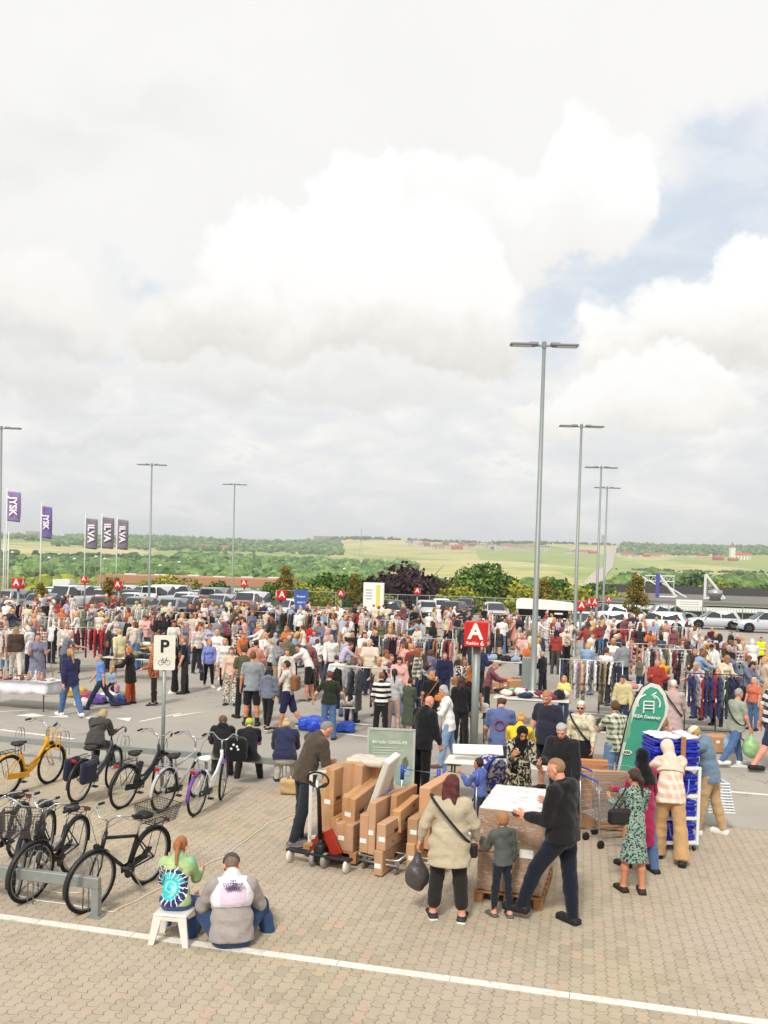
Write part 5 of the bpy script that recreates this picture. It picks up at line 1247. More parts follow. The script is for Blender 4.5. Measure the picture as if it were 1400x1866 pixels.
    if spec.get('chaincase', 1): MB().box(((bb[0] + rx) / 2, -.05, (bb[2] + r) / 2), (.5, .022, .1), Matrix.Rotation(R(7), 3, 'Y'), bev=.01).build('chain_guard', mat('chain_guard', spec.get('case', '#1d1d1e'), .5), root)
    ca = R(spec.get('crank', 30))
    for s in (-1, 1):
        e = (bb[0] + s * .165 * math.cos(ca), s * .065, bb[2] + s * .165 * math.sin(ca)); k = MB(); k.tube([(bb[0], s * .06, bb[2]), e], .009, 6); c_ = k.build('crank', STEEL, root); MB().box((e[0], e[1] + s * .05, e[2]), (.085, .085, .02), bev=.004).build('pedal', BLACK, c_)
    if spec.get('rack', 1):
        k = MB()
        for s in (-1, 1): k.tube([(-.3, s * .05, .74), (-.36, s * .06, .75), (-.72, s * .06, .75), (-.74, s * .0, .75)], .006, 5); k.tube([(-.62, s * .06, .75), (rx, s * .06, r)], .005, 5)
        for x in (-.4, -.5, -.6, -.7): k.tube([(x, -.06, .75), (x, .06, .75)], .004, 5)
        k.build('luggage_rack', BLACK if not spec.get('silverrack') else STEEL, root); MB().box((-.76, 0, .72), (.03, .09, .05), bev=.01).build('tail_light', mat('reflector_red', '#a31414', .2), root)
    if spec.get('stand', 1): k = MB(); k.tube([(-.14, .03, .27), (-.24, .16, .02)], .009, 6); k.build('kickstand', STEEL, root)
    MB().lathe([(.028, 0), (.04, .03), (.036, .05)], 12, (.43, 0, .72), Matrix.Rotation(R(90), 3, 'Y')).build('headlamp', BLACK, root)
    def basket(nm, cx, cz, lx, ly, lz, colr, flare=1.15, rot=0):
        m_ = MB(); n_ = 12
        def wall(p0, p1, p2, p3, nu):
            for i in range(nu + 1): u = i / nu; a = Vector(p0).lerp(Vector(p1), u); b = Vector(p3).lerp(Vector(p2), u); m_.tube([a, b], .0028, 3, caps=False)
            for j in range(8): v = j / 7; m_.tube([Vector(p0).lerp(Vector(p3), v), Vector(p1).lerp(Vector(p2), v)], .0028 if j < 7 else .006, 3, caps=False)
        B_ = [(-lx / 2, -ly / 2, 0), (lx / 2, -ly / 2, 0), (lx / 2, ly / 2, 0), (-lx / 2, ly / 2, 0)]; T_ = [(x * flare, y * flare, lz) for x, y, _ in B_]
        for i in range(4): wall(B_[i], B_[(i + 1) % 4], T_[(i + 1) % 4], T_[i], 14)
        for i in range(9): x = -lx / 2 + lx * i / 8; m_.tube([(x, -ly / 2, 0), (x, ly / 2, 0)], .003, 3)
        o_ = m_.build(nm, mat('basket_wire', colr, .6), root); o_.location = (cx, 0, cz); o_.rotation_euler = (0, 0, rot); return o_
    if spec.get('fbasket'): basket('front_basket', .58, .74, .28, .38, .26, spec['fbasket'], rot=steer)
    if spec.get('rbasket'): basket('rear_basket', -.56, .765, .36, .3, .2, spec['rbasket'], 1.25)
    if spec.get('pannier'):
        for s in (-1, 1): MB().box((-.55, s * .15, .53), (.36, .13, .36), bev=.04).build('pannier', cloth('#23233a', name='pannier_fabric'), root)
    if spec.get('helmet'):
        v_, f_ = nets([ell((0, 0, 0), (.1, .135, .09))], .012, .02, [lambda X, Y, Z: -(Z + .02) + 0 * X, lambda X, Y, Z: .008 - np.abs(np.sin(X * 62)) * .03 + np.maximum(0, .05 - Z) * 1.2 - .0 + np.abs(Y) * .1])
        hx = {'frame': (-.0, .06, .47), 'rear': (-.33, .12, .42)}[spec['helmet'][1]]
        o_ = link('bicycle_helmet', np_mesh('bicycle_helmet', v_, f_, [mat('helmet', spec['helmet'][0], .4)]), root, hx); o_.rotation_euler = (R(60), R(20), 0)
    if spec.get('frontrack'):
        k = MB()
        for z in (.62, .72, .82, .92):
            k.tube([(.42, -.13, z), (.52, -.13, z), (.52, .13, z), (.42, .13, z)], .008, 5)
        for y in (-.13, -.05, .05, .13): k.tube([(.52, y, .6), (.52, y, .94)], .007, 5)
        k.build('front_carrier', fc, root)
    if spec.get('reflector'): 
        MB().box((fx - .05, .03, r - .18), (.04, .01, .07)).build('reflector', mat('reflector_orange', '#e0641c', .3), root); MB().box((rx + .12, .03, r + .12), (.04, .01, .07)).build('reflector', mat('reflector_orange', '#e0641c', .3), root)
    return root
bike((8, 1452), (92, 1427), dict(frame='#e2a411', step=1, fender='#e2a411', frontrack=1, bar=.18, tube=.026, case='#e2a411', saddle='#2b2b2b', darkrim=1, steer=5, lean=5, blackbar=0), 'bright yellow step through bicycle at the left of the rear rack')
bike((137, 1464), (208, 1432), dict(frame='#4a4f55', step=1, pannier=1, bar=.14, tube=.022, battery=1, fender='#232325', steer=10, lean=6, blackbar=1), 'dark grey electric bicycle with navy panniers in front of the sitting woman')
bike((230, 1470), (286, 1448), dict(frame='#33363b', step=1, battery=1, fender='#222223', bar=.15, tube=.024, steer=10, lean=5), 'dark step through bicycle left of the parking sign pole')
bike((306, 1474), (348, 1455), dict(frame='#b9bcbd', step=0, fender='#b9bcbd', bar=.14, steer=8, lean=5, silverrack=1, saddle='#2a1f1c'), 'silver bicycle just right of the parking sign pole')
bike((361, 1483), (400, 1458), dict(frame='#e8e8ea', step=1, fender='#6b3f9a', bar=.16, saddle='#e8e6e0', steer=14, lean=4, tube=.022, silverrack=1, fbasket=None), 'white and purple step through bicycle at the right of the rear rack')
bike((262, 1612), (170, 1657), dict(frame='#232425', step=0, fender='#2a2a2b', rbasket='#343332', bar=.12, seath=.04, helmet=('#1d1d1e', 'rear'), reflector=1, steer=-6, lean=-5, tube=.02), 'black bicycle with rear mesh basket and hanging black helmet')
bike((84, 1572), (25, 1639), dict(frame='#262729', step=1, fender='#242425', fbasket='#4a4744', bar=.1, steer=8, lean=-4, tube=.024, battery=1), 'black bicycle with a big mesh basket on the front')
bike((121, 1594), (64, 1634), dict(frame='#303234', step=1, fender='#2a2a2b', bar=.15, helmet=('#cfcfca', 'frame'), steer=-14, lean=-5, tube=.026), 'black bicycle with a pale helmet hung on its frame')
bike((30, 1560), (-30, 1610), dict(frame='#2c2d2f', step=0, bar=.1, steer=0, lean=-4), 'black bicycle cut by the left edge of the photo')
# ------------------------------------------------------------ cord on the paving
def cord(pts, label):
    P_ = [G(x, y) + Vector((0, 0, .014)) for x, y in pts]; Q = []
    for i in range(len(P_) - 1):
        for k in range(6): t = k / 6; q_ = P_[i].lerp(P_[i + 1], t); Q.append(q_ + Vector((.012 * math.sin(len(Q) * 1.3), .012 * math.cos(len(Q) * .9), 0)))
    Q.append(P_[-1]); MB().tube(Q, .0075, 5).build('cord', mat('white_cord', '#ddd6c6', .8), label=label, cat='cord', smooth=True)
cord([(30, 1635), (105, 1648), (207, 1664), (270, 1632), (345, 1592), (410, 1562), (455, 1528), (490, 1502), (530, 1488), (560, 1478)], 'long white cord lying across the paving behind the bicycle rack')
cord([(52, 1616), (110, 1630), (150, 1628)], 'short white cord on the paving under the black bicycles')
# ------------------------------------------------------------ the people one can tell apart
import time as _t; _t0 = _t.time()
W1 = dict(legL=(22, 3, 6), legR=(-20, 3, 14), armL=(-18, 8, 14, 0), armR=(20, 8, 18, 0))       # walking
PH = dict(armR=(28, 4, 88, .35), armL=(24, 4, 80, .45), pitch=28)                                # both hands on a phone
CX_ = dict(armR=(18, 12, 98, .9), armL=(18, 12, 95, .85))                                        # arms folded
RCH = dict(armR=(50, 6, 30, 0), armL=(30, 8, 40, .1), lean=16, pitch=22)                         # reaching to a rail
BR = '#5b3a22'; BL_ = '#c9a060'; GY = '#a9a49c'; BK = '#1d1715'; AU = '#8a4a22'; WH = '#d5d1ca'; DB = '#39261b'
JE = ('jeans', '#4d6a93'); DJ = ('jeans', '#2b3a55'); BT_ = ('trousers', '#1f1f22'); SW = ('#e6e4de', '#e9e7e2'); SB = ('#1c1c1d', '#1c1c1d'); SN = ('#2a2a2c', '#eceae4')
def person(px, py, yt, face, lab, top, bot, shoes=SB, hair=('short', BR), pose=None, w=1.0, fem=False, H=None, skin='fair', **k):
    s = FPX / G(px, py).y
    if H is None: H = hgt(px, py, yt)
    cell = .0125 if s > 112 else (.018 if s > 72 else .026)
    cell *= k.pop('cm', 1)
    root, sk, q = figure(pose, H, w, fem, top, bot, shoes, hair, skin, cell, lab=lab, seed=int(px + py), **k)
    if face is not None: place(root, px, py, face)
    return root, sk, q
def W_(root, p): return root.matrix_basis @ Vector(tuple(p))
def bag(root, sk, q, nm, col, label, size=(.3, .14, .34), hand='R', kind='tote', tex='plain'):
    p = W_(root, sk['wr' + hand] + sk['ad' + hand] * .09 * q)
    o = None
    if kind == 'plastic':
        v_, f_ = nets([ell((0, 0, -.33), (size[0] / 2, size[1] / 2, size[2] / 2)), cap((0, 0, -.02), (0, 0, -.18), .018, .06)], .016, .05, amp=.007, seed=3)
        me = np_mesh('plastic_bag', v_, f_, [mat('plastic_bag', col, .25, 0, .3, 14, .5, 30)])
        o = link('plastic_bag', me, None, (p.x, p.y, p.z), label=label, cat='bag')
    else:
        b = MB(); b.box((0, 0, -.3 - size[2] / 2 + .1), size, bev=.03); o = b.build('shoulder_bag' if kind == 'shoulder' else 'tote_bag', cloth(col, tex, name='bag_cloth'), loc=(p.x, p.y, p.z), label=label, cat='bag')
        for s in (-1, 1): MB().tube([(-size[0] * .3, s * .03, -.24), (-size[0] * .15, s * .01, 0), (size[0] * .15, s * .01, 0), (size[0] * .3, s * .03, -.24)], .008, 5).build('strap', cloth(col, name='bag_cloth'), o)
        o.rotation_euler = (0, 0, root.rotation_euler.z + 1.5)
    return o
def strap(root, sk, q, col='#1c1c1e', side=1, r=.175, bagsz=(.1, .2, .14), label='strap'):
    """a crossbody strap with its small bag: worn, so a part of the person"""
    f, u, rr = sk['T1'][:, 1], sk['u1'], sk['r1']; pts = []
    w = r * q
    for a in np.linspace(0, 2 * math.pi, 24, endpoint=False):
        d = rr * math.cos(a) * side; c = sk['chest'] * .62 + sk['waist'] * .38
        p = c + rr * math.cos(a) * side * w * 1.02 + f * math.sin(a) * (w * .86 + .012) + u * (math.cos(a) * -.27 * side * side) * q
        pts.append(tuple(p))
    MB().tube(pts, .016, 6, closed=True).build('bag_strap', mat('strap', col, .6), root)
# ---- foreground right
r_, s_, q_ = person(815, 1676, 1412, 2, 'person with dark red hair, long cream jumper and cropped black trousers holding a dark bag', ('shirt', '#b9ac94', 'plain', '#fff', 1, .26), ('capri', '#26231f', 'plain', '#fff', 1, .84), SN, ('long', '#541a18'), dict(armL=(4, 26, 10, .1), armR=(12, 24, 12, .0), legL=(2, 7, 1), legR=(-2, 7, 2), hyaw=-18, pitch=12), w=1.42, fem=True, skin='pink', hs=1.05)
strap(r_, s_, q_, side=1, r=.235); bag(r_, s_, q_, 'b', '#4a4546', 'dark translucent plastic bag with red handles held by the red haired person', (.28, .22, .34), 'L', 'plastic')
MB().box((0, 0, 0), (.2, .07, .16), bev=.02).build('belt_bag', mat('strap', '#1c1c1e', .6), r_, loc=tuple(s_['hip'] + A3((.22, .05, -.1))))
r_, s_, q_ = person(1020, 1686, 1370, 62, 'man with shaved head, black hoodie and dark jeans resting one foot on the pallet', ('hoodie', '#1b1a1c'), ('jeans', '#141b2a'), SB, ('thin', '#9a7355'), dict(legL=(32, 5, 12), legR=(-4, 4, 2), armL=(10, 6, 78, .25), armR=(2, 12, 96, .8), lean=3, pitch=20, hyaw=12), w=1.22, skin='pink', H=1.9)
MB().box((0, 0, 0), (.075, .15, .01), bev=.004).build('phone', BLACK, loc=tuple(W_(r_, s_['wrL'] + s_['adL'] * .12)), label='dark phone held by the man in the black hoodie', cat='phone')
for k, (x, z) in enumerate(((.0, 0), (.05, .03), (-.05, .02), (.02, -.06), (-.03, -.07), (.06, -.05))): pass
r_, s_, q_ = person(913, 1671, 1483, 28, 'small boy in a grey hooded jacket and dark trousers facing the wrapped pallet', ('hoodie', '#565a58'), ('leggings', '#1d2330'), ('#5a5852', '#cfc9bb'), ('short', '#a97a4c'), dict(armL=(35, 5, 70, .1), armR=(2, 8, 10, 0), hyaw=5, legL=(4, 3, 4), legR=(-4, 3, 4)), w=.9, skin='pink', hs=1.22)
r_, s_, q_ = person(1152, 1626, 1401, 22, 'girl with long brown ponytail in a green leaf print dress and sandals', ('ldress', '#8fa79a', 'floral', '#1f2f2c', 1.6, .5), None, ('#2e211c', '#2e211c'), ('pony', '#3b261c'), dict(armL=(32, 8, 70, .3), armR=(30, 8, 60, .3), legL=(3, 3, 2), legR=(-3, 3, 2), pitch=4, hyaw=30), w=.82, fem=True, skin='tan')
MB().box((0, 0, 0), (.3, .09, .2), bev=.035).build('handbag', mat('leather_black', '#1f2022', .45), r_, loc=tuple(s_['hip'] + A3((-.2, -.02, .12))))
MB().tube([tuple(s_['hip'] + A3((-.3, -.02, .2))), tuple(s_['shL'] + A3((0, -.06, .07))), tuple(s_['shL'] + A3((.02, .06, .06))), tuple(s_['hip'] + A3((-.12, .0, .2)))], .009, 6).build('bag_strap', mat('strap', '#1c1c1e', .6), r_)
r_, s_, q_ = person(1168, 1586, 1362, 40, 'woman in a black headscarf and magenta dress standing behind the girl', ('longdress', '#a01c4c', 'plain', '#fff', 1, .55), JE, SB, ('hijab', '#121214'), dict(armL=(20, 8, 60, .3), pitch=8, legL=(14, 3, 4), legR=(-8, 3, 4)), w=1.0, fem=True, skin='brown')
r_, s_, q_ = person(1218, 1569, 1362, 8, 'bending person in a pink and cream check jacket and beige trousers', ('jacket', '#e3b39f', 'plaid', '#eadfce', .8, .12), ('wide', '#bf9a6c'), SB, ('hijab', '#d9c5b3'), dict(lean=26, armL=(50, 6, 40, .2), armR=(46, 6, 40, .2), legL=(10, 4, 6), legR=(-12, 6, 4), yaw=18, pitch=14), w=1.08, fem=True, skin='brown', H=1.72)
r_, s_, q_ = person(1291, 1520, 1313, 80, 'person in a cream cap, denim jacket and beige trousers leaning over the blue bags', ('jacket', '#6c8296', 'plain', '#fff', 1, .12), ('jeans', '#b99a72'), SW, ('short', '#b4935c'), dict(lean=15, armL=(60, 4, 20, .1), armR=(6, 8, 14, 0), pitch=38, legL=(12, 3, 4), legR=(-10, 4, 6)), w=.95, cap_=('#ded0b4', 'front'), H=1.74)
# folding crate with white slats held
cr = W_(r_, s_['wrR'] + s_['adR'] * .1)
cb = MB(); n_ = 11
for k in range(n_):
    z = -.03 - k * .045; x = .03 * k * .35
    for a_, b_ in (((-.1 + x, -.18, z), (.3 + x, -.18, z)), ((.3 + x, -.18, z), (.3 + x, .18, z)), ((.3 + x, .18, z), (-.1 + x, .18, z)), ((-.1 + x, .18, z), (-.1 + x, -.18, z))): cb.tube([a_, b_], .015, 4)
cb.build('folding_crate', mat('crate_white', '#d8dde0', .5), loc=(cr.x + .12, cr.y - .05, cr.z + .02), label='white slatted folding crate carried by the person in denim', cat='crate')
r_, s_, q_ = person(1203, 1475, 1317, 176, 'blond woman in a patterned brown blouse looking down behind the blue bags', ('shirt', '#8a7064', 'floral', '#c4b0a2', 1), JE, SW, ('long', '#cba368'), dict(pitch=26, lean=8, armR=(35, 6, 60, .3), armL=(35, 6, 60, .3)), fem=True, H=1.68)
r_, s_, q_ = person(1055, 1447, 1277, 168, 'white haired woman in sunglasses, cream jumper and short black skirt', ('shirt', '#d9cfb4', 'floral', '#b9b190', .6, .0), ('skirt', '#1e1d20', 'plain', '#fff', 1, .82), SB, ('short', WH), dict(armL=(8, 14, 28, .2), armR=(14, 14, 30, .1)), w=1.15, fem=True, skin='pink', glasses='dark', H=1.7); strap(r_, s_, q_, side=-1, r=.2)
r_, s_, q_ = person(1118, 1455, 1300, 30, 'man in a green and white check shirt and denim shorts carrying a card box', ('polo', '#dcd9c6', 'plaid', '#4b5a41', 1.0, .1), ('shorts', '#6a86ac'), SB, ('short', BR), dict(armL=(40, 10, 60, .2), armR=(12, 16, 30, 0), pitch=8), w=1.08, H=1.74)
bx = W_(r_, s_['wrL'] + s_['adL'] * .1); MB().box((0, 0, 0), (.24, .2, .16), bev=.004).build('card_box', CARD, loc=tuple(bx), label='small brown card box held by the man in the check shirt', cat='box')
r_, s_, q_ = person(1020, 1523, 1336, 165, 'grey haired older man in a black jacket standing behind the shaved headed man', ('jacket', '#232326'), BT_, SB, ('short', '#b3b0ab'), dict(armR=(25, 6, 70, .4), pitch=20), w=1.1, skin='pink', H=1.74)
r_, s_, q_ = person(942, 1512, 1341, 196, 'woman in a black headscarf and black and cream patterned dress looking down', ('longdress', '#1f1e1f', 'floral', '#b9ae92', .8, .8), None, SB, ('hijab', '#121214'), dict(armR=(36, 8, 84, .6), armL=(28, 8, 50, .2), pitch=26, lean=6), w=1.12, fem=True, skin='tan', H=1.66)
r_, s_, q_ = person(941, 1478, 1312, -6, 'blond person in a bright yellow shirt bending behind the woman in the black headscarf', ('shirt', '#e6c22a'), JE, SW, ('bun', '#c99d5c'), dict(lean=20, pitch=24, armL=(50, 8, 20, 0), armR=(50, 8, 20, 0)), fem=True, H=1.66)
r_, s_, q_ = person(996, 1441, 1257, 152, 'large red haired man in a dark navy T-shirt and black shorts', ('tee', '#2b2c3c', 'plain', '#fff', 1, .12), ('shorts', '#202026'), SB, ('short', '#b37a4e'), dict(armL=(6, 16, 20, 0), armR=(6, 16, 14, 0), pitch=20), w=1.42, belly=.04, skin='pink', beard=True, H=1.86)
r_, s_, q_ = person(908, 1447, 1274, -4, 'man in a pale cap and faded blue T-shirt with a red ring print', ('tee', '#5c6a95', 'plain', '#fff', 1, .1), ('shorts', '#34405c'), SB, ('short', BR), dict(pitch=30, armL=(16, 14, 30, .1), armR=(20, 14, 40, .2)), w=1.15, cap_=('#cfc9b8', 'front'), H=1.78)
MB().tube([tuple(s_['chest'] + A3((.085 * math.cos(a), -.152, -.08 + .085 * math.sin(a)))) for a in np.linspace(0, 6.28, 21)[:-1]], .013, 6, closed=True).build('ring_print', mat('print_red', '#8f3a5a', .8), r_)
r_, s_, q_ = person(872, 1522, 1402, 60, 'small dark haired boy in a blue jacket beside the table', ('jacket', '#5a6cae'), DJ, SW, ('short', BK), dict(armL=(40, 4, 100, .3), hyaw=0), w=.9, hs=1.2, skin='tan', H=1.15)
r_, s_, q_ = person(767, 1449, 1279, -42, 'bald man in a black jacket standing right of the poster stand', ('jacket', '#1a191c', 'plain', '#fff', 1, .14), ('trousers', '#141419'), SB, ('bald', None), dict(pitch=26, armL=(6, 8, 14, 0), armR=(8, 8, 16, 0), lean=7), w=1.1, skin='pink', H=1.78)
r_, s_, q_ = person(815, 1397, 1240, 98, 'silver haired woman in a loose white blouse and pale jeans holding a cup', ('blouse', '#e7e4e2', 'plain', '#fff', 1, .16), ('jeans', '#7e9bbd'), ('#6b4438', '#6b4438'), ('bob', '#b5b1a8'), dict(armL=(26, 6, 60, .1), armR=(10, 8, 30, 0), lean=8, legL=(12, 3, 2), legR=(-12, 3, 6), pitch=14), w=1.05, fem=True, skin='pink', H=1.68)
c_ = W_(r_, s_['wrL'] + s_['adL'] * .1); MB().lathe([(.03, -.05), (.038, .05), (.033, .045), (.028, -.04)], 12).build('cup', mat('clear_cup', '#d8d4cc', .2), loc=tuple(c_), label='clear cup held by the woman in the white blouse', cat='cup', smooth=True)
# ---- at the goods
r_, s_, q_ = person(553, 1537, 1323, -62, 'grey haired man in a brown jacket leaning over the cardboard boxes', ('jacket', '#4c4136', 'plain', '#fff', 1, .1), ('jeans', '#262a30'), ('#6b6a68', '#8b8a86'), ('thin', '#8c8680'), dict(lean=24, pitch=30, armL=(28, 8, 34, .1), armR=(8, 10, 14, 0), legL=(2, 3, 4), legR=(-10, 3, 10)), w=1.05, skin='pink', H=1.84)
v_, f_ = nets([ell(s_['chest'] + s_['T1'][:, 1] * .085 - s_['u1'] * .06, (.07, .075, .22), s_['T1'])], .013); link('inner_shirt', np_mesh('inner_shirt', v_, f_, [cloth('#9a9a98', 'floral', '#b9b9b6', 1.4, name='shirt_cloth')]), r_)
# ---- sitters
def sitter(px, py, lab, top, bot, shoes, hair, pose, **k):
    d = dict(seat=.42, legL=(78, 6, 70), legR=(76, 8, 66), armL=(30, 6, 60, .3), armR=(30, 6, 60, .3), lean=18, pitch=22); d.update(pose)
    H = k.pop('H', 1.6); face = k.pop('face', 0)
    return person(px, py, 0, face, lab, top, bot, shoes, hair, d, H=H, **k)
sitter(172, 1404, 'blond grey woman in a dark grey cardigan sitting hunched on the rail', ('cardigan', '#45423f', 'plain', '#fff', 1, .1), BT_, SB, ('bob', '#b39a72'), dict(lean=38, pitch=30), w=1.15, fem=True, skin='pink', face=-22)
sitter(404, 1422, 'brown haired person in a black top sitting behind the white bicycle', ('hoodie', '#211f20'), ('trousers', '#3a3733'), SB, ('short', '#6b4c34'), dict(lean=34), face=0)
r_, s_, q_ = sitter(452, 1428, 'person with rainbow dyed hair, black T-shirt and heavy black boots on the rail', ('tee', '#1d1d24'), ('trousers', '#2c2a28'), ('#171717', '#171717', 'boot'), ('short', 'rainbow'), dict(lean=32, pitch=28, legL=(70, 12, 62), legR=(70, 14, 62)), skin='pink', face=0)
v_, f_ = nets([rbx((-.03, -.08, .0), (.19, .13, .21), None, .09)], .018, amp=.006); bp = link('backpack', np_mesh('backpack', v_, f_, [cloth('#17171a', name='bag_cloth')]), None, tuple(W_(r_, s_['hip'] + A3((-.17, -.17, .16)))), label='black backpack with round badges hanging behind the rainbow haired person', cat='backpack')
for x, z in ((-.06, .1), (-.0, .07), (.02, .02), (-.1, .03)): MB().lathe([(.022, 0), (.018, .012), (0, .014)], 10, (0, 0, 0), Matrix.Rotation(R(90), 3, 'X')).build('badge', WHITE, bp, loc=(x, -.22, z))
sitter(518, 1434, 'person in a navy quilted jacket and white trousers sitting at the end of the rail', ('puffer', '#2b2e4a', 'plain', '#fff', 1, .0), ('trousers', '#cfc9bd'), ('#1c1c1d', '#1c1c1d', 'boot'), ('bun', '#cdb384'), dict(lean=30, pitch=28), w=1.2, fem=True, skin='pink', face=-2)
g = G(526, 1448); v_, f_ = nets([rbx((0, 0, .13), (.15, .08, .13), None, .05), cap((-.09, 0, .24), (-.02, 0, .3), .03, .02), cap((.09, 0, .24), (.03, 0, .29), .03, .02)], .016, .04, amp=.009)
link('tote_bag', np_mesh('tote_bag', v_, f_, [cloth('#bfa074', name='canvas')]), None, (g.x, g.y, .01), label='beige canvas bag standing on the ground under the rail end', cat='bag')
# stool and the two in front
g = G(317, 1714); st = empty('stool', (g.x, g.y, .008), R(-8), 'white plastic step stool under the girl in the tie dye shirt', 'stool')
MB().box((0, 0, .3), (.36, .27, .03), bev=.012).build('seat', mat('stool_plastic', '#ddd8cf', .45), st)
for sx in (-1, 1):
    for sy in (-1, 1):
        p0 = [(sx * .17, sy * .125), (sx * .085, sy * .125)]; m = MB(); T_ = [Vector((sx * .175, sy * .13, .292)), Vector((sx * .08, sy * .13, .292)), Vector((sx * .08, sy * .115, .292)), Vector((sx * .175, sy * .115, .292))]
        B_ = [Vector((sx * .215, sy * .165, 0)), Vector((sx * .155, sy * .165, 0)), Vector((sx * .155, sy * .13, 0)), Vector((sx * .215, sy * .13, 0))]
        m.add(T_ + B_, [(0, 1, 2, 3), (7, 6, 5, 4)] + [(i, i + 4, (i + 1) % 4 + 4, (i + 1) % 4) for i in range(4)]); m.build('leg', mat('stool_plastic', '#ddd8cf', .45), st)
MB().box((0, -.125, .268), (.3, .012, .04)).build('apron', mat('stool_plastic', '#ddd8cf', .45), st)
person(318, 1712, 0, -12, 'girl with ginger ponytail in a tie dye spiral shirt sitting on the white stool', ('shirt', '#35a89b', 'tiedye', (0, .57)), ('jeans', '#3c5a8c'), SN, ('pony', '#a9683a'), dict(seat=.315, legL=(72, 10, 70), legR=(70, 18, 60), armL=(24, 6, 60, .3), armR=(32, 10, 60, .3), lean=16, pitch=26, hyaw=-6), w=1.12, fem=True, H=1.42, skin='pink', hs=1.06)
r_, s_, q_ = person(422, 1722, 0, 4, 'man in a grey cap and pale vest sitting on the paving beside the stool', ('shirt', '#a09793', 'plain', '#fff', 1, .05), ('jeans', '#2f4468'), SB, ('thin', '#7c6a58'), dict(seat=-.02, legL=(118, 30, 134), legR=(118, 30, 134), armL=(24, 20, 62, .2), armR=(24, 20, 62, .2), lean=17, pitch=36), w=1.3, H=1.84, skin='pink', cap_=('#4d4a46', 'front'))
# pale vest over the shoulders
T1 = s_['T1']; sh = MB()
pr = [ell(s_['chest'] - s_['T1'][:, 1] * .01, (.225, .16, .2), T1), cap(s_['shL'] + s_['r1'] * .05, s_['shR'] - s_['r1'] * .05, .082, .082), cap(s_['nb'] - s_['u1'] * .03, s_['nb'] + s_['u1'] * .03, .11, .095)]
c_, u_, f_ = s_['chest'] - s_['u1'] * .1, s_['u1'], s_['T1'][:, 1]
v_, ff_ = nets(pr, .0125, .03, [lambda X, Y, Z: -((X - c_[0]) * u_[0] + (Y - c_[1]) * u_[1] + (Z - c_[2]) * u_[2])], .003)
vest = link('vest', np_mesh('vest', v_, ff_, [cloth('#dedce2', name='vest_cloth')]), r_)
def onback(nm, w_, h_, up, m, par=vest):      # a printed panel following the back of the vest
    V = []; F = []; nx, ny = 12, 10
    from mathutils.bvhtree import BVHTree
    bvh = BVHTree.FromPolygons([Vector(v) for v in v_], [tuple(map(int, q)) for q in ff_])
    for j in range(ny + 1):
        for i in range(nx + 1):
            o = s_['chest'] + s_['r1'] * (i / nx - .5) * w_ + u_ * (up + (j / ny - .5) * h_) - f_ * .6
            h = bvh.ray_cast(Vector(o), Vector(f_)); p = h[0] if h[0] else Vector(o) + Vector(f_) * .45
            V.append(p - Vector(f_) * .006)
    F = [(j * (nx + 1) + i, j * (nx + 1) + i + 1, (j + 1) * (nx + 1) + i + 1, (j + 1) * (nx + 1) + i) for j in range(ny) for i in range(nx)]
    return link(nm, np_mesh(nm, V, F, [m], True), par)
onback('back_panel', .26, .2, .0, cloth('#d9c6d6', name='panel_cloth'))
VTX = mat('vest_print', '#5b2f74', .8)
for txt, sz, up in (('DET', .032, .155), ('SVIZZRHA', .045, .12), ('FRITITX', .042, .08)):
    rot = Matrix((tuple(s_['r1']), tuple(u_), tuple(-f_))).transposed().to_euler()
    p_ = s_['chest'] + u_ * up - f_ * (.19)
    text(txt, sz, VTX, vest, tuple(p_), rot, .01, depth=.012)

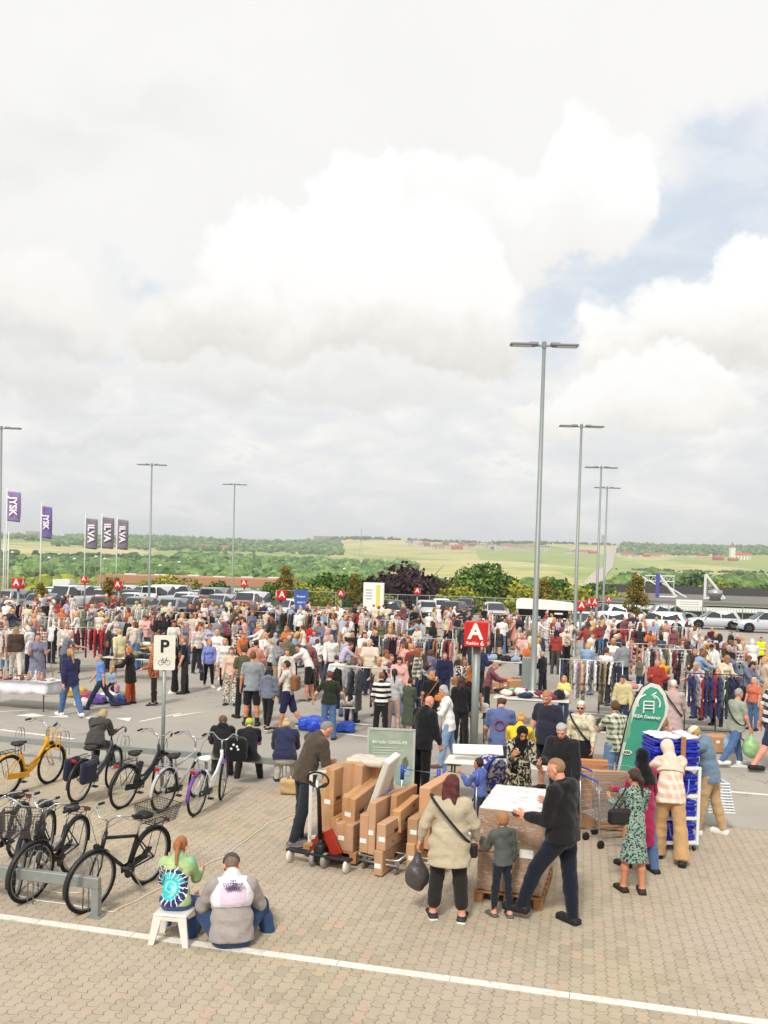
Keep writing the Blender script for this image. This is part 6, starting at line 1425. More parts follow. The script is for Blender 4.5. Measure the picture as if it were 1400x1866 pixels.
# ---- the front of the crowd
FR = [
 (128, 1305, 1178, 24, 'woman with blond ponytail, navy jacket and blue jeans walking past the white table', ('jacket', '#2b2d52', 'plain', '#fff', 1, .12), JE, SW, ('pony', '#b98e56'), W1, dict(w=1.1, fem=True)),
 (183, 1292, 1186, 88, 'grey haired man in a light blue polo shirt and dark jeans striding left', ('polo', '#5f8fd0'), ('jeans', '#2c3a4e'), SB, ('short', '#8f8578'), dict(W1, legL=(28, 3, 4), legR=(-26, 3, 18)), {}),
 (67, 1262, 1152, 190, 'woman in a grey blue dress behind the white clothed table', ('dress', '#7f7d92'), None, SB, ('bun', BR), CX_, dict(w=1.15, fem=True, skin='pink')),
 (237, 1283, 1176, 70, 'red blond person in a black shawl and rust orange trousers', ('cardigan', '#1f1c1d', 'plain', '#fff', 1, .3), ('trousers', '#a8481f'), SB, ('bob', '#b5733c'), dict(armL=(30, 20, 50, 0)), dict(w=1.12, fem=True)),
 (280, 1286, 1172, 95, 'person in an orange flowered top and black leather trousers left of the parking sign', ('shirt', '#c1673a', 'floral', '#3a4a30', 1, .15), ('leggings', '#222222'), ('#2a2a2a', '#cfcfcf'), ('long', '#b07a4c'), dict(armL=(20, 8, 50, .2)), dict(fem=True)),
 (336, 1264, 1158, 84, 'man in a black T-shirt and black trousers right of the parking sign', ('tee', '#1d2230'), ('trousers', '#2e2b2b'), SB, ('short', '#9b7a58'), {}, {}),
 (318, 1263, 1160, 100, 'person in wide black trousers half hidden behind the parking sign', ('tee', '#25252a'), ('wide', '#1b1b1d'), SW, ('short', DB), {}, dict(fem=True)),
 (206, 1268, 1208, 150, 'small child in pale blue crouching by the heap of toys', ('tee', '#8fb6d8'), BT_, SN, ('short', '#c49a62'), dict(legL=(60, 8, 80), legR=(60, 8, 80), lean=20), dict(hs=1.15)),
 (116, 1243, 1148, -70, 'man in a grey T-shirt bending over a rail of clothes at left', ('tee', '#6b6f7c'), DJ, SB, ('thin', '#a89a8c'), RCH, dict(skin='pink')),
 (458, 1322, 1186, 0, 'broad man in a pale grey T-shirt and black shorts seen from behind', ('tee', '#8d9396', 'plain', '#fff', 1, .12), ('shorts', '#1c1c22'), ('#1c1c1e', '#1c1c1e', 'boot'), ('short', '#6b4a30'), dict(armL=(2, 12, 8, 0), armR=(2, 12, 12, 0)), dict(w=1.15, skin='tan')),
 (488, 1331, 1212, -18, 'dark haired woman in a grey hooded top and black leggings walking right', ('hoodie', '#6f7484'), ('leggings', '#17171b'), ('#1c1c1e', '#dcdcdc'), ('long', '#221a18'), dict(legL=(16, 3, 4), legR=(-24, 3, 8)), dict(fem=True)),
 (523, 1330, 1202, 66, 'dark haired woman with white T-shirt, navy shorts and brown backpack', ('tee', '#cdc9be'), ('shorts', '#22264a', 'plain', '#fff', 1, .5), SN, ('short', '#1d1716'), dict(legL=(10, 3, 2), legR=(-16, 4, 20), armL=(30, 5, 60, .2)), dict(fem=True, skin='tan')),
 (443, 1308, 1175, 20, 'man in an olive shirt hidden behind the broad man in grey', ('tee', '#5b5643'), BT_, SB, ('short', BR), {}, {}),
 (420, 1285, 1178, 176, 'woman in a pale pink top and flowered cream trousers', ('shirt', '#d8b7a2'), ('wide', '#d8cfc0', 'floral', '#5d4a3c', .8), SB, ('bob', '#5a4030'), dict(armL=(10, 8, 60, .5)), dict(fem=True)),
 (380, 1253, 1164, 186, 'woman in a lilac blue blouse with a dark shopping bag', ('blouse', '#7d88c8'), ('leggings', '#17171b'), SW, ('long', '#c0935a'), dict(armR=(10, 12, 30, .1)), dict(fem=True, w=1.1)),
 (409, 1258, 1162, 168, 'blond woman in an open white shirt over black clothes', ('shirt', '#d9d4cf', 'plain', '#fff', 1, .2), ('leggings', '#1a1a1c'), SW, ('long', '#c79b5f'), {}, dict(fem=True)),
 (395, 1238, 1146, 160, 'woman in a white shirt and beige skirt behind the lilac blouse', ('shirt', '#e6e2dc'), ('skirt', '#cfae94'), SW, ('bob', '#c9a77a'), {}, dict(fem=True)),
 (514, 1243, 1163, -60, 'man in a violet patterned shirt looking right', ('polo', '#8b86b8', 'floral', '#a7a2c8', 1), JE, SB, ('thin', '#9a7455'), dict(pitch=20), dict(w=1.15, skin='pink')),
 (563, 1208, 1137, -30, 'man in a bright red jacket pushing a pram in the crowd', ('jacket', '#c3221c'), JE, SB, ('short', DB), dict(armL=(30, 5, 50, .1), armR=(30, 5, 50, .1)), {}),
 (598, 1347, 1222, 0, 'person in a dark green T-shirt and blue jeans seen from behind with hands on hips', ('tee', '#28301f'), JE, SB, ('short', '#6b3b2a'), dict(armL=(-5, 34, 40, .7), armR=(-5, 34, 40, .7)), dict(w=1.1, fem=True)),
 (582, 1246, 1170, 150, 'man in a white cap and pale blue T-shirt looking at his hands', ('tee', '#b9c6d0'), ('shorts', '#22304c'), SW, ('short', GY), dict(PH), dict(cap_=('#e0dccf', 'front'))),
 (612, 1305, 1192, 15, 'man in a white T-shirt with very short dark hair', ('tee', '#dedad6'), JE, SB, ('thin', '#3a2b22'), dict(pitch=22), dict(w=1.05)),
 (640, 1316, 1196, -14, 'brown haired person in a light grey hooded top behind the small clothes rail', ('hoodie', '#9c9a9a'), DJ, SB, ('bob', '#6a4a33'), dict(pitch=18), dict(fem=True)),
 (693, 1347, 1224, 2, 'woman in a black and white striped jumper and black trousers seen from behind', ('shirt', '#e4e0d8', 'stripes', '#17171a', 1), BT_, SB, ('short', '#7a4f33'), dict(armL=(16, 8, 40, .2), armR=(16, 8, 40, .2)), dict(fem=True)),
 (716, 1338, 1218, -8, 'dark ponytailed woman in a grey top and pale pink trousers', ('shirt', '#b9b5b8'), ('trousers', '#c5a59b'), SW, ('pony', '#1c1614'), {}, dict(fem=True)),
 (743, 1340, 1235, -25, 'woman in a long olive green dress looking right', ('ldress', '#4c5444', 'plain', '#fff', 1, .62), None, SB, ('short', '#3d2a20'), dict(armR=(20, 6, 60, .3), pitch=14), dict(fem=True)),
 (784, 1341, 1222, 0, 'blond person in a black T-shirt with a small orange shoulder bag', ('tee', '#1b1b1e'), BT_, SB, ('bob', '#c08a50'), dict(armL=(5, 12, 20, 0)), dict(w=1.05, fem=True)),
 (853, 1362, 1213, -12, 'woman with long auburn hair in a dark brown top and black trousers', ('tee', '#2c211d'), BT_, SB, ('long', '#a4622e'), dict(armL=(20, 5, 80, .4)), dict(fem=True)),
 (838, 1366, 1232, 10, 'person in black with a black shoulder bag beside the auburn haired woman', ('jacket', '#1b1b1d'), BT_, SN, ('long', '#3c2a22'), {}, dict(fem=True)),
 (808, 1290, 1187, 180, 'man with receding hair in a navy jumper standing behind the clothes rail', ('shirt', '#232743'), DJ, SB, ('thin', '#7a5a42'), dict(armL=(16, 8, 30, .3), armR=(16, 8, 30, .3), pitch=10), dict(w=1.12, skin='pink')),
 (988, 1270, 1186, 60, 'man in a dark suit jacket standing at the foot of the tallest lamp', ('jacket', '#1f2027'), BT_, SB, ('thin', '#b3a79a'), dict(armL=(20, 6, 60, .3)), dict(skin='pink')),
 (1026, 1322, 1230, 170, 'woman with very long blond hair in a lemon yellow top', ('tee', '#e3d77e'), JE, SW, ('long', '#c99c58'), {}, dict(fem=True)),
 (1133, 1340, 1228, 165, 'dark haired man in a cream jumper left of the green feather flag', ('shirt', '#cbbd8e'), DJ, SB, ('short', '#33251d'), dict(pitch=14), dict(w=1.05)),
 (1222, 1385, 1237, 0, 'person with white head covering and a long dusty pink shirt with crossbody strap', ('blouse', '#b9a29e', 'plain', '#fff', 1, .3), DJ, SB, ('thin', '#dcd6cc'), dict(armR=(20, 10, 40, .1)), dict(w=1.15, skin='pink')),
 (1338, 1395, 1250, -48, 'grey haired woman in a sage T-shirt and jeans walking with a blue plastic bag', ('tee', '#9aa190', 'plain', '#fff', 1, .14), JE, SW, ('short', '#a29d94'), dict(legL=(20, 3, 3), legR=(-24, 3, 16), armL=(5, 12, 10, 0), armR=(12, 10, 10, 0)), dict(w=1.25, fem=True, skin='pink')),
 (1403, 1404, 1226, -60, 'person in a navy and white striped top cut by the right edge', ('tee', '#232743', 'stripes', '#e5e2da', .8), ('shorts', '#2b3350'), SB, ('short', BR), W1, dict(w=1.15, skin='pink')),
 (1345, 1318, 1237, 180, 'person with a black cap and black lace top in the right crowd', ('shirt', '#1d1b1e'), BT_, SB, ('bob', '#4a3022'), {}, dict(cap_=('#1b1b1d', 'front'), fem=True, w=1.1)),
 (1306, 1322, 1218, 165, 'blond woman in sunglasses and a dark maroon top behind the black clothes rail', ('shirt', '#3a1f2b'), BT_, SB, ('bob', '#c59a5c'), CX_, dict(fem=True, w=1.2, glasses='dark', skin='pink')),
 (1372, 1330, 1233, 150, 'woman in an orange pink top near the right edge', ('tee', '#cf7358'), JE, SB, ('bob', '#c9bda8'), {}, dict(fem=True, w=1.1, skin='pink')),
 (1385, 1226, 1160, 176, 'steward in a bright yellow reflective vest standing on the right', ('vest', '#d6e21e', 'plain', '#fff', 1, .1), BT_, SB, ('short', DB), {}, dict(w=1.1)),
 (1331, 1216, 1148, 110, 'man in a black jacket talking at the right edge of the market', ('jacket', '#23242a'), DJ, SB, ('short', '#7a6a58'), {}, {}),
 (1343, 1221, 1155, 120, 'bald man in a brown grey jacket talking at the right edge', ('jacket', '#4a4444'), ('trousers', '#8a8378'), SB, ('thin', '#c5b9a8'), {}, dict(skin='pink')),
 (1352, 1224, 1158, 100, 'tall blond woman in a peach dress at the right edge of the market', ('ldress', '#c9a184'), None, SB, ('long', '#c59a6a'), {}, dict(fem=True)),
 (1296, 1198, 1143, 175, 'man in a wine red jacket at the back right of the market', ('jacket', '#4f1c28'), DJ, SB, ('short', GY), {}, {}),
 (1166, 1270, 1196, 165, 'man in a grey quilted vest behind the back clothes rail', ('vest', '#6b6f66'), DJ, SB, ('short', '#5c4a38'), RCH, {}),
 (1205, 1292, 1198, 0, 'person in a mustard yellow shirt with grey straps bending forward', ('shirt', '#d39a26'), BT_, SB, ('bob', '#b9956a'), RCH, dict(fem=True)),
 (1272, 1310, 1202, 150, 'grey blond woman in a flowered lilac T-shirt leaning over a table', ('tee', '#bdb6c4', 'floral', '#b98a88', .7), DJ, SB, ('short', '#b9a888'), RCH, dict(fem=True, skin='pink')),
 (1294, 1268, 1173, 175, 'man in sunglasses and cap with a white shirt near the back right rails', ('shirt', '#e2ded8'), DJ, SB, ('short', BK), {}, dict(cap_=('#1f1f22', 'front'), glasses='dark')),
 (1290, 1240, 1163, 170, 'person in a lilac striped T-shirt and lilac hat', ('tee', '#a4a2cc', 'stripes', '#d6d6ea', 1.2), DJ, SB, ('short', BR), {}, dict(cap_=('#9d98c8', 'hat'))),
]
PEOPLE_XY = []
for px, py, yt, face, lab, top, bot, sh, hr, ps, kw in FR:
    kw = dict(kw); cmf = 1.0
    r_, s_, q_ = person(px, py, yt, face, lab, top, bot, sh, hr, ps, cm=cmf, **kw)
    PEOPLE_XY.append((r_.location.x, r_.location.y))
    if 'lilac blue blouse' in lab: bag(r_, s_, q_, 'b', '#3a3d4a', 'dark grey shopping bag held by the woman in the lilac blue blouse', (.34, .14, .3), 'R')
    if 'sage T-shirt' in lab:
        strap(r_, s_, q_, side=1, r=.21); bag(r_, s_, q_, 'b', '#9dbfd6', 'pale blue plastic bag held by the walking woman in the sage T-shirt', (.34, .28, .42), 'L', 'plastic')
        bag(r_, s_, q_, 'b', '#9cc48a', 'pale green plastic bag held between the two walkers at right', (.34, .3, .44), 'R', 'plastic')
    if 'brown backpack' in lab:
        v_, f_ = nets([rbx((0, 0, 0), (.14, .09, .18), None, .05)], .018, amp=.004); o_ = link('backpack', np_mesh('backpack', v_, f_, [cloth('#8a5a34', name='bag_cloth')]), r_, tuple(s_['chest'] - s_['T1'][:, 1] * .2 - s_['u1'] * .12))
    if 'orange shoulder bag' in lab:
        strap(r_, s_, q_, '#8a5a34', side=-1, r=.18); MB().box((0, 0, 0), (.24, .08, .15), bev=.03).build('shoulder_bag', mat('bag_orange', '#c9772e', .6), r_, loc=tuple(s_['hip'] + A3((.17, -.06, .08))))
    if 'dusty pink shirt' in lab: strap(r_, s_, q_, side=1, r=.2)
    if 'reflective vest' in lab:
        MB().box((0, 0, 0), (.4, .3, .05), bev=.02).build('reflective_band', mat('reflective', '#d6d8d4', .3), r_, loc=tuple(s_['waist'] + A3((0, 0, .04))))

# ------------------------------------------------------------ goods in the foreground
GA = R(25)
def local(px, py, ang):     # frame at a ground pixel turned by -ang (local y points away to the right)
    g = G(px, py); c, s = math.cos(ang), math.sin(ang)
    return (lambda x, y, z=0: Vector((g.x + x * c + y * s, g.y - x * s + y * c, z)))
WOOD = mat('pallet_wood', '#a87b50', .85, 0, .25, 9, .3, 30)
TAPE = mat('parcel_tape', '#b98a58', .3, 0, .05, 5)
def carton(p, dims, rz, label, tilt=(0, 0), colr='#bb8d66', tape=True, name='cardboard_box', cat='box', wrap=False):
    w, d, h = dims; m = mat('cardboard', colr, .8, 0, .16, 5, .15, 30)
    b = MB(); b.box((0, 0, h / 2), dims, bev=.009); o = b.build(name, m, loc=tuple(p), label=label, cat=cat)
    o.rotation_euler = (R(tilt[0]), R(tilt[1]), rz)
    if tape:
        t = MB(); t.box((0, 0, h + .001), (.05, d, .003)) if w < d else t.box((0, 0, h + .001), (w, .05, .003)); t.box((0, -d / 2 - .001, h * .8), (.05, .003, h * .4)); t.build('tape', TAPE, o)
    if wrap is not None and h > .25:
        r_ = random.Random(int(w * 1e4 + h * 1e3)); lb_ = MB(); lb_.box((r_.uniform(-.2, .2) * w, -d / 2 - .002, h * r_.uniform(.3, .7)), (min(.09, w * .7), .003, .06)); lb_.build('shipping_label', WHITE, o)
        mk = MB(); mk.box((w / 2 + .001, -d * r_.uniform(.1, .3), h * r_.uniform(.35, .6)), (.002, .14, .05)); mk.box((w / 2 + .001, -d * .3, h * .2), (.002, .06, .012)); mk.box((w / 2 + .001, d * .2, h * .75), (.002, .1, .015)); mk.build('printed_mark', mat('box_print', '#4a382a', .8), o)
        e_ = MB(); e_.box((w / 2 + .0008, 0, h * .5), (.0015, d * .995, .006)); e_.build('seam', mat('box_seam', '#8a6848', .9), o)
    return o
def pallet(p, rz, label, z=0.0, w=.8, d=1.2):
    root = empty('pallet', (p.x, p.y, z), rz, label, 'pallet')
    bm_ = MB().box((0, 0, 0), (w, .1, .022)).mesh('board', WOOD)
    for i in range(7): link('board', bm_, root, (0, -d / 2 + .05 + i * (d - .1) / 6, .133))
    st_ = MB().box((0, 0, 0), (.1, d, .02)).mesh('stringer', WOOD); bk_ = MB().box((0, 0, 0), (.1, .14, .09), bev=.003).mesh('block', WOOD)
    for x in (-w / 2 + .05, 0, w / 2 - .05):
        link('stringer', st_, root, (x, 0, .111)); link('stringer', st_, root, (x, 0, .01))
        for y in (-d / 2 + .07, 0, d / 2 - .07): link('block', bk_, root, (x, y, .063))
    return root
# pallet and hand truck
L1 = local(598, 1572, GA); rz1 = -GA
pallet(L1(0, .62), rz1, 'wooden pallet on the red hand truck under the left group of boxes', .04)
tk = empty('pallet_truck', tuple(L1(-.02, -.1)), rz1, 'red pallet truck with black handle in front of the cardboard boxes', 'pallet truck')
TR = mat('truck_red', '#9c2c1c', .45, .1, .1, 6)
MB().box((-.27, .72, .06), (.16, 1.2, .05), bev=.01).build('fork', TR, tk); MB().box((.27, .72, .06), (.16, 1.2, .05), bev=.01).build('fork', TR, tk)
b = MB(); b.prism([(-.25, .05), (.25, .05), (.13, .34), (.07, .38), (-.07, .38), (-.13, .34)], -.02, .05, Matrix(((1, 0, 0, 0), (0, 0, 1, .05), (0, 1, 0, .03), (0, 0, 0, 1)))); b.build('head_plate', TR, tk)
b = MB(); b.box((0, -.08, .19), (.14, .16, .24), bev=.02); b.tube([(0, -.08, .1), (0, -.08, .42)], .035, 10); b.build('pump', BLACK, tk, True)
MB().box((.14, -.02, .32), (.16, .06, .34), Matrix.Rotation(R(-30), 3, 'Y'), bev=.01).build('brace', TR, tk)
MB().box((0, -.12, .17), (.95, .12, .035), bev=.01).build('bumper_bar', BLACK, tk)
for s in (-1, 1):
    w_ = MB().lathe([(.095, -.028), (.1, -.02), (.1, .02), (.095, .028), (.04, .03)], 20, (0, 0, 0), Matrix.Rotation(R(90), 3, 'Y')).build('wheel', mat('wheel_grey', '#8b8983', .6), tk, True, loc=(s * .085, -.1, .1)); MB().lathe([(.045, .029), (.03, .034), (.0, .035)], 12, (0, 0, 0), Matrix.Rotation(R(90), 3, 'Y')).build('hub', STEEL, w_)
    MB().lathe([(.08, -.02), (.088, -.012), (.088, .012), (.08, .02), (.02, .03)], 18, (0, 0, 0), Matrix.Rotation(R(90), 3, 'Y')).build('stabiliser_wheel', mat('castor_white', '#d6d2c8', .5), tk, True, loc=(s * .42, -.14, .09))
MB().tube([(0, -.1, .38), (0, -.16, .95), (0, -.2, 1.08)], [.032, .026, .024], 10).build('tow_bar', BLACK, tk, True)
hl = [(math.cos(a) * .165 * (1 if abs(math.cos(a)) < .8 else .95), -.2, 1.17 + math.sin(a) * .095) for a in np.linspace(0, 2 * math.pi, 25)[:-1]]
h_ = MB(); h_.tube(hl, .014, 8, closed=True); h_.tube([(-.12, -.2, 1.14), (0, -.2, 1.06), (.12, -.2, 1.14)], .012, 8); h_.build('handle', BLACK, tk, True); MB().box((0, -.215, 1.12), (.03, .012, .09)).build('lever', WHITE, tk)
def C(px_, py_, z, ang=GA): return G(px_, py_, z)
Z0 = .185
B = [  # x, y (front face), z, w, d, h, tilt, label, colour
 (.22, .02, Z0, .26, .62, .36, (0, 0), 'taped brown box at the front right corner of the truck pallet', '#b58f70'),
 (.02, .1, Z0, .12, .6, .38, (0, 0), 'narrow brown box left of the taped front box', '#c39263'),
 (.2, .16, Z0 + .365, .2, .75, .38, (8, 5), 'leaning box stacked on the taped front box', '#bc9069'),
 (-.2, .3, Z0, .2, .5, .98, (0, 0), 'tall brown box standing behind the truck handle', '#bd926a'),
 (.0, .55, Z0, .3, .45, 1.04, (0, 3), 'tallest brown box with tape under the hand of the man', '#bb9270'),
 (.24, .85, Z0, .3, .35, .96, (0, 0), 'brown box at the back of the truck pallet', '#c99a6b')]
for x, y, z, w, d, h, tl, lb, c_ in B: carton(L1(x, y + d / 2, z), (w, d, h), rz1, lb, tl, c_)
v_, f_ = nets([rbx((0, 0, 0), (.28, .2, .05), None, .03)], .02, amp=.01); link('plastic_wrap', np_mesh('plastic_wrap', v_, f_, [mat('plastic_film', '#cfc3b4', .2, 0, .2, 12, .6, 25)]), None, tuple(L1(.16, .85, 1.22)), rz1, label='crumpled plastic film lying on the tallest box', cat='plastic')
m = MB(); m.box((0, 0, .48), (.04, .02, .96)); m.box((.16, 0, .94), (.32, .02, .04)); m.box((.32, 0, .48), (.04, .02, .96)); m.box((.16, 0, .06), (.32, .02, .04)); o = m.build('picture_frame', WHITE, loc=tuple(L1(-.36, .12, Z0)), label='white empty frame standing upright at the left of the truck pallet', cat='frame'); o.rotation_euler = (0, 0, rz1 + R(55))
o = MB().box((0, 0, .55), (.09, .3, 1.1), bev=.015).build('foam_plank', mat('foam_white', '#dcd8cf', .7, 0, .06, 6), loc=tuple(L1(.36, .5, Z0 + .3)), label='white wrapped plank leaning up out of the box group', cat='plank'); o.rotation_euler = (R(14), R(24), rz1)
for k in range(3): o = MB().box((0, 0, .2), (.025, .5, .4), bev=.01).build('folded_bag', mat('bag_blue', '#1f2fae', .35, 0, .12, 8, .3, 20), loc=tuple(L1(.5 + k * .035, .5, Z0 + .32)), label=uniq('folded blue bag standing between the two box groups', ('the middle one', 'the right one')), cat='bag', group='folded blue bags by the boxes'); o.rotation_euler = (0, R(8), rz1)
# flat trolley(s)
def trolley(px, py, label, handle_col, L=1.25, Wd=.5, ang=GA, hh=1.05):
    g = G(px, py); root = empty('flat_trolley', (g.x, g.y, 0), -ang, label, 'trolley')
    m = MB(); m.tube([(-Wd / 2, 0, .2), (Wd / 2, 0, .2), (Wd / 2, L, .2), (-Wd / 2, L, .2)], .018, 8, closed=True)
    for k in range(5): m.tube([(-Wd / 2, L * k / 4, .2), (Wd / 2, L * k / 4, .2)], .012, 6)
    m.tube([(-Wd / 2, 0, .14), (Wd / 2, 0, .14)], .014, 6); m.build('deck', STEEL, root, True)
    for s in (-1, 1):
        for y in (.08, L - .08):
            w_ = MB().lathe([(.05, -.018), (.062, -.012), (.062, .012), (.05, .018), (.02, .02)], 16, (0, 0, 0), Matrix.Rotation(R(90), 3, 'Y')).build('castor', mat('castor_grey', '#77746e', .6), root, True, loc=(s * (Wd / 2 - .05), y, .064)); MB().box((0, .02, .075), (.05, .04, .1)).build('fork', STEEL, w_)
    m = MB(); m.tube([(-Wd / 2, L, .2), (-Wd / 2, L + .06, hh), (Wd / 2, L + .06, hh), (Wd / 2, L, .2)], .016, 8); m.build('push_bar', STEEL, root, True)
    for s in (-1, 1): MB().tube([(s * Wd / 2, L + .055, hh - .15), (s * Wd / 2, L + .06, hh + .06)], .03, 10).build('handle', mat('handle_blue', handle_col, .4), root, True)
    return root, (lambda x, y, z=0: Vector((g.x + x * math.cos(ang) + y * math.sin(ang), g.y - x * math.sin(ang) + y * math.cos(ang), z)))
t1, L2 = trolley(688, 1592, 'steel flat trolley with blue handle tops loaded with flat brown boxes', '#3250a8', 1.3, .56)
for x, y, z, w, d, h, tl, lb, c_ in [(-.22, .02, .225, .13, .5, .5, (0, 0), 'short brown box at the left front of the steel trolley', '#bd9270'), (-.1, .0, .225, .1, .95, .68, (0, 0), 'tall flat brown box in the middle of the steel trolley', '#bf9776'), (.02, .35, .225, .09, .7, .72, (0, 2), 'flat box behind the middle box on the steel trolley', '#ba8c64'),
    (.12, .3, .5, .12, .65, .3, (6, 0), 'small long box with pale top lying across the trolley boxes', '#c6996c'), (.08, -.1, .34, .13, 1.15, .34, (0, 0), 'long front box with pale top lying along the steel trolley', '#bf9878'), (.06, -.12, .02, .12, 1.1, .32, (0, 0), 'long box hanging low at the front of the steel trolley', '#ba9272')]:
    carton(L2(x, y + d / 2, z), (w, d, h), -GA, lb, tl, c_, tape=False)
t2, L3 = trolley(775, 1592, 'second flat trolley hidden behind the red haired person', '#4560b0', 1.2, .5)
for x, y, z, w, d, h, tl, lb, c_ in [(-.14, .25, .225, .16, 1.0, .82, (0, 0), 'tall box with pale top left of the red haired person', '#c99a74'), (-.2, .0, .225, .14, .7, .46, (0, 0), 'scuffed box behind the dark plastic bag', '#b08a66'), (-.2, -.05, .01, .12, .5, .36, (0, 0), 'low brown box under the scuffed box', '#c59a70'), (.05, .3, .225, .2, .8, .5, (0, 0), 'box on the second trolley behind the red haired person', '#bd8f66')]:
    carton(L3(x, y + d / 2, z), (w, d, h), -GA, lb, tl, c_, tape=False)
a_, b_ = L2(.2, 1.36, 1.0), L3(-.25, 1.26, 1.02); MB().tube([a_, a_.lerp(b_, .3) - Vector((0, 0, .02)), a_.lerp(b_, .7) - Vector((0, 0, .015)), b_], .012, 5).build('strap', mat('strap_orange', '#c98a3a', .7), label='orange strap stretched between the two trolley handles', cat='strap')
# poster stand
g = G(710, 1463); po = empty('poster_stand', (g.x, g.y, 0), R(-4), 'grey framed poster stand with a pale green room picture and yellow oval logo', 'sign')
PW, PHt = .77, 1.24; fm = MB()
for s in (-1, 1): fm.box((s * PW / 2, 0, PHt / 2), (.035, .03, PHt))
fm.box((0, 0, PHt), (PW + .035, .03, .035)); fm.box((0, 0, .1), (PW, .03, .035)); fm.build('frame', mat('alu_frame', '#c9cbc6', .4, .3), po)
MB().box((0, .35, .6), (.03, .03, 1.2), Matrix.Rotation(R(-28), 3, 'X')).build('prop', STEEL, po)
def poster_mat():
    m, nt, b = mat_base('poster'); tc = nt.new('ShaderNodeTexCoord').outputs['Object']; sep = nt.new('ShaderNodeSeparateXYZ'); nt.l.new(tc, sep.inputs[0]); X, Y, Z = sep.outputs
    base = nt.mix(nt.sm(nt.noise(tc, 3, 3), .35, .7), lin('#93a596'), lin('#a9b5a3'))
    base = nt.mix(nt.m('LESS_THAN', Z, .26), base, lin('#6c7464'))
    nt.l.new(base, b.inputs['Base Color']); b.inputs['Roughness'].default_value = .15; return m
pn = MB().box((0, 0, .67), (PW - .03, .012, 1.1)).build('poster', poster_mat(), po)
b = MB(); b.box((-.12, -.01, .42), (.42, .006, .22)); b.build('sofa_picture', mat('pr1', '#a9c0c0', .3), pn)
b = MB(); b.prism([(-.05, .62), (.3, .38), (.34, .3), (.1, .34)], 0, .004, Matrix.Translation((0, -.012, 0)) @ Matrix.Rotation(R(90), 4, 'X')); b.build('cushion_picture', mat('pr2', '#8aa59c', .3), pn)
b = MB(); b.prism([(.2, .75), (.26, .8), (.3, .68), (.24, .52), (.18, .56)], 0, .004, Matrix.Translation((0, -.014, 0)) @ Matrix.Rotation(R(90), 4, 'X')); b.build('lamp_picture', mat('pr3', '#6f6f5c', .3), pn); MB().box((.27, -.012, .56), (.12, .004, .16)).build('vase_picture', mat('pr4', '#8fb4d2', .3), pn)
text('Big hello CIRKULÆR', .068, WHITE, pn, (-.02, -.012, 1.02), (R(90), 0, 0), .02, sx=1.0)
for k, w_ in enumerate((.42, .52, .4, .46, .3)): MB().box((-.06 - (.5 - w_) / 2, -.009, .93 - k * .045), (w_, .005, .014)).build('print_line', mat('print_pale', '#c3cbbd', .6), pn)
lg = MB(); lg.lathe([(.1, 0), (.1, .005)], 28, (0, 0, 0), Matrix.Diagonal((1, .42, 1)).to_3x3()); lo = lg.build('logo', mat('logo_yellow', '#d8cf3a', .5), pn); lo.location = (.18, -.012, .2); lo.rotation_euler = (R(90), 0, 0)
text('IKEA', .06, mat('logo_ink', '#2c3a30', .5), lo, (0, 0, .007), (0, 0, 0), .03)
# wrapped pallet load
WA = R(17); L4 = local(925, 1652, WA)
pallet(L4(0, .6), -WA, 'wooden pallet under the wrapped boxes')
def wrap_mat():
    m, nt, b = mat_base('stretch_film'); tc = nt.new('ShaderNodeTexCoord').outputs['Object']
    mp = nt.new('ShaderNodeMapping'); mp.inputs['Scale'].default_value = (1.6, 1.6, 6.5); mp.inputs['Rotation'].default_value = (.5, .35, 0); nt.l.new(tc, mp.inputs[0])
    f = nt.noise(mp.outputs[0], 5, 6, .7, 1.8); g_ = nt.new('ShaderNodeNewGeometry'); s_ = nt.new('ShaderNodeSeparateXYZ'); nt.l.new(g_.outputs['Normal'], s_.inputs[0])
    sep = nt.new('ShaderNodeSeparateXYZ'); nt.l.new(tc, sep.inputs[0])
    seam = nt.m('LESS_THAN', nt.m('ABSOLUTE', nt.m('SUBTRACT', sep.outputs[2], .47)), .008)
    base = nt.mix(nt.sm(f, .52, .66), lin('#b8957a'), lin('#e2d6c9')); base = nt.mix(seam, base, lin('#6c4c36'))  # pale noise streaks paint the film's highlights into the base colour
    base = nt.mix(nt.sm(sep.outputs[2], .975, .985), base, lin('#efefee'))
    nt.l.new(base, b.inputs['Base Color']); b.inputs['Roughness'].default_value = .22; b.inputs['Coat Weight'].default_value = .6
    bn = nt.new('ShaderNodeBump'); bn.inputs['Strength'].default_value = .9; bn.inputs['Distance'].default_value = .03; nt.l.new(f, bn.inputs['Height']); nt.l.new(bn.outputs[0], b.inputs['Normal']); return m
v_, f_ = nets([rbx((0, 0, .495), (.385, .59, .495), None, .02)], .022, amp=.005, seed=2)
o = link('wrapped_load', np_mesh('wrapped_load', v_, f_, [wrap_mat()]), None, tuple(L4(0, .6, .146)), -WA, label='big cube of brown boxes wrapped in clear film with white top on a pallet', cat='wrapped load')
MB().box((.2, -.6, .5), (.16, .008, .1)).build('delivery_note', WHITE, o); MB().box((.39, -.3, .55), (.008, .22, .16)).build('delivery_note', WHITE, o)
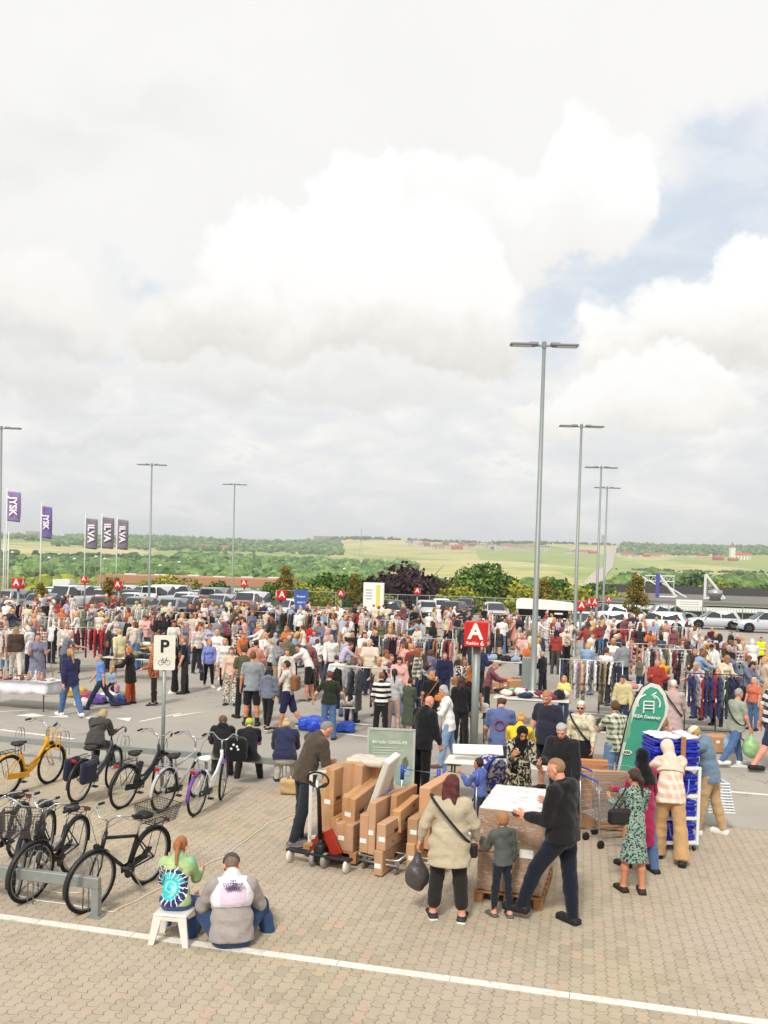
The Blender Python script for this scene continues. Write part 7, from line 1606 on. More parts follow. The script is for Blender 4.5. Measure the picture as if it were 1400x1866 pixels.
# stroller
g = G(893, 1490); sr = empty('stroller', (g.x, g.y, 0), R(30), 'navy flowered stroller behind the wrapped pallet load', 'stroller')
v_, f_ = nets([ell((0, 0, .78), (.24, .3, .24)), rbx((0, .05, .55), (.2, .3, .12), None, .06)], .022, .05, [lambda X, Y, Z: -(Y + .12) - (Z - .75) * .4], .004); link('canopy', np_mesh('canopy', v_, f_, [cloth('#2d3f8c', 'floral', '#c9b9b0', .5, name='stroller_cloth')]), sr)
for s in (-1, 1): m = MB(); m.tube([(s * .22, .3, .1), (s * .22, 0, .5), (s * .23, -.28, .98), (s * .2, -.33, 1.05)], .013, 6); m.build('side_tube', mat('tube_navy', '#1d2338', .4, .3), sr, True); [MB().lathe([(.09, -.02), (.1, 0), (.09, .02), (.02, .02)], 16, (0, 0, 0), Matrix.Rotation(R(90), 3, 'Y')).build('wheel', RUBBER, sr, True, loc=(s * .23, y, .1)) for y in (-.3, .32)]
MB().tube([(-.2, -.33, 1.05), (.2, -.33, 1.05)], .018, 8).build('handle', mat('tube_navy', '#1d2338', .4, .3), sr, True)
# white tables near the stroller
def table(px, py, w, d, h, rz, label, topc='#e6e3dc', legc='#2a2a2b', cloth_=False, name='table'):
    g = G(px, py); root = empty(name, (g.x, g.y, 0), rz, label, 'table')
    MB().box((0, 0, h - .015), (w, d, .03), bev=.006).build('table_top', mat('table_top', topc, .45), root)
    for sx in (-1, 1):
        for sy in (-1, 1): m = MB(); m.tube([(sx * (w / 2 - .12), sy * (d / 2 - .06), h - .03), (sx * (w / 2 - .1), sy * (d / 2 - .04), 0)], .016, 6); m.build('leg', mat('table_leg', legc, .5), root)
    if cloth_:
        V = []; F = []; nx = 48; per = []
        for i in range(nx): a = i / nx; 
        ring = []
        for (x0, y0, x1, y1, n_) in ((-w / 2, -d / 2, w / 2, -d / 2, 24), (w / 2, -d / 2, w / 2, d / 2, 10), (w / 2, d / 2, -w / 2, d / 2, 24), (-w / 2, d / 2, -w / 2, -d / 2, 10)):
            for i in range(n_): ring.append((x0 + (x1 - x0) * i / n_, y0 + (y1 - y0) * i / n_))
        n = len(ring); V = [(x, y, h + .006) for x, y in ring]
        for lv, (zz, k) in enumerate(((h - .09, .012), (h - .2, .03), (h - .3, .05))):
            for i, (x, y) in enumerate(ring):
                r_ = 1 + (k * (1 + .8 * math.sin(i * 1.1 + lv))) / max(w, d) * 1.6; V.append((x * r_, y * (1 + (r_ - 1) * w / d), zz + (.03 * math.sin(i * .37) if lv == 2 else 0)))
        for lv in range(3):
            for i in range(n): F.append((lv * n + i, lv * n + (i + 1) % n, (lv + 1) * n + (i + 1) % n, (lv + 1) * n + i))
        F.append(tuple(range(n))); o_ = link('tablecloth', np_mesh('tablecloth', V, F, [cloth('#dedbe0', name='white_cloth')], True), None, (g.x, g.y, 0), rz, label='white tablecloth draped over ' + label, cat='tablecloth'); so_ = o_.modifiers.new('t', 'SOLIDIFY'); so_.thickness = .004
    return root
table(868, 1462, 1.05, .6, .72, -.2, 'white table with yellow tape behind the small boy', '#e9e5dc'); table(985, 1470, .9, .6, .7, -.2, 'second white table behind the woman in the black headscarf', '#dcd4c8')
o = MB().box((0, 0, .3), (.85, .03, .2), Matrix.Rotation(R(-50), 3, 'X')).build('white_board', mat('board_white', '#e9e4da', .5), loc=tuple(G(868, 1462)[:2]) + (.6,), label='white board leaning on the table behind the small boy', cat='board')
# shopping carts
def cart(px, py, rz, label, z=0, src=None):
    g = G(px, py); root = empty('shopping_cart', (g.x, g.y, z), rz, label, 'shopping cart', 'shopping carts')
    m = MB(); L, W0, W1_, H0, H1 = .85, .5, .4, .42, .98
    def wall(a, b, c, d, nu, nv, nm):
        a, b, c, d = map(Vector, (a, b, c, d)); mm = MB()
        for i in range(nu + 1): u = i / nu; mm.tube([a.lerp(b, u), d.lerp(c, u)], .003, 4, caps=False)
        for j in range(nv + 1): v = j / nv; mm.tube([a.lerp(d, v), b.lerp(c, v)], .0055 if j in (0, nv) else .003, 4, caps=False)
        mm.build(nm, STEEL, root)
    A_, B_, C_, D_ = (-W0 / 2, 0, H0), (W0 / 2, 0, H0), (W1_ / 2, L, H0 + .1), (-W1_ / 2, L, H0 + .1); a_, b_, c_, d_ = (-W0 / 2 - .03, -.04, H1), (W0 / 2 + .03, -.04, H1), (W1_ / 2 + .02, L + .05, H1 - .06), (-W1_ / 2 - .02, L + .05, H1 - .06)
    wall(A_, D_, d_, a_, 20, 7, 'side_grid'); wall(B_, C_, c_, b_, 20, 7, 'side_grid'); wall(D_, C_, c_, d_, 10, 7, 'front_grid'); wall(A_, B_, C_, D_, 10, 14, 'bottom_grid')
    for s in (-1, 1): f_ = MB(); f_.tube([(s * W0 / 2, -.02, H1), (s * W0 / 2, .02, .3), (s * .22, .1, .16), (s * .2, L, .16)], .012, 6); f_.build('chassis_tube', STEEL, root, True)
    for s in (-1, 1):
        for y in (.08, L - .05): MB().lathe([(.055, -.015), (.062, 0), (.055, .015), (.02, .02)], 14, (0, 0, 0), Matrix.Rotation(R(90), 3, 'Y')).build('wheel', RUBBER, root, True, loc=(s * .2, y, .063))
    MB().tube([(-W0 / 2 - .03, -.06, H1 + .02), (W0 / 2 + .03, -.06, H1 + .02)], .016, 8).build('handle', mat('handle_blue', '#3250a8', .4), root, True)
    return root
cart(1072, 1540, R(-72), 'front steel shopping cart beside the girl in the green dress'); cart(1062, 1515, R(-72), 'rear steel shopping cart nested behind the front one')
carton(G(1098, 1512) + Vector((0, 0, .02)), (.7, .12, .9), -.15, 'large brown flat box standing behind the shopping carts', tape=False); carton(G(1075, 1498) + Vector((0, 0, .02)), (.5, .1, .98), -.1, 'orange brown board box behind the carts', colr='#c98650', tape=False)
# feather flag
g = G(1111, 1478); ff = empty('feather_flag', (g.x, g.y, 0), R(-4), 'tall green feather flag with white chair and arrows symbol and white edge', 'flag')
GR = mat('flag_green', '#44a084', .6, 0, .12, 2, .15, 6); GW = mat('flag_white', '#dcdad2', .6, 0, .05, 3)
def sc_pt(px, py): p = PD(px, py, g.y); return Vector((p.x - g.x, 0, p.z))
outer = [(1109, 1472), (1117, 1430), (1128, 1380), (1138, 1335), (1147, 1300), (1157, 1272), (1169, 1252), (1184, 1243), (1199, 1247), (1210, 1262), (1216, 1285), (1213, 1303), (1203, 1325), (1188, 1352), (1170, 1390), (1156, 1430), (1147, 1472)]
inner = [(1117, 1470), (1125, 1430), (1135, 1382), (1145, 1337), (1154, 1302), (1163, 1275), (1173, 1257), (1184, 1250), (1196, 1254), (1205, 1266), (1210, 1286), (1208, 1302), (1199, 1323), (1185, 1350), (1168, 1388), (1155, 1428), (1146, 1470)]
def plate(nm, pts, y0, y1, m, par):
    P_ = [sc_pt(*p) for p in pts]; n = len(P_)
    V = [(p.x, y0 + .05 * math.sin(p.z * 2.2), p.z) for p in P_] + [(p.x, y1 + .05 * math.sin(p.z * 2.2), p.z) for p in P_]
    F = [tuple(range(n)), tuple(range(2 * n - 1, n - 1, -1))] + [(i, n + i, n + (i + 1) % n, (i + 1) % n) for i in range(n)]
    me = np_mesh(nm, V, F, [m], False); import bmesh; bm = bmesh.new(); bm.from_mesh(me); bmesh.ops.triangulate(bm, faces=bm.faces); bmesh.ops.recalc_face_normals(bm, faces=bm.faces); bm.to_mesh(me); bm.free(); return link(nm, me, par)
sl = plate('sleeve', outer, .0, .008, GW, ff); sa = plate('sail', inner, -.006, .014, GR, ff)
plate('light_panel', [(1136, 1352), (1147, 1352), (1152, 1280), (1147, 1300), (1141, 1330)], -.0075, -.0065, mat('flag_mint', '#79b58c', .6), sa)
b = MB(); P0 = sc_pt(1109, 1476); P0.z = 0; b.tube([P0 + Vector((0, .01, 0))] + [sc_pt(*p) + Vector((-.004, .004, 0)) for p in outer[:9]], .012, 6); b.build('pole', BLACK, ff, True); MB().box((P0.x, 0, .02), (.5, .5, .03), bev=.01).build('base_plate', BLACK, ff)
ic = sc_pt(1180, 1285); yy = -.02 + .05 * math.sin(ic.z * 2.2); k = 1 / (FPX / g.y)      # metres per pixel
b = MB()
def bar(x0, z0, x1, z1, w=3.0): b.tube([(ic.x + x0 * k, yy, ic.z - z0 * k), (ic.x + x1 * k, yy, ic.z - z1 * k)], w * k * .5, 4)
for x in (-9, 9): bar(x, -8, x, 13, 2.6)
for z in (-1, 5): bar(-9, z, 9, z, 2.2)
bar(-9.5, -8, 9.5, -8, 2.6); b.build('chair_symbol', WHITE, sa)
for a0, a1, nm in ((108, 200, 'arrow'), (-20, 66, 'arrow')):
    b = MB(); b.tube([(ic.x + 20 * k * math.cos(R(a)), yy, ic.z + 4 * k + 17 * k * math.sin(R(a))) for a in np.linspace(a0, a1, 12)], 1.5 * k, 4)
    if a0 < 0: e = Vector((ic.x + 20 * k * math.cos(R(70)), yy, ic.z + 4 * k + 17 * k * math.sin(R(70)))); b.tube([e + Vector((6 * k, 0, 5 * k)), e + Vector((-2 * k, 0, 0)), e + Vector((4 * k, 0, -6 * k))], 1.3 * k, 4)
    b.build(nm, WHITE, sa)
text('IKEA Genbrug', 8.2 * k, WHITE, sa, (ic.x - 3 * k, yy, ic.z - 20 * k), (R(90), R(3), 0), .02)
p = sc_pt(1143, 1371); lg = MB(); lg.lathe([(9 * k, 0), (9 * k, .004)], 24, (0, 0, 0), Matrix.Diagonal((1, .5, 1)).to_3x3()); lo = lg.build('logo', mat('logo_pale', '#e6e3c4', .5), sa); lo.location = (p.x, -.02 + .05 * math.sin(p.z * 2.2), p.z); lo.rotation_euler = (R(90), 0, 0)
text('IKEA', 6 * k, mat('logo_ink2', '#33564a', .5), lo, (0, 0, .006), (0, 0, 0), .03)
# blue bag rack
g = G(1213, 1542); br = empty('bag_trolley', (g.x, g.y, 0), R(6), 'white four shelf trolley packed with folded blue bags', 'trolley'); BW, BD, BH = .7, .5, 1.12
wp = mat('shelf_white', '#dfe1e2', .45)
for sx in (-1, 1):
    for sy in (-1, 1): MB().box((sx * BW / 2, sy * BD / 2, BH / 2 + .1), (.045, .035, BH), bev=.005).build('upright', wp, br); MB().lathe([(.035, -.015), (.04, 0), (.035, .015)], 14, (0, 0, 0), Matrix.Rotation(R(90), 3, 'Y')).build('castor', mat('castor_dark', '#2e2c2b', .4), br, True, loc=(sx * (BW / 2 - .03), sy * (BD / 2 - .03), .04))
zs = (.13, .48, .8, 1.2)
for z in zs: MB().box((0, 0, z), (BW, BD + .03, .045), bev=.004).build('shelf', wp, br)
BB = [mat('bag_blue', c_, .32, 0, .15, 8, .5, 14) for c_ in ('#1c2aa6', '#2233b4', '#18239a')]
rd = random.Random(3)
for si, (z0, z1, n_) in enumerate(((.155, .4, 5), (.505, .72, 5), (.825, 1.1, 6), (1.225, 1.6, 8))):
    for k_ in range(n_):
        z = z0 + (z1 - z0) * (k_ + .5) / n_; hh = (z1 - z0) / n_ * .56
        v_, f_ = nets([rbx((rd.uniform(-.02, .02), rd.uniform(-.02, .02), 0), (.34, .235 + rd.uniform(0, .02), hh), None, min(.02, hh * .9))], .02, amp=.009, seed=k_ + si * 7)
        nm = ('lowest', 'second', 'third', 'topmost')[si]; pos = ('bottom', 'second', 'third', 'fourth', 'fifth', 'sixth', 'seventh', 'top')[k_]
        p = br.matrix_basis @ Vector((0, 0, z)); link('folded_bag', np_mesh('folded_bag', v_, f_, [BB[k_ % 3]]), None, tuple(p), R(6), label=f'folded blue bag on the {nm} shelf of the white trolley, {pos} of its pile', cat='bag', group='folded blue bags on the white trolley')
for k_, (x, z) in enumerate(((-.05, 1.08), (.12, 1.05), (.05, .74), (-.08, .72), (.1, .4), (-.02, .42))):
    b = MB(); b.tube([(x - .07, -BD / 2 - .01, z), (x - .05, -BD / 2 - .05, z - .16), (x, -BD / 2 - .06, z - .24), (x + .05, -BD / 2 - .05, z - .16), (x + .07, -BD / 2 - .01, z)], .012, 5); p = br.matrix_basis @ Vector((0, 0, 0))
    b.build('bag_handle', mat('bag_strap_pale', '#6f80cf', .3), br, True)
b = MB(); b.box((.08, -BD / 2 - .03, 1.38), (.07, .012, .55)); b.box((.08, 0, 1.64), (.07, BD + .08, .012)); b.build('paper_band', mat('brown_band', '#a8744a', .7), br)
v_, f_ = nets([rbx((0, 0, 0), (.33, .24, .022), None, .02)], .02, amp=.014, seed=9); link('folded_bag', np_mesh('folded_bag', v_, f_, [mat('bag_white', '#d3d6de', .4, 0, .1, 8, .4, 14)]), None, (g.x, g.y, 1.63), R(6), label='white folded bag on the very top of the blue piles', cat='bag')
v_, f_ = nets([rbx((0, 0, 0), (.16, .12, .14), None, .03)], .02, amp=.01, seed=5); link('folded_bag', np_mesh('folded_bag', v_, f_, [BB[0]]), None, tuple(br.matrix_basis @ Vector((-.3, .02, 1.28))), R(6), label='loose blue bag bundle left of the topmost piles', cat='bag')
# ------------------------------------------------------------ clothes rails, tables and crowd
PAL = {'dark': ['#1c1c20', '#26262c', '#2b2f42', '#3b3236', '#17171a', '#4b4b50'], 'mix': ['#1f1f24', '#c9c4bc', '#7a2b33', '#3a4a6a', '#8a8f94', '#d9d4cc', '#26262c', '#a3744e', '#4e5a44', '#c78a86'],
       'light': ['#e3dfd9', '#cfc7bb', '#e9e6e2', '#b9a793', '#d8b9b0', '#9aa0a4', '#2a2a2e'], 'red': ['#b3202a', '#8f1d2b', '#5c1a26', '#d8d2cc', '#1f1f24', '#c43a3a'], 'bw': ['#e6e3de', '#1b1b1f', '#b9b6b2', '#3a3a40', '#d5d0ca', '#17171a'],
       'stripe': ['#202a4c', '#c9c6cf', '#e0dcd8', '#d3a58f', '#8d7e5c', '#1f2028', '#2c3f6a'], 'coats': ['#282b58', '#31346a', '#8f1d2b', '#1f3d38', '#1a1d22', '#22262c', '#cfc8bf', '#17171a']}
CN = {'#1c1c20': 'black', '#26262c': 'black', '#2b2f42': 'navy', '#3b3236': 'dark brown', '#17171a': 'black', '#4b4b50': 'grey', '#1f1f24': 'black'}
def cname(h):
    r, g, b = [int(h[i:i + 2], 16) for i in (1, 3, 5)]; mx, mn = max(r, g, b), min(r, g, b); d = mx - mn
    if mx < 62: return 'black' if d < 16 else 'dark navy' if b == mx else 'dark brown'
    if d < 28: return 'white' if mn > 190 else 'pale grey' if mn > 145 else 'grey' if mn > 80 else 'dark grey'
    import colorsys; H, L, S = colorsys.rgb_to_hls(r / 255, g / 255, b / 255); H *= 360
    nm = 'red' if H < 12 or H > 340 else 'brown' if H < 42 and L < .42 else 'orange' if H < 30 and S > .5 else 'beige' if H < 50 and S < .5 and L > .5 else 'mustard' if H < 50 else 'yellow' if H < 66 else 'green' if H < 165 else 'teal' if H < 195 else 'blue' if H < 250 else 'purple' if H < 300 else 'pink'
    if nm == 'red' and L > .6: nm = 'pink'
    return ('dark ' if L < .25 else 'pale ' if L > .72 else '') + nm
def gar(kind):
    s = {'shirt': (.21, .36), 'dress': (.2, .5), 'coat': (.25, .48), 'trousers': (.12, .42)}[kind]; w, h = s
    P = [rbx((0, 0, -.1 - h), (w, .022, h), None, .02)]
    if kind == 'trousers': P = [rbx((-.05, 0, -.1 - h), (.06, .02, h), None, .018), rbx((.06, .012, -.1 - h), (.06, .02, h), None, .018)]
    else: P += [cap((-w + .03, 0, -.14), (-w - .05, .012, -.58), .045, .03), cap((w - .03, 0, -.14), (w + .04, -.012, -.58), .045, .03), cap((-w + .06, 0, -.12), (0, 0, -.06), .028, .03), cap((w - .06, 0, -.12), (0, 0, -.06), .028, .03)]
    if kind == 'dress': P += [econ((0, 0, -.5), (0, 0, -1.1), (.17, .024), (.27, .04), (1, 0, 0))]
    v, f = nets(P, .026, .02, amp=.012, seed=len(kind)); me = np_mesh(kind, v, f, [cloth(None, 'vstripes' if kind == 'shirt2' else 'plain', name='garment_cloth')])
    return me
GM = {k_: gar(k_) for k_ in ('shirt', 'dress', 'coat', 'trousers')}
GMs = GM['shirt'].copy(); GMs.materials.clear(); GMs.materials.append(cloth(None, 'vstripes', '#dad6d2', 1.2, name='striped_garment'))
HANG = MB().tube([(-.17, 0, -.1), (0, 0, -.03), (.17, 0, -.1)], .006, 4).tube([(0, 0, -.03), (0, 0, .02), (.02, 0, .035)], .004, 4).mesh('hanger', mat('hanger', '#8b6f52', .5))
RAILM = mat('rail_white', '#cfd0cf', .35, .4)
n_gar = 0; RAILS = []
def rail_(px, py, w, rz, pal, name_, n=None, h=1.55, kinds=('shirt', 'shirt', 'dress', 'coat'), colr=None, lo=.0):
    global n_gar
    g = G(px, py); a = R(rz); root = empty('clothes_rail', (g.x, g.y, 0), a, name_, 'clothes rail', 'clothes rails of the market')
    m = colr or RAILM
    for s in (-1, 1):
        MB().tube([(s * w / 2, 0, .05), (s * w / 2, 0, h)], .014, 6).build('upright', m, root, True); MB().tube([(s * w / 2, -.26, .04), (s * w / 2, .26, .04)], .014, 6).build('foot', m, root, True)
    MB().tube([(-w / 2 - .04, 0, h), (w / 2 + .04, 0, h)], .014, 6).build('top_bar', m, root, True); MB().tube([(-w / 2, 0, .18), (w / 2, 0, .18)], .012, 6).build('bottom_bar', m, root, True)
    u = Vector((math.cos(a), math.sin(a), 0)); RAILS.append((g.x, g.y, u, w))
    short = name_.replace('clothes rail', 'rail'); n = n or int(w / .105)
    cols = [rd.choice(PAL[pal]) for _ in range(n)]
    cnt = {}
    for i in range(n):
        if n_gar >= 292: break
        t = (-.5 + (i + .5) / n + rd.uniform(-.2, .2) / n) * (w - .1); kd = rd.choice(kinds); p = g + u * t
        me = GM[kd]
        if kd == 'shirt' and rd.random() < .25: me = GMs
        c_ = cols[i]; cn = cname(c_); key = (cn, kd); cnt[key] = cnt.get(key, 0) + 1
        pos = ('left end', 'left part', 'left middle', 'middle', 'right middle', 'right part', 'right end')[min(6, int(7 * i / n))]
        o = link(kd, me, None, (p.x, p.y, h - .0), a + R(90) + rd.uniform(-.25, .25), label=uniq(f'{cn} {kd} at {pos} of {short}', ('second one', 'third one', 'fourth one')), cat='garment', group='garments on ' + short)
        o.color = lin(c_) + (1,); link('hanger', HANG, o); n_gar += 1
rd = random.Random(9)
A_ = -13.2
for r_ in [  # px, py, width, rz, palette, name
 (190, 1166, 2.2, A_, 'bw', 'far left black and white clothes rail', 12), (308, 1172, 2.2, A_, 'bw', 'striped looking clothes rail before the parked cars', 16), (250, 1160, 1.5, A_, 'light', 'pale clothes rail left of the striped looking one', 7),
 (145, 1222, 1.9, 20, 'red', 'clothes rail with red dresses at left', 12), (22, 1226, 1.4, 60, 'light', 'clothes rail at the left photo edge', 7), (85, 1192, 2.0, 5, 'light', 'clothes rail with green and white dresses', 10), (60, 1155, 2.0, A_, 'mix', 'rearmost clothes rail at far left', 8),
 (552, 1172, 2.6, A_, 'mix', 'clothes rail under the twin A sign', 14), (475, 1168, 1.6, A_, 'dark', 'dark clothes rail left of the twin A sign', 8),
 (757, 1242, 2.7, A_, 'mix', 'long clothes rail left of the big A sign', 26), (862, 1212, 1.8, A_, 'dark', 'dark clothes rail behind the big A sign', 10), (655, 1333, 1.5, A_, 'dark', 'small white clothes rail with a red scarf', 5), (700, 1190, 2.2, A_, 'light', 'pale clothes rail under the display board', 9),
 (930, 1170, 2.4, A_, 'bw', 'clothes rail before the white trailer', 12), (1020, 1182, 2, 10, 'light', 'light clothes rail right of the trailer', 8),
 (1074, 1312, 1.65, A_, 'stripe', 'clothes rail of striped shirts and dresses', 17, 1.62), (1165, 1252, 2.3, A_, 'mix', 'clothes rail behind the quilted vest man', 12), (1150, 1210, 2.0, A_, 'red', 'clothes rail with pink and red clothes', 14), (1232, 1268, 2.2, A_ , 'mix', 'curved rail of green and red clothes', 14),
 (1235, 1200, 2.0, A_, 'mix', 'far right back clothes rail', 10), (1298, 1345, 1.35, -8, 'coats', 'black clothes rail of dark coats at right', 13, 1.58)]:
    px, py, w, rz, pal, nm, n, *hh = r_; h = hh[0] if hh else 1.55
    rail_(px, py, w, rz, pal, nm, n, h, kinds=('coat', 'coat', 'shirt') if pal == 'coats' else ('shirt', 'shirt', 'dress', 'coat') if pal != 'dark' else ('shirt', 'trousers', 'coat'), colr=BLACK if pal == 'coats' else None)

# ---- tables with goods
pile = []
for k_ in range(5):
    r2 = random.Random(k_); v, f = nets([ell((r2.uniform(-.06, .06), r2.uniform(-.05, .05), .05), (.15, .12, .055)), ell((r2.uniform(-.1, .1), r2.uniform(-.06, .06), .07), (.09, .13, .045))], .022, .04, [lambda X, Y, Z: -Z + 0 * X], .012, k_); pile.append(np_mesh('garment', v, f, [cloth(None, 'floral' if k_ == 4 else 'plain', '#d9d2cc', .5, name='garment_cloth')]))
def bowl(r_, h, t=.004): return MB().lathe([(r_ * .5, 0), (r_ * .8, h * .4), (r_, h), (r_ - .008, h), (r_ * .72, h * .42), (0, h * .12)], 14)
goods = {'vase': MB().lathe([(.04, 0), (.06, .06), (.035, .14), (.022, .18), (.032, .22)], 14).mesh('vase', mat('ceramic', None, .25), True), 'bowl': bowl(.09, .07).mesh('bowl', mat('ceramic', None, .25), True),
         'candlestick': MB().lathe([(.045, 0), (.04, .012), (.01, .03), (.014, .12), (.01, .2), (.024, .23), (.01, .235), (.01, .3)], 12).mesh('candlestick', mat('ceramic', None, .25), True),
         'box': MB().box((0, 0, .06), (.2, .14, .12), bev=.008).mesh('box', mat('ceramic', None, .5)), 'book': MB().box((0, 0, .02), (.15, .21, .035), bev=.004).mesh('book', mat('ceramic', None, .5)), 'garment': None}
def stall(px, py, w, d, rz, name_, what, n, cols, cloth_=False, h=.74, legc='#3a3a3c', topc='#d6d2c8'):
    t = table(px, py, w, d, h, R(rz), name_, topc, legc, cloth_); z = h + (.012 if cloth_ else .001)
    sh = name_
    for i in range(n):
        kd = rd.choice(what); x, y = (-.5 + (i + .5) / n) * (w - .25), rd.uniform(-.32, .32) * (d - .1); p = t.matrix_basis @ Vector((x, y, z))
        me = goods.get(kd) or rd.choice(pile); c_ = rd.choice(cols)
        if kd == 'garment': me = rd.choice(pile)
        pos = ('left end', 'left half', 'middle', 'right half', 'right end')[min(4, int(5 * i / n))]
        nm_ = kd
        o = link(kd, me, None, tuple(p), rd.uniform(0, 6.28), label=uniq(f'{cname(c_)} {nm_} at {pos} of {sh}', ('second one', 'third one', 'fourth one')), cat='garment' if kd == 'garment' else kd, group='goods on the ' + sh); o.color = lin(c_) + (1,)
        if kd == 'garment': o.scale = (1.3, 1.2, 1 + rd.uniform(0, 1.2))
MC = ['#e2dcd4', '#b3485a', '#3b4a7a', '#d8b04a', '#5d8a6a', '#c98a86', '#2a2a30', '#8c5a8a', '#6aa0c0']
stall(38, 1289, 2.1, .8, -14, 'white clothed table at far left', ['vase', 'bowl', 'candlestick', 'candlestick'], 22, ['#e6e2dc', '#c9b7a4', '#d8d4cf', '#b98f7a', '#8a5a4a'], True)
stall(968, 1322, 1.9, 1.0, A_, 'clothes table right of the big A sign', ['garment'], 22, ['#1f2433', '#22304c', '#2c2f55', '#7a2b43', '#d9d4cc', '#17171a', '#3ca06a'])
stall(920, 1240, 2.2, 1.1, A_, 'dark heap table behind big A sign', ['garment'], 16, ['#17171a', '#26262c', '#1f2433', '#8fa5ba', '#3a3f4c'])
stall(235, 1212, 1.8, .9, A_, 'yellow topped table left of the P sign', ['garment', 'bowl'], 9, ['#d8c260', '#e6e2da', '#5a5f4c', '#2e3a30'], False, .72, '#3a3a3c', '#c9b45c')
stall(245, 1238, 2.0, .8, A_, 'cluttered dark table below the yellow cloth table', ['garment', 'box'], 12, ['#3a4438', '#b9b2a6', '#26262c', '#7d7f6c', '#a65a5a'])
stall(505, 1205, 2.2, .8, A_, 'pale table under the twin A sign', ['garment', 'bowl', 'book'], 10, MC); stall(625, 1322, .8, .5, A_, 'small table beside the dark green T-shirt', ['garment'], 3, ['#c8c2bc', '#a3323a', '#d8d2ca'], False, .5)
stall(845, 1348, 1.2, .6, A_, 'table behind the silver haired woman', ['garment', 'box'], 5, ['#d9c0ae', '#e6e2da', '#4a3fa0']); stall(1238, 1322, 1.9, .8, A_, 'white table behind the dusty pink shirt', ['book', 'bowl', 'box', 'vase'], 12, ['#e9e5df', '#d8c2b6', '#b9a48c', '#e2ded8'])
stall(1090, 1392, 1.0, .7, A_, 'white goods table by the feather flag', ['box', 'garment', 'bowl'], 9, ['#e9e5df', '#d5d0c8', '#2a2a2e', '#e2ded8']); stall(1330, 1250, 1.8, .8, A_, 'table of small goods at the right edge', ['box', 'book', 'garment'], 8, MC); stall(350, 1192, 2, .8, A_, 'table right of the P sign', ['garment', 'bowl'], 8, MC)
stall(650, 1252, 1.8, .8, A_, 'crowd table left of the long rail', ['garment', 'book'], 6, MC); stall(1130, 1300, 1.4, .7, A_, 'table behind the cream jumper man', ['garment', 'box'], 6, ['#e2ded8', '#c98a86', '#b9a48c'])
# ---- things on the ground
def blob_bag(px, py, c_, label, s=.3, kind='plastic', z=.01):
    g = G(px, py); v, f = nets([rbx((0, 0, s * .5), (s, s * .7, s * .5), None, s * .3), ell((s * .3, 0, s * .95), (s * .35, s * .3, s * .25))], .026, .08, [lambda X, Y, Z: -Z + 0 * X], .016, int(px)); return link('shopping_bag', np_mesh('shopping_bag', v, f, [mat('bag_' + kind, c_, .35, 0, .2, 8, .6, 14)]), None, (g.x, g.y, z), label=label, cat='bag')
blob_bag(566, 1330, '#2c50c8', 'left blue shopping bag heap on the asphalt by the folding rail', .3); blob_bag(584, 1334, '#2448b8', 'right blue shopping bag heap at the feet of the dark green T-shirt', .32); blob_bag(630, 1334, '#3a5fd0', 'blue bag under the small striped cloth table', .22)
for k_, (px, py, c_, lb) in enumerate(((160, 1275, '#a23a4a', 'red and white toy bundle on the asphalt'), (176, 1283, '#6a4a9a', 'purple patterned bundle on the asphalt'), (196, 1280, '#e2dcd8', 'white bundle in the toy heap'), (150, 1288, '#d8cfc8', 'pale bundle near the white table'), (215, 1284, '#2f4a8a', 'blue bundle in the toy heap'), (140, 1270, '#c9a03a', 'yellow bundle in the toy heap'), (232, 1275, '#5a8a5a', 'green bundle behind the rust orange trousers'), (203, 1262, '#c890a8', 'pink bundle behind the child'))): blob_bag(px, py, c_, lb, .2 + .03 * (k_ % 3))
for px, py, w, h, lb in ((898, 1262, .45, .34, 'open brown box under the big A sign, left one'), (918, 1258, .5, .42, 'open brown box under the big A sign, middle one'), (940, 1262, .5, .4, 'open brown box beside the tallest lamp, right one'), (1306, 1370, .5, .36, 'brown box on a small dolly under the dark coats'), (878, 1247, .3, .3, 'small box with blue side beside the A sign pole')):
    carton(G(px, py) + Vector((0, 0, .02)), (w, .4, h), rd.uniform(-.5, .3), lb, tape=False)
g = G(962, 1268); cb_ = MB(); cb_.box((0, 0, .62), (.42, .35, 1.24), bev=.02); cb_.build('metal_box', mat('cabinet_grey', '#8f9491', .5, .3), loc=(g.x, g.y, 0), label='grey metal cabinet at the foot of the tallest lamp', cat='cabinet').rotation_euler = (0, 0, -AX)
# grass islands by the lamp and the sign
gi = link('planting_strip', np_mesh('planting_strip', [(*G(x, y)[:2], .012) for x, y in ((905, 1275), (1000, 1280), (995, 1262), (910, 1258))], [(0, 1, 2, 3)], [mat('dry_grass', '#8f8f5e', .95, 0, .35, 3, .5, 12)], False), kind='structure')
# ---- crowd

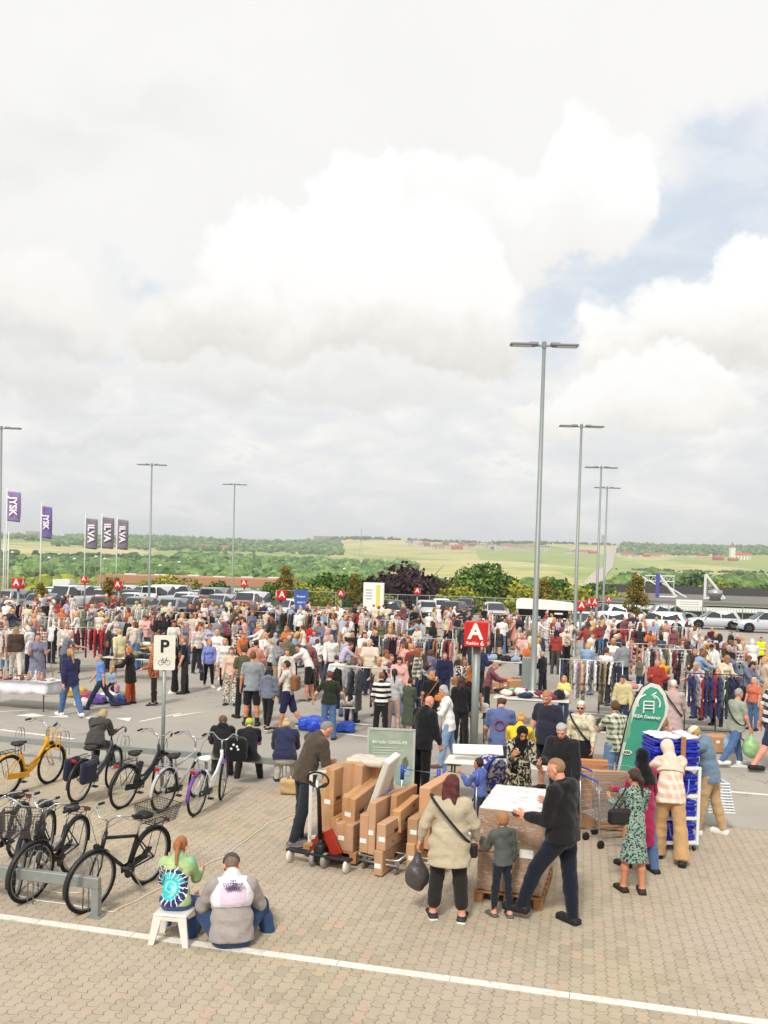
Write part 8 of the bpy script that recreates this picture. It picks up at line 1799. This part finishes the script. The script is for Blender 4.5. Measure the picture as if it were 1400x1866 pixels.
CV = []
POSES = [dict(), dict(armL=(22, 8, 60, .3), armR=(22, 8, 60, .3), pitch=24), dict(RCH), dict(W1), dict(armL=(5, 12, 20, 0), armR=(30, 6, 84, .3), pitch=16), dict(lean=30, pitch=26, armL=(60, 6, 20, 0), armR=(52, 6, 30, 0)), dict(CX_), dict(armL=(8, 6, 40, .3), armR=(-6, 9, 10, 0), hyaw=25)]
combos = [('tee', 'jeans', 'short', 0), ('shirt', 'jeans', 'short', 0), ('jacket', 'trousers', 'thin', 0), ('tee', 'shorts', 'short', 0), ('tee', 'leggings', 'long', 1), ('shirt', 'jeans', 'long', 1), ('ldress', None, 'bob', 1), ('blouse', 'leggings', 'pony', 1), ('shirt', 'wide', 'bob', 1), ('hoodie', 'jeans', 'short', 0), ('tee', 'skirt', 'bun', 1), ('cardigan', 'trousers', 'bob', 1), ('jacket', 'jeans', 'curly', 1), ('tee', 'jeans', 'long', 1), ('shirt', 'trousers', 'thin', 0), ('polo', 'shorts', 'thin', 0), ('sleeveless', 'jeans', 'pony', 1), ('jacket', 'jeans', 'long', 1), ('puffer', 'jeans', 'short', 0), ('tee', 'trousers', 'bun', 1)]
for i, (tp, bt, hr, fm_) in enumerate(combos):
    pat = ('stripes', 'floral', 'plaid')[i % 3] if i in (5, 8, 13, 16) else 'plain'
    r_, s_, q_ = figure(POSES[(i * 3) % 8], 1.72, (.95, 1.1, 1.2, 1.0, .95)[i % 5], bool(fm_), (tp, None, pat, '#d9d4cc', .8), (bt, None) if bt else None, ('#3a3a3c', '#cfcac2'), (hr, None), None, .025, lab='', seed=i, name='person')
    if i % 3 == 1 and bt != None:
        MB().box((0, 0, 0), (.26, .1, .2), bev=.04).build('shoulder_bag', mat('crowd_bag', ('#2a2422', '#8a6544', '#3a4058')[i % 3 if i < 8 else (i // 3) % 3], .6), r_, loc=tuple(s_['hip'] + A3((.21, -.02, .06))))
    CV.append((r_, tp, bt, hr, fm_))
TOPS = ['#e2ded8', '#e2ded8', '#dedad6', '#e6e0da', '#1f2024', '#1f2024', '#1b1b20', '#26283a', '#2a2f4a', '#8a8d92', '#c9b7a0', '#c98a7a', '#8aa4c0', '#5a6048', '#e2ded8', '#7a4450', '#d8c9b4', '#d9a9a0', '#3c4658', '#4a3a34', '#3a3432', '#a8acb4', '#9e3a32', '#6a6f86', '#d3c9a0', '#b9b0c8', '#cdbdb0', '#c8703f']
BOTS = ['#4a5c78', '#2b3548', '#1f1f22', '#1f1f22', '#2a2a2e', '#5b7aa3', '#b59a78', '#cfc7ba', '#4a4640']
HAIRS = ['#3a2820', '#5b3a22', '#7a5234', '#c9a060', '#c9a060', '#b3aea6', '#1d1715', '#8a4a22', '#9a7a54', '#d5cfc4']
SKT = ['#d9a184', '#d9a184', '#dc9c84', '#cf9678', '#b57c5a', '#8f5d42']
HN = {'#3a2820': 'dark haired', '#5b3a22': 'brown haired', '#7a5234': 'brown haired', '#c9a060': 'blond', '#b3aea6': 'grey haired', '#1d1715': 'black haired', '#8a4a22': 'auburn haired', '#9a7a54': 'fair haired', '#d5cfc4': 'white haired'}
TN = {'tee': 'T-shirt', 'shirt': 'shirt', 'jacket': 'jacket', 'ldress': 'dress', 'blouse': 'blouse', 'hoodie': 'hooded top', 'cardigan': 'cardigan', 'polo': 'polo shirt', 'sleeveless': 'vest top', 'puffer': 'quilted jacket'}
LMK = [((40, 1190), 'left rails'), ((110, 1150), 'left A sign'), ((180, 1160), 'black and white rail'), ((230, 1220), 'toy heap'), ((308, 1180), 'P sign'), ((360, 1160), 'red parked car'), ((420, 1190), 'lilac blouse woman'), ((460, 1150), 'fourth lamp'), ((512, 1160), 'twin A sign'), ((560, 1190), 'red jacket man'), ((600, 1240), 'dark green T-shirt'), ((640, 1180), 'slim brown tree'), ((660, 1260), 'striped jumper woman'), ((700, 1160), 'display board'), ((755, 1220), 'long rail'), ((790, 1170), 'purple tree'), ((870, 1180), 'big A sign'), ((930, 1170), 'white trailer'), ((985, 1215), 'tallest lamp'), ((1050, 1180), 'second lamp'), ((1075, 1260), 'striped rail'), ((1130, 1230), 'cream jumper man'), ((1160, 1180), 'right tree'), ((1210, 1230), 'mustard shirt person'), ((1290, 1290), 'dark coat rail'), ((1290, 1180), 'silver crossover'), ((1340, 1200), 'steward'), ((1375, 1280), 'right photo edge')]
TOPY = [(0, 1128), (150, 1130), (300, 1138), (450, 1140), (600, 1146), (760, 1146), (860, 1150), (930, 1158), (1000, 1165), (1060, 1166), (1150, 1166), (1250, 1168), (1320, 1230), (1400, 1240)]
BOTY = [(0, 1236), (120, 1228), (200, 1250), (300, 1225), (420, 1240), (480, 1285), (560, 1290), (640, 1300), (740, 1312), (880, 1320), (930, 1262), (1000, 1275), (1040, 1300), (1110, 1320), (1200, 1335), (1290, 1315), (1345, 1325), (1400, 1330)]
NCROWD = 226; made = []; rd = random.Random(22); tries = 0
while len(made) < NCROWD and tries < 20000:
    tries += 1
    px = rd.uniform(-5, 1405); y0 = np.interp(px, [a for a, b in TOPY], [b for a, b in TOPY]); y1 = np.interp(px, [a for a, b in BOTY], [b for a, b in BOTY]); py = y0 + (y1 - y0) * rd.random() ** 1.15
    if 1240 < px < 1330 and py < 1180: continue
    g = G(px, py)
    if any((g.x - a) ** 2 + (g.y - b) ** 2 < .42 ** 2 for a, b in PEOPLE_XY): continue
    if any((g.x - a) ** 2 + (g.y - b) ** 2 < .55 ** 2 and abs(px - p2) < 12 for a, b, p2 in [(m_[0].x, m_[0].y, m_[1]) for m_ in made]): continue
    bad = False
    for (rx, ry, u, w) in RAILS:
        d = Vector((g.x - rx, g.y - ry, 0)); t = d.dot(u)
        if abs(t) < w / 2 + .1 and abs(d.x * u.y - d.y * u.x) < .36: bad = True
    if bad: continue
    PEOPLE_XY.append((g.x, g.y)); made.append((g, px, py))
rows = []
usedv = set()
for g, px, py in made:
    vi = rd.randrange(len(CV)); src, tp, bt, hr, fm_ = CV[vi]; tc_, bc, hc, sk_ = rd.choice(TOPS), rd.choice(BOTS), rd.choice(HAIRS), rd.choice(SKT)
    if hr == 'thin': hc = rd.choice(['#b3aea6', '#9a8a78', '#5b3a22'])
    o = src if vi not in usedv else ctree(src); usedv.add(vi)
    sc_ = rd.uniform(.93, 1.07) if rd.random() > .07 else rd.uniform(.6, .75)
    o.location = (g.x, g.y, 0); o.rotation_euler = (0, 0, rd.choice([0, 180, 90, -90, 150, -150, 30, -30, 200]) * math.pi / 180 + rd.uniform(-.4, .4)); o.scale = (sc_,) * 3; o.color = lin(sk_) + (1,)
    for ch in o.children:
        b0 = ch.name.split('.')[0]
        ch.color = (lin(hc) if b0 == 'hair' else lin(bc) if b0 in ('trousers', 'shorts', 'skirt', 'leggings') else lin(tc_)) + (1,)
    lm = min(LMK, key=lambda l: (l[0][0] - px) ** 2 + 2 * (l[0][1] - py) ** 2)[1]
    who = ('child' if sc_ < .8 else 'woman' if fm_ else 'man')
    lab = f'{HN.get(hc, "brown haired")} {who} in {cname(tc_)} {TN[tp]}' + (f' and {cname(bc)} {bt if bt != "wide" else "wide trousers"}' if bt else '') + f' near the {lm}'
    if len(lab.split()) > 14: lab = lab.replace(' and ', ', ')
    rows.append((lab, px, o))
by = {}
for lab, px, o in rows: by.setdefault(lab, []).append((px, o))
for lab, L_ in by.items():
    L_.sort(key=lambda t: t[0])
    for i, (px, o) in enumerate(L_): o['label'] = lab if len(L_) == 1 else lab + (', left one', ', right one', ', rightmost one')[min(i, 2)]; o['category'] = 'person'; o['group'] = 'visitors crowding the market'
for vi in range(len(CV)):
    if vi not in usedv:
        for ch in list(CV[vi][0].children): bpy.data.objects.remove(ch)
        bpy.data.objects.remove(CV[vi][0])
# the rest of the crowd, past the 300 that show largest: one mass at the back
from mathutils.bvhtree import BVHTree
def back_crowd(n):
    VV, FF, CC, off = [], [], [], 0; r2 = random.Random(5); src = []
    for vi in sorted(usedv):
        root = CV[vi][0]; L_ = []
        for o in [root] + list(root.children):
            me = o.data; co = np.empty(len(me.vertices) * 3, np.float32); me.vertices.foreach_get('co', co); co = co.reshape(-1, 3)
            if o.name.startswith('shoe') : co = co
            f = np.array([list(p.vertices) for p in me.polygons if len(p.vertices) == 4]); L_.append((o.name.split('.')[0], co, f))
        src.append(L_)
    k = 0
    while k < n:
        px = r2.uniform(-5, 1330); y0 = np.interp(px, [a for a, b in TOPY], [b for a, b in TOPY]); py = y0 + r2.uniform(-2, 75) * (1 if r2.random() < .7 else .5); g = G(px, py)
        if any((g.x - a) ** 2 + (g.y - b) ** 2 < .4 ** 2 for a, b in PEOPLE_XY): continue
        PEOPLE_XY.append((g.x, g.y)); k += 1; L_ = r2.choice(src); a = r2.uniform(0, 6.28); s = r2.uniform(.93, 1.06); c, sn = math.cos(a) * s, math.sin(a) * s
        cols = {'person': r2.choice(SKT), 'hair': r2.choice(HAIRS), 'trousers': r2.choice(BOTS), 'shorts': r2.choice(BOTS), 'skirt': r2.choice(BOTS), 'leggings': '#1f1f22', 'shoe': '#3a3a3c', 'shoulder_bag': '#2a2422'}; tp_ = r2.choice(TOPS)
        for nm, co, f in L_:
            V = np.stack([co[:, 0] * c - co[:, 1] * sn + g.x, co[:, 0] * sn + co[:, 1] * c + g.y, co[:, 2] * s], 1); VV.append(V); FF.append(f + off); off += len(V); CC.append(np.tile(np.array(lin(cols.get(nm, tp_)) + (1,), np.float32), (len(f), 1)))
    m, nt, b = mat_base('crowd_cloth'); nt.l.new(nt.new('ShaderNodeAttribute', attribute_name='col').outputs['Color'], b.inputs['Base Color']); b.inputs['Roughness'].default_value = .85
    me = np_mesh('crowd', np.concatenate(VV), np.concatenate(FF), [m], True); at = me.attributes.new('col', 'FLOAT_COLOR', 'FACE'); at.data.foreach_set('color', np.concatenate(CC).ravel())
    link('crowd', me, kind='stuff', label='dense rear crowd of small figures before the parked cars')
back_crowd(190)

hz = MB(); hz.box((0, 3000, 70), (9000, 7000, 340)); m = bpy.data.materials.new('haze_air'); m.use_nodes = True; nt = NT(m.node_tree)
m.node_tree.nodes.remove(m.node_tree.nodes['Principled BSDF']); pv = nt.new('ShaderNodeVolumePrincipled'); pv.inputs['Color'].default_value = (.86, .9, .95, 1); pv.inputs['Density'].default_value = .0002; pv.inputs['Anisotropy'].default_value = 0
nt.l.new(pv.outputs[0], m.node_tree.nodes['Material Output'].inputs['Volume'])
hz.build('haze', m, kind='stuff')
# ------------------------------------------------------------ sky and light
def sky():
    w = bpy.data.worlds.new('World'); SC.world = w; w.use_nodes = True
    nt = NT(w.node_tree); bg = w.node_tree.nodes['Background']
    ns = nt.new('ShaderNodeTexSky', sky_type='NISHITA'); ns.sun_disc = False; ns.sun_elevation = SUN_EL; ns.sun_rotation = SUN_AZ
    ns.air_density = 1.0; ns.dust_density = 1.5; ns.ozone_density = 1.5
    tc = nt.new('ShaderNodeTexCoord').outputs['Generated']
    sep = nt.new('ShaderNodeSeparateXYZ'); nt.l.new(tc, sep.inputs[0]); X, Y, Z = sep.outputs
    U = nt.m('ARCTAN2', X, Y); H = nt.m('SQRT', nt.m('ADD', nt.m('MULTIPLY', X, X), nt.m('MULTIPLY', Y, Y)))
    V = nt.m('ARCTAN2', Z, H)
    def uv(px, py):
        d = ray(px, py); return math.atan2(d.x, d.y), math.atan2(d.z, math.hypot(d.x, d.y))
    P = nt.new('ShaderNodeCombineXYZ'); nt.l.new(U, P.inputs[0]); nt.l.new(V, P.inputs[1]); P = P.outputs[0]
    # domain warp
    wz = nt.new('ShaderNodeVectorMath', operation='SUBTRACT'); nt.l.new(nt.noise(P, 9, 6, .62, 0, 1), wz.inputs[0]); wz.inputs[1].default_value = (.5, .5, .5)
    ws = nt.new('ShaderNodeVectorMath', operation='SCALE'); nt.l.new(wz.outputs[0], ws.inputs[0]); ws.inputs[3].default_value = .14
    pa = nt.new('ShaderNodeVectorMath', operation='ADD'); nt.l.new(P, pa.inputs[0]); nt.l.new(ws.outputs[0], pa.inputs[1])
    s2 = nt.new('ShaderNodeSeparateXYZ'); nt.l.new(pa.outputs[0], s2.inputs[0]); u, v = s2.outputs[0], s2.outputs[1]
    def field(blobs, uu, vv):    # max of soft ellipses: value 1 in the middle, 0 on the rim
        out = None
        for px, py, rx, ry in blobs:
            a, b = uv(px, py); sx, sy = rx / FPX, ry / FPX
            dx = nt.m('MULTIPLY', nt.m('SUBTRACT', uu, a), 1 / sx); dy = nt.m('MULTIPLY', nt.m('SUBTRACT', vv, b), 1 / sy)
            e = nt.m('SUBTRACT', 1, nt.m('SQRT', nt.m('ADD', nt.m('MULTIPLY', dx, dx), nt.m('MULTIPLY', dy, dy))))
            e = nt.m('MULTIPLY', e, min(rx, ry) / 100)
            out = e if out is None else nt.m('SMOOTH_MAX', out, e, .25)
        return out
    n1 = nt.noise(P, 3.2, 5, .55); n2 = nt.noise(P, 14, 6, .6); 
    mp = nt.new('ShaderNodeMapping'); mp.inputs['Scale'].default_value = (1, 2.6, 1); nt.l.new(P, mp.inputs[0]); n3 = nt.noise(mp.outputs[0], 10, 7, .6, .4)
    k = SKYK / BGS
    col = lambda h: tuple(c * k for c in lin(h))
    # high thin veil: white to pale grey
    veil = nt.mix(nt.sm(n1, .35, .65), col('#f2f1f0'), col('#efeeec'))
    # blue openings
    hole = field([(1290, 385, 240, 105), (1170, 500, 230, 90), (1060, 540, 110, 62), (1330, 250, 120, 50), (1010, 590, 50, 80), (258, 510, 50, 22), (225, 640, 45, 25), (600, 690, 40, 20), (950, 770, 60, 20), (60, 745, 80, 14), (1290, 640, 60, 20)], u, v)
    sb = nt.mix(1.0, nt.mix(.25, (0, 0, 0, 1), ns.outputs[0]), col('#d3deeb'), 'ADD')
    sb = nt.mix(.1, col('#d3deea'), ns.outputs[0])
    base = nt.mix(nt.m('MULTIPLY', nt.sm(hole, -.15, .45), nt.m('MULTIPLY_ADD', nt.sm(n3, .35, .7), -.45, 1)), veil, sb)
    # left grey bank
    gb = field([(110, 245, 160, 55), (270, 190, 190, 45), (20, 300, 80, 50)], u, v)
    base = nt.mix(nt.m('MULTIPLY', nt.sm(gb, -.2, .7), .8), base, col('#e4e4e2'))
    # low bands of small cloud near the skyline
    lowm = nt.sm(V, .30, .16)
    lc = nt.ramp(n3, [(.28, col('#dddfe2')), (.42, col('#e4e6e8')), (.53, col('#efefed')), (.62, col('#faf9f5')), (.68, col('#e8eaeb'))])
    base = nt.mix(nt.m('MULTIPLY', lowm, .85), base, lc)
    def cumulus(base, blobs, top, mid, low, yb, depth, e0=-.04, e1=.10):
        f = field(blobs, u, v); a = nt.sm(nt.m('ADD', f, nt.m('MULTIPLY', nt.m('SUBTRACT', n2, .5), .25)), e0, e1)
        vb = uv(700, yb)[1]; vt = vb + depth / FPX
        t = nt.m('ADD', nt.m('MULTIPLY', nt.m('SUBTRACT', v, vb), 1 / (vt - vb)), nt.m('MULTIPLY', nt.m('SUBTRACT', n2, .5), .55))
        c = nt.ramp(t, [(0, col(low)), (.4, col(mid)), (.85, col(top)), (1, col(top))])
        fade = nt.sm(t, -.45, .05)     # ragged base melts away
        return nt.mix(nt.m('MULTIPLY', a, fade), base, c)
    # farther grey masses
    base = cumulus(base, [(560, 690, 330, 50), (420, 720, 60, 40), (60, 690, 130, 60)], '#f3f2f0', '#ebeae8', '#e1e1df', 740, 110, -.1, .2)
    base = cumulus(base, [(50, 560, 120, 80), (150, 590, 60, 45)], '#f8f6f2', '#f1efea', '#e0dfdc', 660, 130, -.1, .2)
    base = cumulus(base, [(1080, 330, 95, 105), (960, 400, 190, 90), (800, 400, 160, 90), (1120, 270, 50, 45)], '#fafaf8', '#f3f2f0', '#efedea', 480, 150, -.08, .18)
    base = cumulus(base, [(640, 410, 110, 95), (560, 480, 200, 100), (480, 560, 200, 75), (330, 590, 100, 55), (780, 520, 180, 120), (850, 620, 120, 60), (620, 580, 300, 70)], '#fffffd', '#faf8f4', '#e0ddd6', 660, 270, -.08, .16)
    base = cumulus(base, [(1330, 590, 190, 85), (1375, 510, 90, 70), (1200, 640, 90, 50), (1075, 600, 30, 50), (1120, 640, 60, 45)], '#fefefc', '#f8f6f1', '#e2e0da', 685, 130, -.08, .16)
    base = cumulus(base, [(1180, 730, 180, 65), (1130, 690, 100, 40), (1290, 760, 70, 35), (980, 760, 90, 35)], '#fdfcf9', '#f7f5ef', '#e5e4df', 805, 110)
    base = cumulus(base, [(190, 800, 130, 26), (680, 790, 90, 22)], '#f2f1ee', '#ebebe9', '#e1e1e1', 830, 50, -.1, .15)
    # horizon brightening haze band and ground below
    base = nt.mix(nt.m('MULTIPLY', nt.sm(V, .07, .0), .7), base, col('#eff0ee'))
    base = nt.mix(nt.sm(V, .0, -.03), base, col('#c8c6bd'))
    nt.l.new(base, bg.inputs['Color']); bg.inputs['Strength'].default_value = BGS
SUN_EL, SUN_AZ = R(48), R(200)
BGS = .1; SKYK = .945
sky()
sd = bpy.data.lights.new('sun', 'SUN'); sd.energy = 2.6; sd.angle = R(10); sd.color = (1, .955, .88)
so = bpy.data.objects.new('sun', sd); COL.objects.link(so)
sdir = Vector((math.sin(SUN_AZ) * math.cos(SUN_EL), math.cos(SUN_AZ) * math.cos(SUN_EL), math.sin(SUN_EL)))
so.rotation_euler = sdir.to_track_quat('Z', 'Y').to_euler()
SC.view_settings.view_transform = 'Standard'; SC.view_settings.look = 'None'; SC.view_settings.exposure = .24; SC.view_settings.gamma = 1
SC.cycles.max_bounces = 5; SC.cycles.diffuse_bounces = 2; SC.cycles.glossy_bounces = 2; SC.cycles.transmission_bounces = 3; SC.cycles.transparent_max_bounces = 8
SC.cycles.use_denoising = True
